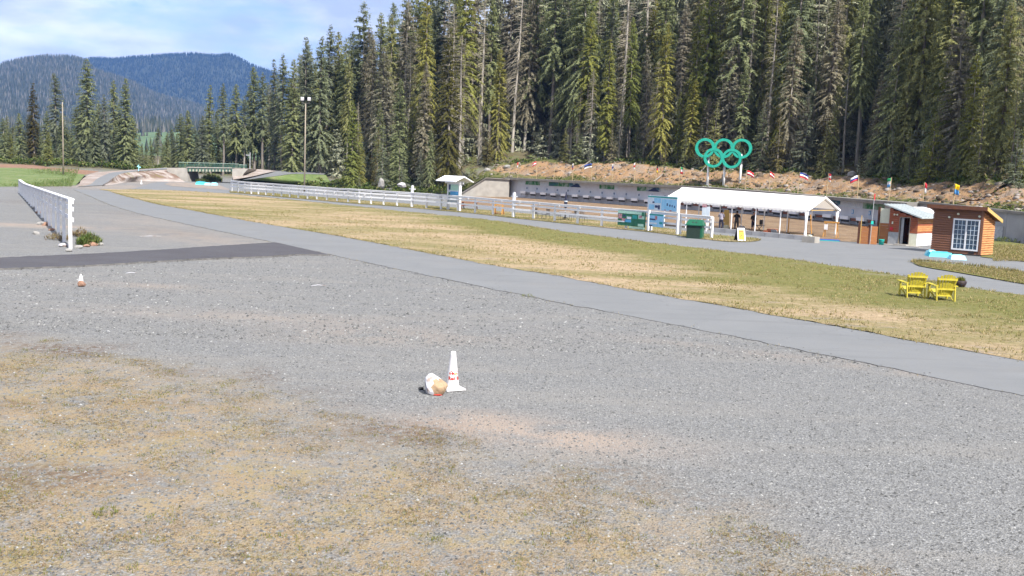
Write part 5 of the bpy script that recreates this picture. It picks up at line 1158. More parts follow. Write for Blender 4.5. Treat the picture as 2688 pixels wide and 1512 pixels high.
# ================================================================== PEOPLE
def person(px, py, rz, h, label, pose, shirt, legs, bare=False):
    k = h / 1.75; J = {}; E = []
    def jt(nm, co, r, par=None):
        J[nm] = (len(J), Vector(co) * k, r if isinstance(r, tuple) else (r, r))
        if par: E.append((par, nm))
    jt('pelvis', (0, 0, .94), (.155, .115)); jt('waist', (0, .0, 1.1), (.14, .10), 'pelvis'); jt('chest', (0, .0, 1.28), (.165, .115), 'waist'); jt('shoul', (0, 0, 1.42), (.12, .09), 'chest'); jt('neck', (0, 0, 1.51), .055, 'shoul'); jt('jaw', (0, -.02, 1.58), (.07, .075), 'neck'); jt('head', (0, -.005, 1.66), (.083, .098), 'jaw'); jt('crown', (0, .0, 1.73), (.055, .065), 'head'); jt('nose', (0, -.105, 1.625), .016, 'jaw')
    for s, S in ((-1, 'l'), (1, 'r')):
        el, wr, hd = pose[S]
        jt('sh' + S, (s * .185, 0, 1.40), .062, 'shoul'); jt('el' + S, el, .045, 'sh' + S); jt('wr' + S, wr, .03, 'el' + S); jt('pa' + S, hd, (.04, .022), 'wr' + S)
        dirv = (Vector(hd) - Vector(wr)).normalized(); sd_ = dirv.cross(Vector((0, 1, 0))).normalized() if abs(dirv.y) < .9 else Vector((1, 0, 0)); nb_ = dirv.cross(sd_)
        for f in range(4):
            off = sd_ * ((f - 1.5) * .022); L_ = (.075, .09, .085, .065)[f]
            jt('fa%d' % f + S, Vector(hd) + off + dirv * (.035 + L_ * .45), .009, 'pa' + S); jt('fb%d' % f + S, Vector(hd) + off + dirv * (.035 + L_ * .9) - nb_ * .02, .008, 'fa%d' % f + S)
        jt('th' + S, Vector(hd) - sd_ * .045 + dirv * .01 - nb_ * .02, .01, 'pa' + S); jt('tt' + S, Vector(hd) - sd_ * .055 + dirv * .045 - nb_ * .03, .009, 'th' + S)
        jt('hip' + S, (s * .095, 0, .88), .095, 'pelvis'); jt('kn' + S, (s * .115, -.015, .49), .062, 'hip' + S); jt('an' + S, (s * .125, .02, .09), .042, 'kn' + S); jt('he' + S, (s * .13, .045, .04), .04, 'an' + S); jt('to' + S, (s * .145, -.15, .03), (.045, .028), 'an' + S)
    me = bpy.data.meshes.new('person'); me.from_pydata([J[a][1] for a in J], [(J[a][0], J[b_][0]) for a, b_ in E], []); ob = bpy.data.objects.new('person', me); COL.objects.link(ob)
    sk = ob.modifiers.new('skin', 'SKIN'); sk.branch_smoothing = .3; sb = ob.modifiers.new('sub', 'SUBSURF'); sb.levels = 1; sb.render_levels = 1
    for a, q in J.items(): me.skin_vertices[0].data[q[0]].radius = (q[2][0] * k * (1.22 if q[2][0] > .02 else 1), q[2][1] * k * (1.22 if q[2][0] > .02 else 1)); me.skin_vertices[0].data[q[0]].use_root = a == 'pelvis'
    dg = bpy.context.evaluated_depsgraph_get(); fm = bpy.data.meshes.new_from_object(ob.evaluated_get(dg)); ob.modifiers.clear(); ob.data = fm
    for m_ in ('skin', shirt, legs, 'black'): fm.materials.append(MATS[m_])
    for f in fm.polygons:
        c_ = f.center / k; f.use_smooth = True
        arm = abs(c_.x) > .21 or (c_.y < -.13 and c_.z < 1.25)
        i_ = 0
        if c_.z < .095: i_ = 3
        elif c_.z < .97 and not (arm and c_.z > .6): i_ = 2 if not (bare and c_.z < .5) else 0
        elif c_.z < 1.475 and (not arm or c_.z > 1.2): i_ = 1
        f.material_index = i_
    ob.location = G(px, py); ob.rotation_euler.z = rz; tag(ob, label, 'person', 'people under the tent')
    part('hair', MB().lathe([(.078 * k, 1.60 * k), (.09 * k, 1.66 * k), (.09 * k, 1.70 * k), (.075 * k, 1.745 * k), (.045 * k, 1.77 * k), (.01 * k, 1.78 * k)], 14, (0, .03 * k, 0)), 'hair', ob, True)
    for sx in (-1, 1):
        part('eye', MB().rock((sx * .032 * k, -.092 * k, 1.655 * k), .012 * k, .008 * k, .008 * k, 3, 1, 0), 'black', ob); part('ear', MB().rock((sx * .086 * k, .01 * k, 1.64 * k), .012 * k, .022 * k, .034 * k, 3, 1, 0), 'skin', ob)
    part('mouth', MB().box(-.025 * k, .025 * k, -.092 * k, -.084 * k, 1.575 * k, 1.584 * k), 'red_bit', ob)
side = {'l': ((-.27, .03, 1.14), (-.27, -.04, .90), (-.275, -.06, .82)), 'r': ((.27, .03, 1.14), (.27, -.04, .90), (.275, -.06, .82))}
busy = {'l': ((-.26, -.02, 1.15), (-.16, -.26, 1.12), (-.10, -.32, 1.14)), 'r': ((.28, -.06, 1.18), (.22, -.22, 1.40), (.19, -.24, 1.47))}
clasp = {'l': ((-.27, .0, 1.14), (-.08, -.17, .98), (-.02, -.19, .93)), 'r': ((.27, .0, 1.14), (.08, -.18, .98), (.03, -.205, .92))}
person(1891.5, 606, R(150), 1.62, 'person in grey shirt and dark trousers working under the tent', busy, 'cloth_grey', 'cloth_navy')
person(1932, 609, R(165), 1.64, 'person dressed all in black standing with arms at the sides', side, 'cloth_black', 'cloth_black')
person(1976, 611.5, R(20), 1.62, 'person in black shirt and shorts with hands clasped in front', clasp, 'cloth_black', 'cloth_navy', True)
HAZE = 1.05e-4

# ================================================================== TREES
m, nt, n, l, b = new_mat('needles'); b.inputs['Roughness'].default_value = .75; b.inputs['Specular IOR Level'].default_value = .15
oi = n.new('ShaderNodeObjectInfo'); gi = n.new('ShaderNodeNewGeometry')
var = ramp(n, [(0, (.68, .66, .66)), (.5, (1, 1, 1)), (1, (1.45, 1.40, 1.28))]); l.new(gi.outputs['Random Per Island'], var.inputs['Fac'])
mm_ = n.new('ShaderNodeMixRGB'); mm_.blend_type = 'MULTIPLY'; mm_.inputs['Fac'].default_value = 1; l.new(oi.outputs['Color'], mm_.inputs['Color1']); l.new(var.outputs['Color'], mm_.inputs['Color2'])
l.new(mm_.outputs['Color'], b.inputs['Base Color'])
tr = n.new('ShaderNodeBsdfTranslucent'); l.new(mm_.outputs['Color'], tr.inputs['Color']); ms = n.new('ShaderNodeMixShader'); ms.inputs['Fac'].default_value = .45
l.new(b.outputs['BSDF'], ms.inputs[1]); l.new(tr.outputs['BSDF'], ms.inputs[2]); l.new(ms.outputs['Shader'], n['Material Output'].inputs['Surface'])

def conifer(seed, H, Rm, cs, step, droop, rag, spray=.62, shape=.75, nbr=(3, 5), bare=False, gap=.30):
    r = random.Random(seed); tv, tf = [], []
    bend = [(r.uniform(-.012, .012) * H, r.uniform(-.012, .012) * H) for _ in range(3)]
    def axis_(z):
        t = z / H; return Vector((bend[0][0] * math.sin(t * 3) + bend[1][0] * math.sin(t * 7) * .4, bend[0][1] * math.sin(t * 3.3) + bend[1][1] * math.sin(t * 6) * .4, z))
    trunk = MB().tube([axis_(H * q) for q in (-.02, .01, .06, .2, .4, .6, .8, .93, 1.0)], [H * .0155, H * .013, H * .0112, H * .0098, H * .008, H * .006, H * .0035, H * .0016, H * .0004], 7)
    z = cs * H; side = r.uniform(0, 6.28)
    while z < H * .995:
        rel = (z - cs * H) / (H - cs * H)
        prof = (1 - rel) ** shape * (.55 + .45 * min(1, rel * 5 + .35)); L0 = max(.28, Rm * prof)
        for _ in range(r.randint(*nbr)):
            if r.random() < rag * .45: continue
            a = r.uniform(0, 6.283); L = L0 * r.uniform(1 - rag * .75, 1.12) * (1 + .18 * math.cos(a - side))
            dx, dy = math.cos(a), math.sin(a); base = axis_(z + r.uniform(-.2, .2))
            up = lerp(-.15, .55, rel ** 1.5) + r.uniform(-.15, .1); dr = droop * r.uniform(.7, 1.3) * (1 - rel * .6)
            nsp = max(3, int(L / gap)) if not bare else max(3, int(L / .4))
            pts = []
            for q in range(nsp + 1):
                t = q / nsp; pts.append(base + Vector((dx * L * t, dy * L * t, L * (up * t - dr * t * t))))
            if bare or L > 1.1:                                  # the woody branch itself
                w = .03 if bare else .025; p0, p1, p2 = pts[0], pts[len(pts) // 2], pts[-1]; sx = Vector((-dy, dx, 0)) * w; o = len(tv)
                for p_, f_ in ((p0, 1), (p1, .6), (p2, .2)): tv.extend([p_ - sx * f_ + Vector((0, 0, w * f_)), p_ + sx * f_ - Vector((0, 0, w * f_))])
                tf.extend([(o, o + 1, o + 3), (o, o + 3, o + 2), (o + 2, o + 3, o + 5), (o + 2, o + 5, o + 4)])
            for q in range(1, nsp + 1):
                t = q / nsp; p = pts[q]; al = (pts[q] - pts[q - 1]).normalized(); lat = Vector((-dy, dx, 0))
                for sd in (-1, 1):
                    if r.random() < .12 + rag * .15: continue
                    w = spray * r.uniform(.55, 1.25) * (1.1 - .55 * t) * min(1, L / 1.3 + .3) * (.5 if bare else 1)
                    tip = p + lat * sd * w * r.uniform(.5, .9) + al * w * r.uniform(.35, .75) + Vector((0, 0, -w * r.uniform(.05, .55)))
                    q1 = p - al * w * .22; q2 = p + al * w * .22 + Vector((0, 0, -w * .1))
                    if bare: q1, q2 = p - al * .03, p + al * .03
                    o = len(tv); tv.extend([q1, tip, q2]); tf.append((o, o + 1, o + 2))
                if not bare and r.random() < .7:                    # hanging twig
                    w = spray * r.uniform(.4, .9) * min(1, L / 1.3 + .25); o = len(tv); e = lat * w * .3 + al * w * .1
                    tv.extend([p - e, p + e, p + Vector((r.uniform(-.15, .15), r.uniform(-.15, .15), -w))]); tf.append((o, o + 1, o + 2))
        z += step * r.uniform(.7, 1.35) * (1.0 if rel < .7 else .8)
    cv_ = np.array([tuple(v) for v in tv]); cf = np.array(tf)
    return trunk, cv_, cf, H
PROT = []
specs = [('hemlock', 26, 3.9, .06, .44, .42, .28), ('hemlock', 28, 3.5, .26, .44, .40, .34), ('fir', 25, 3.0, .04, .40, .30, .20), ('fir', 30, 3.3, .34, .46, .42, .36), ('spruce', 27, 4.1, .14, .48, .50, .42), ('spruce', 24, 2.5, .12, .42, .34, .32),
         ('cedar', 27, 4.3, .22, .50, .55, .46), ('fir', 29, 2.9, .42, .44, .36, .36)]
for i, (nm, H_, R_, cs, stp, dr, rag) in enumerate(specs):
    tk, cv_, cf, H_ = conifer(50 + i, H_, R_, cs, stp * .60, dr, rag, .66, .62, (4, 6), gap=.22)
    PROT.append((tk.mesh('trunk', 'bark' if i % 3 else 'bark_pale', True), np_mesh('crown', cv_, cf, 'needles'), H_))
YOUNG = []
for i, (H_, R_, cs) in enumerate([(9, 1.9, .03), (8, 1.5, .05), (10, 2.2, .06)]):
    tk, cv_, cf, H_ = conifer(90 + i, H_, R_, cs, .19, .12, .18, .36, .85, (4, 6), gap=.17)
    YOUNG.append((tk.mesh('trunk', 'bark', True), np_mesh('crown', cv_, cf, 'needles'), H_))
SNAG = []
for i, (H_, R_, cs) in enumerate([(24, 2.2, .25), (22, 1.6, .35), (26, 2.6, .3)]):
    tk, cv_, cf, H_ = conifer(120 + i, H_, R_, cs, .24, .45, .35, .85, .5, (4, 6), True)
    SNAG.append((tk.mesh('trunk', 'bark_pale', True), np_mesh('crown', cv_, cf, 'needles'), H_))
GREENS = [(0.231, 0.263, 0.137), (0.254, 0.283, 0.140), (0.210, 0.241, 0.147), (0.287, 0.297, 0.128), (0.196, 0.222, 0.157), (0.268, 0.254, 0.161)]
LIME = [(0.252, 0.266, 0.074), (0.288, 0.282, 0.082), (0.222, 0.254, 0.079)]
LICHEN = [(0.323, 0.301, 0.224), (0.364, 0.336, 0.280), (0.266, 0.259, 0.189)]
RUST = (.17, .095, .035)
tcount = [0]
def tree(proto, p, h, colr, label, group='conifers of the forest edge', wide=1.0, rz=None, crown='crown', name='conifer_tree'):
    tk, cr, H_ = proto; s = h / H_
    o = thing(name, p, label, 'tree', group, random.uniform(0, 6.28) if rz is None else rz); o.scale = (s * wide, s * wide, s)
    o.rotation_euler.x = random.gauss(0, .012); o.rotation_euler.y = random.gauss(0, .012)
    t = link(bpy.data.objects.new('trunk', tk), o); c_ = link(bpy.data.objects.new(crown, cr), o); c_.color = (*colr, 1); tcount[0] += 1
    return o
def pick(list_, r): return list_[r.randrange(len(list_))]
tr_ = random.Random(5)
OUT = [(0, 300), (560, 232), (640, 200), (680, 176), (720, 162), (770, 138), (820, 105), (870, 84), (910, 72), (950, 20), (1040, 0), (1100, -80), (1250, -300), (2800, -400)]
# -- stand on the far left, tree by tree
LEFT = [(9, 307, 0, 0), (50, 293, 2, 1), (91, 214, 5, 0), (80, 300, 2, 2), (122, 289, 5, 1), (152, 188, 1, 4), (131, 345, 2, 3), (168, 300, 5, 0), (199, 282, 4, 1), (215, 320, 2, 2), (232, 150, 0, 0), (245, 300, 2, 2), (258, 262, 5, 1), (273, 244, 5, 4), (298, 207, 7, 1), (312, 282, 5, 2), (335, 202, 2, 0), (347, 300, 2, 1),
        (-40, 320, 0, 2), (35, 325, 4, 1), (100, 320, 4, 2), (175, 330, 0, 1), (240, 335, 4, 3), (262, 345, 2, 1), (310, 350, 0, 2), (345, 345, 4, 1), (160, 300, 2, 2), (20, 300, 5, 1), (25, 350, 2, 3), (66, 340, 2, 4), (108, 350, 0, 2), (186, 350, 0, 2), (285, 320, 0, 2), (325, 300, 0, 0), (-12, 330, 0, 3), (140, 330, 4, 1), (222, 250, 5, 2), (300, 330, 2, 1)]
HUE = ['green', 'light green', 'dark green', 'olive', 'grey-green', 'brownish']
def left_label(i, px, ty):
    special = {10: 'tallest conifer of the stand beyond the green meadow', 5: 'narrow dark conifer with bare lower trunk beside the utility pole', 2: 'conifer with reddish narrow tip beyond the green meadow', 16: 'pointed conifer at the bridge end of the stand beyond the meadow', 14: 'sparse thin-topped conifer in the stand beyond the meadow'}
    return special.get(i, '%s %s conifer in the stand beyond the green meadow %s' % ('tall' if ty < 270 else 'mid-height' if ty < 315 else 'short', HUE[LEFT[i][3]], 'left of the utility pole' if px < 130 else 'near the utility pole' if px < 215 else 'toward the footbridge'))
for i, (px, ty, pi_, ci) in enumerate(LEFT):
    Y = 196 + tr_.uniform(0, 9) + (5 if i > 17 else 0); x = XatY(px, Y); z = tz(x, Y); h = D(px, ty, Y).z - z
    colr = GREENS[ci] if ci != 3 else LIME[0]
    if i == 2: colr = (.10, .088, .035)
    tree(PROT[pi_], (x, Y, z - .2), h, colr, left_label(i, px, ty), 'trees beyond the green meadow', wide=1.25 if ty < 260 else 1.55)
# -- behind the bridge
MIDT = [(375, 373, 2, 4), (396, 357, 5, 1), (416, 331, 3, 2), (440, 345, 2, 1), (473, 294, 0, 0), (491, 286, 2, 1), (512, 330, 4, 2), (531, 300, 2, 4), (553, 219, 5, 1), (570, 290, 2, 0), (585, 216, 7, 2), (603, 280, 2, 4), (620, 216, 1, 1), (640, 250, 3, 2), (655, 215, 7, 4), (669, 171, 1, 0), (689.5, 187, 7, 2), (705, 230, 3, 1), (360, 385, 2, 2), (455, 360, 2, 4), (545, 340, 0, 2), (625, 300, 0, 4), (590, 330, 2, 1), (500, 345, 0, 4), (385, 380, 0, 1), (450, 335, 4, 2), (480, 350, 2, 1), (520, 350, 4, 1), (610, 345, 0, 2), (650, 330, 4, 1), (690, 310, 0, 2), (715, 250, 4, 1), (700, 360, 2, 3), (428, 372, 0, 2), (675, 290, 3, 2)]
for i, (px, ty, pi_, ci) in enumerate(MIDT):
    Y = 196 + tr_.uniform(0, 12) + (6 if i > 17 else 0); x = XatY(px, Y); z = tz(x, Y); h = D(px, ty, Y).z - z
    special = {15: 'tallest pointed conifer standing just beyond the footbridge', 8: 'narrow conifer spire rising behind the footbridge railing', 4: 'broad conifer left alone in the gap before the footbridge'}
    tree(PROT[pi_], (x, Y, z - .2), h, GREENS[ci], special.get(i, '%s %s conifer %s' % ('tall' if ty < 240 else 'mid-height' if ty < 310 else 'short', HUE[ci], 'left of the footbridge near the arrow sign' if px < 440 else 'directly behind the footbridge' if px < 620 else 'just beyond the far end of the footbridge')), 'trees behind the footbridge', wide=1.2 if ty < 260 else 1.5)
# -- skyline of the slope
SKY = [(720, 152, 5, 4), (743, 137, 7, 2), (797, 92, 5, 4), (806, 98, 7, 4), (855, 60, 7, 4), (840, 92, 4, 2), (883, 76, 2, 3), (950, -2, 0, 2), (1016, 2, 2, 2), (1061, -40, 0, 1), (915, 78, 4, 2), (770, 150, 2, 1), (985, 30, 4, 1)]
ORD = ['first', 'second', 'third', 'fourth', 'fifth', 'sixth', 'seventh', 'eighth', 'ninth', 'tenth', 'eleventh', 'twelfth', 'thirteenth']
for i, (px, ty, pi_, ci) in enumerate(SKY):
    Y = 178 + tr_.uniform(0, 10); x = XatY(px, Y); z = tz(x, Y); h = D(px, ty, Y).z - z
    tree(PROT[pi_], (x, Y, z - .2), h, GREENS[ci], '%s conifer breaking the skyline of the forested slope, %s tip counted from the bridge side' % (('narrow' if pi_ in (5, 7, 2) else 'broad'), ORD[sorted(q[0] for q in SKY).index(px)]), 'skyline conifers of the slope', wide=1.1)
for px, ty, pi_, ci, lb in ((1092, -40, 4, 1, 'broad light green conifer rising behind the notice kiosk toward the top edge'), (1122, -60, 0, 2, 'broad dark green conifer reaching the top edge behind the notice kiosk'), (1152, -70, 1, 4, 'grey-green conifer reaching the top edge beside the half-dead grey tree')):
    Y = 172 + tr_.uniform(0, 6); x = XatY(px, Y); z = tz(x, Y); tree(PROT[pi_], (x, Y, z - .2), D(px, ty, Y).z - z, GREENS[ci], lb, None, wide=1.1)
# -- forest along the foot of the hill, row behind row
FC = np.cumsum([0] + [float(np.hypot(*(FOOT[i + 1, :2] - FOOT[i, :2]))) for i in range(len(FOOT) - 1)])
def foot_pt(t, s):
    i = int(np.clip(np.searchsorted(FC, t) - 1, 0, len(FOOT) - 2)); u = (t - FC[i]) / (FC[i + 1] - FC[i]); a, b_ = FOOT[i, :2], FOOT[i + 1, :2]; d = (b_ - a) / np.hypot(*(b_ - a))
    p = a + (b_ - a) * u; return p + np.array([-d[1], d[0]]) * s
T_A, T_B = FC[4], FC[16]
HERO = [  # distinctive trees: px, top y, depth behind foot, prototype, colour, label, bark/shape
    (1205, 88, 12, ('S', 2), LICHEN[1], 'big grey lichen-draped half-dead conifer above the notice kiosk', 1.25),
    (1530, 20, 12.5, ('P', 1), LIME[0], 'tall yellow-green conifer with long bare pale trunk above the wall', .9),
    (1304, 120, 12, ('P', 0), LIME[1], 'bright yellow-green conifer rising from pale twin trunks', .85),
    (1435, 140, 13, ('S', 0), (.15, .12, .11), 'dead brown-grey twisted conifer between two green ones', 1.1),
    (1945, -20, 13, ('S', 1), (.22, .20, .15), 'pale shaggy dead conifer directly above the rings', .8),
    (2005, -60, 12.5, ('S', 0), (.24, .22, .17), 'pale ragged dead tree reaching the top edge right of the rings', .8),
    (2228, 148, 12, ('S', 1), (.18, .19, .16), 'grey-green dying conifer with bare white tip', 1.1),
    (2495, 155, 12, ('S', 2), (.20, .17, .15), 'grey-brown dead conifer with sagging branches above the brown hut', .75),
    (2668, 120, 12, ('P', 2), LIME[2], 'fresh green conifer at the right edge of the picture', 1.05),
    (2440, 118, 12.5, ('P', 2), LIME[2], 'broad light green conifer above the sheds', 1.0),
    (1810, -20, 14, ('P', 6), LIME[0], 'yellow-topped conifer with bare trunk behind the rings', .8),
    (1175, 68, 15, ('P', 0), (.12, .115, .035), 'olive conifer behind the grey half-dead one', .9),
    (1000, 120, 12, ('P', 1), LICHEN[2], 'greyish conifer with drooping pale branches behind the range fence', 1.2),
    (880, 255, 9, ('P', 2), LIME[2], 'slim light green conifer beside the floodlight pole', 1.2),
    (935, 262, 10, ('S', 0), LICHEN[0], 'leaning grey-green lichen conifer behind the range fence', .8),
    (1118, 225, 10, ('P', 5), LIME[0], 'golden-green conifer with two bare trunks behind the range fence', 1.4),
    (2160, 255, 11.5, ('Y', 2), (.14, .115, .04), 'rust-tipped young conifer above the tent end', 1.15),
    (1640, 120, 14, ('P', 7), (.10, .105, .035), 'slender conifer with long straight pale trunk above the wall', .8),
]
for (px, ty, s, (kd_, pi_), colr, lb, wd_) in HERO:
    t = T_A                                                       # find the point of the foot line seen at this column
    best = min(np.linspace(T_A, T_B, 700), key=lambda q: abs(pix((*foot_pt(q, s), 3))[0] - px))
    x, y = foot_pt(best, s); z = tz(x, y); h = D(px, ty, y).z - z
    tree({'P': PROT, 'S': SNAG, 'Y': YOUNG}[kd_][pi_], (x, y, z - .25), h, colr, lb, None, wide=wd_, crown='crown')
made = 0
def zone(px):
    return 'behind the range fence' if px < 1160 else 'above the wing wall' if px < 1340 else 'above the long target wall' if px < 1740 else 'above the rings' if px < 2010 else 'above the tent' if px < 2330 else 'above the huts'
cand = []
for row, (s, spc) in enumerate([(9.6, 3.1), (11.4, 3.1)]):
    t = T_A + row * .7
    while t < T_B:
        t += spc * tr_.uniform(.7, 1.35); cand.append((row, *foot_pt(t, s + tr_.uniform(-1.2, 1.2) + (-3.5 if t < FC[7] - 4 and row == 0 else 0))))
def scatter(step, s0, s1, r):
    gx, gy = np.meshgrid(np.arange(-75, 130, step), np.arange(60, 270, step)); gx = gx + (np.arange(gx.shape[0]) % 2)[:, None] * step / 2
    gx = gx + r.uniform(-.36, .36, gx.shape) * step; gy = gy + r.uniform(-.36, .36, gy.shape) * step; S_, _ = foot_s(gx, gy); k_ = (S_ > s0) & (S_ < s1); o_ = np.argsort(S_[k_]); return np.stack([gx[k_], gy[k_]], 1)[o_]
cand += [(2, x, y) for x, y in scatter(3.85, 13.2, 24, np.random.default_rng(4))]
for row, x, y in cand:
    px = pix((x, y, 4))[0]
    if px < 690 or px > 2735: continue
    z = tz(x, y); lim = D(px, interp(px, OUT), y).z - z; q = tr_.random(); zn = zone(px); dp_ = 'front of the' if row < 2 else 'depth of the'
    if row == 0:
        h = tr_.uniform(2.5, 9.5) if px < 1700 else tr_.uniform(4, 11); tree(pick(YOUNG, tr_), (x, y, z - .15), h, pick(GREENS + LIME[:1] + [(.17, .155, .07)], tr_), '%s young conifer at the forest front %s' % ('small' if h < 5 else 'larger' if h > 7.5 else 'medium-sized', zn), 'young conifers of the forest edge', wide=tr_.uniform(.9, 1.3)); made += 1
        continue
    h = tr_.uniform(9, 20) if row == 1 else tr_.uniform(21, 34)
    h = min(h, lim * tr_.uniform(.80, .99))
    if h < 4: continue
    sz = 'towering' if h > 29 else 'tall' if h > 24 else 'mid-height' if h > 17 else 'short'
    kind = tr_.random(); lowc = [PROT[k_] for k_ in (0, 2, 4, 5)] if row < 2 else PROT
    w_ = tr_.uniform(.72, 1.08) * (1.2 if h < 18 else 1)
    if kind < (.13 if px < 1800 else .17): tree(pick(SNAG, tr_), (x, y, z - .2), h, pick(LICHEN, tr_), '%s grey dead conifer in the %s forest %s' % (sz, dp_, zn), 'dead conifers of the slope', wide=w_)
    elif kind < (.25 if px < 1800 else .32): tree(pick(lowc, tr_), (x, y, z - .2), h, pick(LIME, tr_), '%s yellow-green conifer in the %s forest %s' % (sz, dp_, zn), 'yellow-green conifers of the slope', wide=w_)
    elif kind < .48: tree(pick(lowc, tr_), (x, y, z - .2), h, pick([(.28, .26, .19), (.30, .28, .22), (.26, .25, .195)], tr_), '%s brownish grey conifer in the %s forest %s' % (sz, dp_, zn), 'brownish conifers of the slope', wide=w_)
    else: tree(pick(lowc, tr_), (x, y, z - .2), h, pick(GREENS, tr_), '%s dark green conifer in the %s forest %s' % (sz, dp_, zn), 'dark conifers of the slope', wide=w_)
    made += 1
print('trees', tcount[0])
# -- the wood farther up the slope reads as one mass
m, nt, n, l, b = new_mat('far_needles'); b.inputs['Roughness'].default_value = .85
gi = n.new('ShaderNodeNewGeometry'); rp = ramp(n, [(0, (.15, .165, .115)), (.5, (.24, .255, .17)), (1, (.35, .35, .25))]); l.new(gi.outputs['Random Per Island'], rp.inputs['Fac']); l.new(rp.outputs['Color'], b.inputs['Base Color'])
lowp = [conifer(200 + i, 27, 4.0, .22, .85, .4, .3, 1.3, .65, (3, 5)) for i in range(3)]
VV, FF, o_ = [], [], 0
for x, y in scatter(4.75, 24.5, 90, np.random.default_rng(8)):
        px = pix((x, y, 4))[0]
        if px < 770 or px > 2760: continue
        z = tz(x, y); h = min(tr_.uniform(24, 36), (D(px, interp(px, OUT), y).z - z) * tr_.uniform(.8, .98))
        h *= .88 if px < 1100 else 1
        if h < 8 or pix((x, y, z + h))[1] > 330: continue
        _, cv_, cf, H_ = lowp[tr_.randrange(3)]; k = h / H_; a = tr_.uniform(0, 6.28); ca, sa = math.cos(a) * k * .95, math.sin(a) * k * .95
        VV.append(np.stack([cv_[:, 0] * ca - cv_[:, 1] * sa + x, cv_[:, 0] * sa + cv_[:, 1] * ca + y, cv_[:, 2] * k + z], 1)); FF.append(cf + o_); o_ += len(cv_)
und = [conifer(300 + i, 8, 2.1, .04, .5, .2, .25, .8, .8, (4, 5), gap=.5) for i in range(3)]
for x, y in scatter(3.5, 10.6, 33, np.random.default_rng(9)):
    px = pix((x, y, 4))[0]
    if px < 720 or px > 2760 or tr_.random() < .25: continue
    z = tz(x, y); h = tr_.uniform(2.5, 9.5); _, cv_, cf, H_ = und[tr_.randrange(3)]; k = h / H_; a = tr_.uniform(0, 6.28); ca, sa = math.cos(a) * k * 1.15, math.sin(a) * k * 1.15
    VV.append(np.stack([cv_[:, 0] * ca - cv_[:, 1] * sa + x, cv_[:, 0] * sa + cv_[:, 1] * ca + y, cv_[:, 2] * k + z], 1)); FF.append(cf + o_); o_ += len(cv_)
tag(link(bpy.data.objects.new('forest', np_mesh('forest', np.concatenate(VV), np.concatenate(FF), 'far_needles'))), kind='stuff', label='dense dark forest farther up the slope')
print('forest tris', sum(len(f) for f in FF), 'n', len(FF))

# ================================================================== UNDERGROWTH, GRASS, GRAVEL
def tri_cloud(name, P0, size, upz, m, kind='stuff', label=None, sway=.5, per=3, wid=.3):
    """little blades: P0 (n,3) roots; each root carries `per` triangles"""
    n_ = len(P0); root = np.repeat(P0, per, 0); k = len(root); a = rng.uniform(0, 6.283, k); s = np.repeat(size, per) * rng.uniform(.55, 1.25, k)
    d = np.stack([np.cos(a), np.sin(a), np.zeros(k)], 1); e = np.stack([-np.sin(a), np.cos(a), np.zeros(k)], 1)
    root = root + d * (s * .3 * rng.uniform(0, 1, k))[:, None]
    tip = root + d * (s * sway * rng.uniform(.2, 1, k))[:, None] + np.stack([np.zeros(k), np.zeros(k), s * upz * rng.uniform(.6, 1.2, k)], 1)
    V = np.stack([root - e * (s * wid * .5)[:, None], root + e * (s * wid * .5)[:, None], tip], 1).reshape(-1, 3)
    return tag(link(bpy.data.objects.new(name, np_mesh(name, V, np.arange(3 * k).reshape(k, 3), m))), label, kind=kind)
def island_mat(name, stops):
    m, nt, n, l, b = new_mat(name); b.inputs['Roughness'].default_value = .85; b.inputs['Specular IOR Level'].default_value = .12
    gi = n.new('ShaderNodeNewGeometry'); rp = ramp(n, stops); l.new(gi.outputs['Random Per Island'], rp.inputs['Fac']); l.new(rp.outputs['Color'], b.inputs['Base Color'])
    tr = n.new('ShaderNodeBsdfTranslucent'); l.new(rp.outputs['Color'], tr.inputs['Color']); ms = n.new('ShaderNodeMixShader'); ms.inputs['Fac'].default_value = .25
    l.new(b.outputs['BSDF'], ms.inputs[1]); l.new(tr.outputs['BSDF'], ms.inputs[2]); l.new(ms.outputs['Shader'], n['Material Output'].inputs['Surface'])
island_mat('shrub_leaf', [(0, (.045, .075, .02)), (.5, (.10, .15, .035)), (.85, (.19, .22, .07)), (1, (.24, .17, .10))])
island_mat('dry_blade', [(0, (.115, .082, .055)), (.35, (.215, .158, .098)), (.62, (.285, .215, .13)), (.82, (.21, .178, .075)), (1, (.145, .148, .042))])
island_mat('lawn_blade', [(0, (.10, .108, .032)), (.4, (.18, .172, .055)), (.7, (.33, .258, .13)), (1, (.49, .38, .23))])
island_mat('green_blade', [(0, (.08, .11, .02)), (.5, (.15, .16, .03)), (1, (.22, .20, .05))])
island_mat('stone_chip', [(0, (.075, .076, .078)), (.3, (.134, .136, .138)), (.75, (.20, .202, .203)), (.96, (.27, .271, .271)), (1, (.41, .41, .41))])
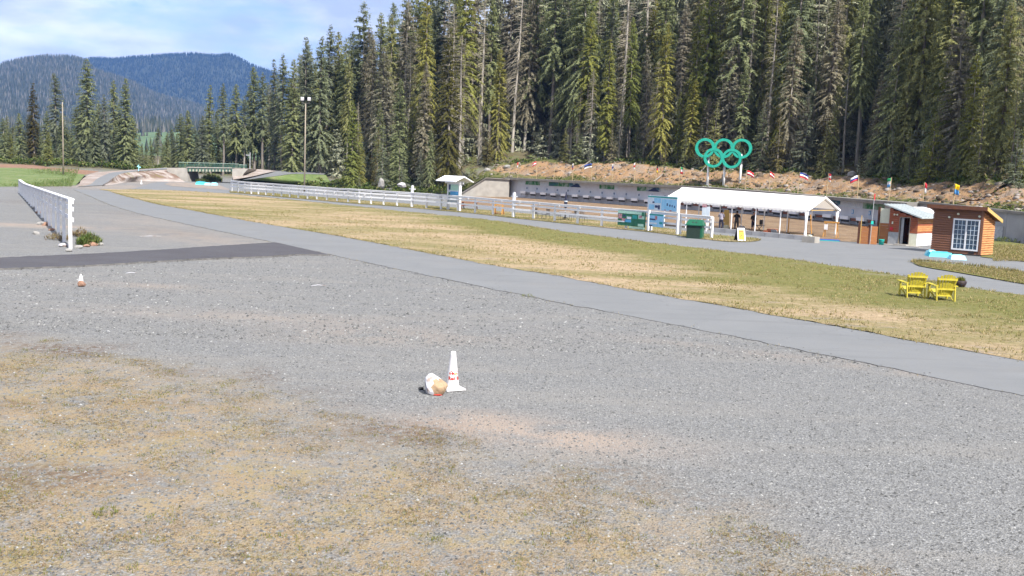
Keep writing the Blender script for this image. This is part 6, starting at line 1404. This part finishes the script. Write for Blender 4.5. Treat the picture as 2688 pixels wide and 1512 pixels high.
# shrubs between pavement and forest
sp_, sz_ = [], []
for _ in range(5200):
    t = tr_.uniform(FC[4] - 6, FC[7] + 3); s = tr_.uniform(.2, 9.0); x, y = foot_pt(t, s); px = pix((x, y, 1))[0]
    if not 742 < px < 1225 or (px > 1195 and s < 3): continue
    z = tz(x, y); cl = float(fbm(np.array([x * .35]), np.array([y * .35]), 13)[0])
    if cl < .36: continue
    hgt = (cl - .3) * 3.2 * tr_.uniform(.1, 1); sp_.append((x, y, z + hgt * .8)); sz_.append(tr_.uniform(.3, .62))
for _ in range(2600):
    px = tr_.uniform(-60, 740); Y = tr_.uniform(191, 200); x = XatY(px, Y); z = tz(x, Y)
    if 430 < px < 660: continue
    sp_.append((x, Y, z + tr_.uniform(0, 1.0) * float(vnoise(px * .06, 1.0, 5)) * 1.6)); sz_.append(tr_.uniform(.3, .7))
tri_cloud('undergrowth', np.array(sp_), np.array(sz_), .55, 'shrub_leaf', label='green shrubs along the foot of the forest', sway=.9, per=9, wid=.5)
sp_, sz_ = [], []
for _ in range(9000):                                            # weeds on the earth bank and at the forest edge
    px = tr_.uniform(1215, 2720); q = tr_.random(); s = tr_.uniform(8.6, 13) if q < .62 else tr_.uniform(.8, 3.2) if q < .9 else tr_.uniform(3, 9); p = bank_pt(px, s)
    if fbm(np.array([p.x * .3]), np.array([p.y * .3]), 17)[0] < .42: continue
    sp_.append((p.x + tr_.uniform(-.5, .5), p.y + tr_.uniform(-.5, .5), p.z + tr_.uniform(-.05, .3 if q < .62 else .1))); sz_.append(tr_.uniform(.2, .55) if q < .62 else tr_.uniform(.12, .3))
tri_cloud('bank_weeds', np.array(sp_), np.array(sz_), .7, 'shrub_leaf', label='low green weeds on the earth bank', sway=.8, per=9, wid=.42)
# rocks of the bank
island_mat('bank_stone', [(0, (.10, .08, .062)), (.4, (.19, .145, .105)), (.75, (.27, .235, .21)), (1, (.38, .35, .33))])
def stones(name, pts, sizes, m, label, flat=.6):
    base = MB().rock((0, 0, 0), 1, 1, flat, 2, 1, .25); bv = np.array(base.v); bf = np.array(base.f); V, F_, o_ = [], [], 0
    for p, s in zip(pts, sizes):
        a = rng.uniform(0, 6.28); ca, sa = math.cos(a), math.sin(a); k = s * rng.uniform(.7, 1.3, 3)
        q = bv * k; V.append(np.stack([q[:, 0] * ca - q[:, 1] * sa + p[0], q[:, 0] * sa + q[:, 1] * ca + p[1], q[:, 2] + p[2]], 1)); F_.append(bf + o_); o_ += len(bv)
    return tag(link(bpy.data.objects.new(name, np_mesh(name, np.concatenate(V), np.concatenate(F_), m))), label, kind='stuff')
bp_, bs_ = [], []
for _ in range(2300):
    px = tr_.uniform(1230, 2720); s = tr_.uniform(1, 11.5); p = bank_pt(px, s); bp_.append(p); bs_.append(min(.5, .07 + tr_.expovariate(11)))
stones('bank_rubble', bp_, bs_, 'bank_stone', 'stones littering the earth bank')
for i, (px, s, r_, lb) in enumerate([(2022, 10.2, .75, 'large grey boulder at the forest edge above the tent'), (1790, 9.6, .38, 'pale boulder at the top of the bank beside the rings'), (1824, 9.8, .45, 'pale round boulder just left of the rings'), (1290, 7, .5, 'pale boulder above the wing wall'), (1255, 5.5, .42, 'grey boulder at the end of the wing wall top'), (2055, 9, .5, 'grey angular boulder above the tent middle')]):
    p = bank_pt(px, s); solo('boulder', MB().rock((0, 0, r_ * .4), r_ * 1.25, r_, r_ * .85, 60 + i, 2), 'grey_rock', p, lb, 'boulder')
for i, (px, py, r_, lb) in enumerate([(1002, 484, .75, 'upright grey boulder among the shrubs before the forest'), (1055, 487, .8, 'flat pale boulder among the shrubs before the forest')]):
    p = D(px, py, 143); solo('boulder', MB().rock((0, 0, .1), r_ * (1.1 if i else .7), r_ * .7, r_ * (.5 if i else 1.0), 70 + i, 2), 'white_rock' if i else 'grey_rock', p, lb, 'boulder')
for i, (px, s, L_, a_, lb) in enumerate([(1678, 3.2, 1.9, .9, 'pale fallen branch lying on the lower bank'), (1738, 7.8, 1.5, 1.0, 'short pale log standing out of the bank top'), (1445, 7.0, 2.2, .8, 'long pale fallen log on the upper bank'), (1838, 3.6, 1.7, 1.4, 'thin pale leaning stick on the bank beside the rings'), (1375, 10.5, 2.4, .3, 'grey log lying at the forest edge'), (1805, 9.2, 2.0, .6, 'pale driftwood branch at the bank top near the rings'), (1690, 10.5, 2.4, .1, 'white fallen trunk lying at the forest edge')]):
    p = bank_pt(px, s); dx = L_ * .5 * math.cos(a_); dz = L_ * .5 * math.sin(a_)
    solo('fallen_log', MB().tube([(-dx, -.1, -dz * .5 + .2), (0, 0, .2 + .06), (dx, .15, dz * .9 + .2)], [.09, .08, .05], 7), 'bark_pale', p, lb, 'log')
# small tree among the shrubs
tree(YOUNG[1], G(772, 487), 3.4, (.17, .22, .055), 'small bright green young conifer left of the floodlight pole', None, 1.15)

# weed clumps by the yard fence and beside the underpass
def weed_clump(px, py, h, w, nn, m, label, Y=None):
    p = D(px, py, Y) if Y else G(px, py); k = nn; a = rng.uniform(0, 6.28, k); rr = w * np.sqrt(rng.uniform(0, 1, k)); R0_ = np.stack([rr * np.cos(a), rr * np.sin(a), h * rng.uniform(0, .8, k) * (1 - (rr / w) ** 2 * .6)], 1)
    o = tri_cloud('weed_clump', R0_, np.full(k, h * .38), .8, m, kind=None, sway=.7, per=4, wid=.16); o.location = p; tag(o, label, 'plant', 'weed clumps'); return o
weed_clump(234, 643, .6, .5, 300, 'shrub_leaf', 'green weed clump at the end post of the yard fence')
weed_clump(150, 630, .4, .55, 160, 'dry_blade', 'dry brown weed clump on the yard side of the white fence')
weed_clump(213, 622, .5, .4, 120, 'dry_blade', 'dry ochre weed clump behind the yard fence end post')
weed_clump(555, 477, 1.6, 1.8, 420, 'shrub_leaf', 'green bush in the mouth of the underpass')
weed_clump(532, 478, .9, 1.2, 200, 'shrub_leaf', 'low green bush beside the turquoise barrier')
weed_clump(2640, 636, .5, 1.0, 160, 'shrub_leaf', 'low green weed clump at the foot of the grey concrete wall')
weed_clump(275, 1352, .12, .14, 60, 'green_blade', 'single bright green weed in the near dry grass')
weed_clump(1385, 780, .14, .22, 50, 'green_blade', 'grass tuft at the lower edge of the main path')
k = 60; a = rng.uniform(0, 6.28, k); Rp = np.stack([.16 * np.cos(a) * rng.uniform(.2, 1, k), .16 * np.sin(a) * rng.uniform(.2, 1, k), rng.uniform(.24, .34, k)], 1)
po = tri_cloud('plant', Rp, np.full(k, .14), .9, 'green_blade', kind=None, per=3, wid=.4); po.parent = PLANT

# meadow grass
q_ = []
for _ in range(5000):
    u, v = tr_.uniform(-60, 215), tr_.uniform(0, 1); Y = lerp(113, 170, v); p = Vector((XatY(u, Y), Y, 0)); py = lerp(490, 446, v) + 0
    p = D(u, lerp(490 if u > 0 else 492, 444, v), Y); q_.append((p.x, p.y, max(p.z, 0))) if u < lerp(188, 208, v) else None
island_mat('meadow_blade', [(0, (.07, .11, .03)), (.6, (.13, .18, .055)), (1, (.21, .22, .11))])
tri_cloud('meadow_grass', np.array(q_), rng.uniform(.16, .34, len(q_)), .9, 'meadow_blade', label='tall green meadow grass beyond the yard fence', sway=.4, per=4, wid=.22)

# lawn blades between the two paths, thicker where the straw lies
LU, LL = catmull(pts3(lawnU), 400), catmull(pts3([(262, 497.5)] + mainU), 400)
pts_, szs = [], []
for _ in range(52000):
    i = int(399 * (tr_.random() ** .55)); v = tr_.random(); p = LL[i].lerp(LU[min(399, i)], v)
    dd = p.length
    if dd > 90 and tr_.random() < .5: continue
    x, y = p.x + tr_.gauss(0, .1), p.y + tr_.gauss(0, .1); c_ = float(vnoise(x * .9, y * .9, 3))
    if tr_.random() > .25 + c_: continue
    pts_.append((x, y, .02)); szs.append(tr_.uniform(.035, .10) * (.6 + .8 * c_))
tri_cloud('lawn_grass', np.array(pts_), np.array(szs), .75, 'lawn_blade', label='short straw and green lawn grass', sway=.8, per=4, wid=.22)
# tufts along path edges
pts_, szs = [], []
def along(pl, num, off, z=.03, sm=(.05, .13)):
    Pc = catmull(pts3(pl), 600)
    for _ in range(num):
        i = tr_.randrange(599); p = Pc[i].lerp(Pc[i + 1], tr_.random())
        if vnoise(i * .11, 3.3, 9) < .38: continue
        pts_.append((p.x + tr_.gauss(0, .12), p.y + tr_.gauss(off, .14), z)); szs.append(tr_.uniform(*sm))
along(mainU, 3200, .12, .03, (.04, .1)); along(mainL, 500, -.12, .01, (.03, .07)); along(lawnU, 4200, -.12, .03, (.04, .11)); along(vergeN, 2600, .1, .05, (.04, .11)); along(isl[5:10], 700, .0, .06, (.05, .13)); along(isl[0:6], 800, .0, .06, (.06, .2))
tri_cloud('edge_grass', np.array(pts_), np.array(szs), .9, 'lawn_blade', label='grass tufts along the path edges', sway=.55, per=4, wid=.2)
# verge and islands
pts_, szs = [], []
VN, VF = catmull(pts3(vergeN), 300), catmull(pts3(vergeF), 300)
for _ in range(9000):
    i = tr_.randrange(300); p = VN[i].lerp(VF[i], tr_.random()); pts_.append((p.x, p.y, .045)); szs.append(tr_.uniform(.04, .12))
for _ in range(6000):
    u = tr_.uniform(2405, 2720); t = (u - 2400) / 320; y0, y1 = 697 + 52 * t, 690 + 28 * t; p = G(u, lerp(y1, y0, tr_.random())); pts_.append((p.x, p.y, .055)); szs.append(tr_.uniform(.04, .10))
for _ in range(2600):
    u = tr_.uniform(2605, 2720); p = G(u, tr_.uniform(645, 688)); pts_.append((p.x, p.y, .05)); szs.append(tr_.uniform(.06, .16))
tri_cloud('verge_grass', np.array(pts_), np.array(szs), .85, 'lawn_blade', label='short grass on the verge and islands', sway=.6, per=4, wid=.22)
# near dry grass and moss in the gravel
wlx = np.array([p.x for p in wl_p]); wly = np.array([p.y for p in wl_p])
def in_weed(x, y): return dist_line(np.array([x]), np.array([y]), wl_p)[0]
N_ = 260000; X_ = rng.uniform(-10, 10, N_); Y_ = rng.uniform(8.4, 25, N_)
dist_ = -dist_line(X_, Y_, wl_p) + (fbm(X_ * .8, Y_ * .8, 21) - .47) * 2.2
den = fbm(X_ * 1.1, Y_ * 1.1, 40) * .6 + fbm(X_ * 4, Y_ * 4, 41) * .4
ok = (dist_ > -.2) & (den + .1 * np.clip(dist_ / 2, -1, 1) > .48 + .05 * np.clip(X_ / 6, 0, 2)) & (np.abs(X_) < Y_ * .56); X_, Y_, den = X_[ok], Y_[ok], den[ok]
def gz(x, y): return (fbm(x * .5, y * .5, 9) - .47) * .02
tri_cloud('dry_grass', np.stack([X_, Y_, gz(X_, Y_)], 1), (.018 + .026 * np.clip(den - .40, 0, 1) / .2) * rng.uniform(.6, 1.4, len(X_)), .38, 'dry_blade', label='thin dry grass and moss in the near gravel', sway=1.1, per=3, wid=.16)
k = rng.integers(0, len(X_), 420); tx, ty_ = X_[k], Y_[k]; tp_ = np.concatenate([np.stack([tx + rng.normal(0, .06, len(k)), ty_ + rng.normal(0, .06, len(k)), gz(tx, ty_)], 1) for _ in range(14)])
tri_cloud('grass_tufts', tp_, rng.uniform(.025, .06, len(tp_)), .8, 'green_blade', label='small olive grass tufts in the near gravel', sway=.6, per=2, wid=.12)
# loose gravel
def pebbles(N_, y0, y1, smin, smax, xr, seed):
    r = np.random.default_rng(seed); Y_ = y0 + (y1 - y0) * r.uniform(0, 1, N_) ** 1.15; X_ = r.uniform(-1, 1, N_) * Y_ * xr
    ml = np.array([(p.x, p.y) for p in pts3(mainL)]); o_ = np.argsort(ml[:, 0]); lim = np.interp(X_, ml[o_, 0], ml[o_, 1]); k_ = (Y_ < lim - .15); X_, Y_ = X_[k_], Y_[k_]
    dv = np.interp(X_, [p.x for p in pts3(driveL)][::-1] if pts3(driveL)[0].x > pts3(driveL)[-1].x else [p.x for p in pts3(driveL)], [p.y for p in pts3(driveL)]); k_ = (Y_ < dv - .1) | (X_ > 0); X_, Y_ = X_[k_], Y_[k_]
    n_ = len(X_); S = smin + (smax - smin) * r.uniform(0, 1, n_) ** 3
    oc = np.array([(1, 0, 0), (0, 1, 0), (-1, 0, 0), (0, -1, 0), (.1, .1, .62)]) ; of = np.array([(0, 1, 4), (1, 2, 4), (2, 3, 4), (3, 0, 4)])
    a = r.uniform(0, 6.28, n_); ca, sa = np.cos(a), np.sin(a); kx, ky = S * r.uniform(.7, 1.4, n_), S * r.uniform(.6, 1.1, n_)
    V = np.zeros((n_, 5, 3)); V[:, :, 0] = X_[:, None] + oc[None, :, 0] * (kx * ca)[:, None] - oc[None, :, 1] * (ky * sa)[:, None]; V[:, :, 1] = Y_[:, None] + oc[None, :, 0] * (kx * sa)[:, None] + oc[None, :, 1] * (ky * ca)[:, None]
    V[:, :, 0] += r.normal(0, .15, (n_, 5)) * S[:, None]; V[:, :, 1] += r.normal(0, .15, (n_, 5)) * S[:, None]
    V[:, :, 2] = gz(X_, Y_)[:, None] - .003 + oc[None, :, 2] * (S * r.uniform(.7, 1.5, n_))[:, None]
    return V.reshape(-1, 3), (of[None] + (np.arange(n_) * 5)[:, None, None]).reshape(-1, 3)
va, fa = pebbles(105000, 8.4, 24, .009, .030, .56, 1); vb, fb = pebbles(44000, 22, 46, .02, .05, .56, 2)
tag(link(bpy.data.objects.new('gravel', np_mesh('gravel', np.concatenate([va, vb]), np.concatenate([fa, fb + len(va)]), 'stone_chip'))), 'loose grey gravel chips covering the yard', kind='stuff')

ep, es = [], []
for pl_, off in ((mainL, 1), (mainU, -1), (driveL, 1), (driveU, -1)):
    Pc = catmull(pts3(pl_), 500)
    for _ in range(1300 if len(pl_) > 10 else 500):
        i = tr_.randrange(499); p = Pc[i].lerp(Pc[i + 1], tr_.random())
        if vnoise(i * .21, 8.0, 4) < .3 or p.length > 95: continue
        ep.append((p.x + tr_.gauss(0, .14), p.y + tr_.gauss(0, .16), .018)); es.append(tr_.uniform(.008, .024))
stones('edge_gravel', ep, es, 'stone_chip', 'loose stones spilling over the path edges')
# ================================================================== FAR HILLS
m, nt, n, l, b = new_mat('hill_ground'); b.inputs['Roughness'].default_value = .95
P = n.new('ShaderNodeNewGeometry').outputs['Position']; rp = ramp(n, [(.35, (.02, .028, .018)), (.65, (.04, .048, .03))]); l.new(noise(n, l, P, .008, 8, .7), rp.inputs['Fac']); l.new(rp.outputs['Color'], b.inputs['Base Color'])
m, nt, n, l, b = new_mat('clearing'); b.inputs['Roughness'].default_value = .95
P = n.new('ShaderNodeNewGeometry').outputs['Position']; rp = ramp(n, [(.35, (.06, .10, .045)), (.65, (.10, .15, .07))]); l.new(noise(n, l, P, .05, 8, .7), rp.inputs['Fac']); l.new(rp.outputs['Color'], b.inputs['Base Color'])
island_mat('hill_tree', [(0, (0.007, 0.013, 0.010)), (.6, (0.016, 0.025, 0.016)), (.85, (0.029, 0.041, 0.023)), (1, (0.058, 0.068, 0.044))])
island_mat('grey_tree', [(0, (.03, .04, .025)), (.5, (.055, .065, .045)), (.8, (.09, .092, .075)), (1, (.17, .165, .15))])
def hill(name, crest, Y, depth, foot_y, m, treem, ntree, th, label, seed, tw=.16, kn=60, back=1.0):
    pxs_ = np.linspace(crest[0][0], crest[-1][0], kn); C = [D(px, interp(px, crest), Y) for px in pxs_]; rowsn = 26; V = []
    for j in range(rowsn + 6):
        t = j / (rowsn - 1)
        for i, c_ in enumerate(C):
            if t <= 1:
                y = Y - depth * (1 - t); z = lerp(foot_y, c_.z - th * .75, t ** 1.25); wob = (float(fbm(c_.x * .004 + 3, y * .003, seed)) - .47) * (c_.z * .35) * t * (1 - t) * 2
            else: y = Y + depth * (t - 1) * 2; z = (c_.z - th * .75) * max(0, 1 - (t - 1) * 5); wob = 0
            V.append((c_.x * (y / Y) if t <= 1 else c_.x, y, z + wob))
    ix = np.arange(len(V)).reshape(rowsn + 6, kn); f = np.stack([ix[:-1, :-1].ravel(), ix[:-1, 1:].ravel(), ix[1:, 1:].ravel(), ix[1:, :-1].ravel()], 1)
    V = np.array(V); o = tag(link(bpy.data.objects.new(name, np_mesh(name, V, f, m, None, True))), kind='structure')
    r = np.random.default_rng(seed); g = V.reshape(rowsn + 6, kn, 3)[:rowsn]
    jj = r.uniform(0, 1, ntree) ** .8 * (rowsn - 1.001); ii = r.uniform(0, kn - 1.001, ntree)
    nc = ntree // 9; jj[:nc] = rowsn - 1.001                        # trees standing on the crest
    j0, i0 = jj.astype(int), ii.astype(int); fj, fi = (jj - j0)[:, None], (ii - i0)[:, None]
    p = (g[j0, i0] * (1 - fi) + g[j0, i0 + 1] * fi) * (1 - fj) + (g[j0 + 1, i0] * (1 - fi) + g[j0 + 1, i0 + 1] * fi) * fj
    hh = th * r.uniform(.6, 1.25, ntree); ww = hh * tw * r.uniform(.8, 1.2, ntree)
    cone_ = np.array([(1, 0, .05), (-.5, .87, 0), (-.5, -.87, .08), (.55, .2, .42), (-.3, .55, .45), (-.3, -.55, .40), (0, 0, 1)]); ff = np.array([(0, 1, 4), (0, 4, 3), (1, 2, 5), (1, 5, 4), (2, 0, 3), (2, 3, 5), (3, 4, 6), (4, 5, 6), (5, 3, 6)])
    a = r.uniform(0, 6.28, ntree); ca, sa = np.cos(a), np.sin(a); W = np.zeros((ntree, 7, 3))
    W[:, :, 0] = p[:, None, 0] + (cone_[None, :, 0] * ca[:, None] - cone_[None, :, 1] * sa[:, None]) * ww[:, None]; W[:, :, 1] = p[:, None, 1] + (cone_[None, :, 0] * sa[:, None] + cone_[None, :, 1] * ca[:, None]) * ww[:, None]
    W[:, :, 2] = p[:, None, 2] - .5 + cone_[None, :, 2] * hh[:, None]
    tag(link(bpy.data.objects.new('forest', np_mesh('forest', W.reshape(-1, 3), (ff[None] + (np.arange(ntree) * 7)[:, None, None]).reshape(-1, 3), treem))), label, kind='stuff')
hill('far_mountain', [(-120, 200), (60, 185), (190, 158), (245, 149.6), (299, 152), (353, 147), (435, 141), (503, 137), (566, 143), (606, 139), (625, 148), (661, 168), (699, 181), (760, 205), (850, 240), (1000, 300)], 3500, 1100, 20, 'hill_ground', 'hill_tree', 24000, 12.5, 'blue conifer forest covering the far mountain', 3)
hill('near_ridge', [(-140, 190), (0, 166), (54, 152), (122, 143), (190, 146), (217, 152), (258, 183), (340, 208), (408, 243), (517, 270), (620, 305), (760, 345)], 2300, 1100, 15, 'hill_ground', 'grey_tree', 20000, 11, 'grey-green half-dead forest on the nearer ridge', 5, .13)
hill('clearing_hill', [(-180, 345), (0, 342), (200, 338), (350, 330), (400, 326), (470, 326), (560, 332), (700, 345)], 900, 330, 3, 'clearing', 'grey_tree', 260, 9, 'scattered young trees on the green clearing', 7, .2, 40)
hill('low_ridge', [(-180, 325), (0, 320), (150, 318), (350, 310), (470, 309), (560, 315), (720, 330)], 1150, 200, 20, 'hill_ground', 'grey_tree', 900, 17, 'line of trees behind the green clearing', 9, .14, 40)

# ================================================================== HAZE
hz = MB().box(-5200, 5200, -700, 8600, -2.0, 660)
hzo = link(bpy.data.objects.new('haze', hz.mesh('haze'))); tag(hzo, 'thin blue mountain haze', kind='stuff')
hm = bpy.data.materials.new('haze'); hm.use_nodes = True; hn = hm.node_tree.nodes; hn.clear(); ho = hn.new('ShaderNodeOutputMaterial'); hv_ = hn.new('ShaderNodeVolumePrincipled')
hv_.inputs['Color'].default_value = (.19, .41, 1.0, 1); hv_.inputs['Density'].default_value = HAZE; hv_.inputs['Anisotropy'].default_value = .0
hm.node_tree.links.new(hv_.outputs['Volume'], ho.inputs['Volume']); hzo.data.materials.append(hm)
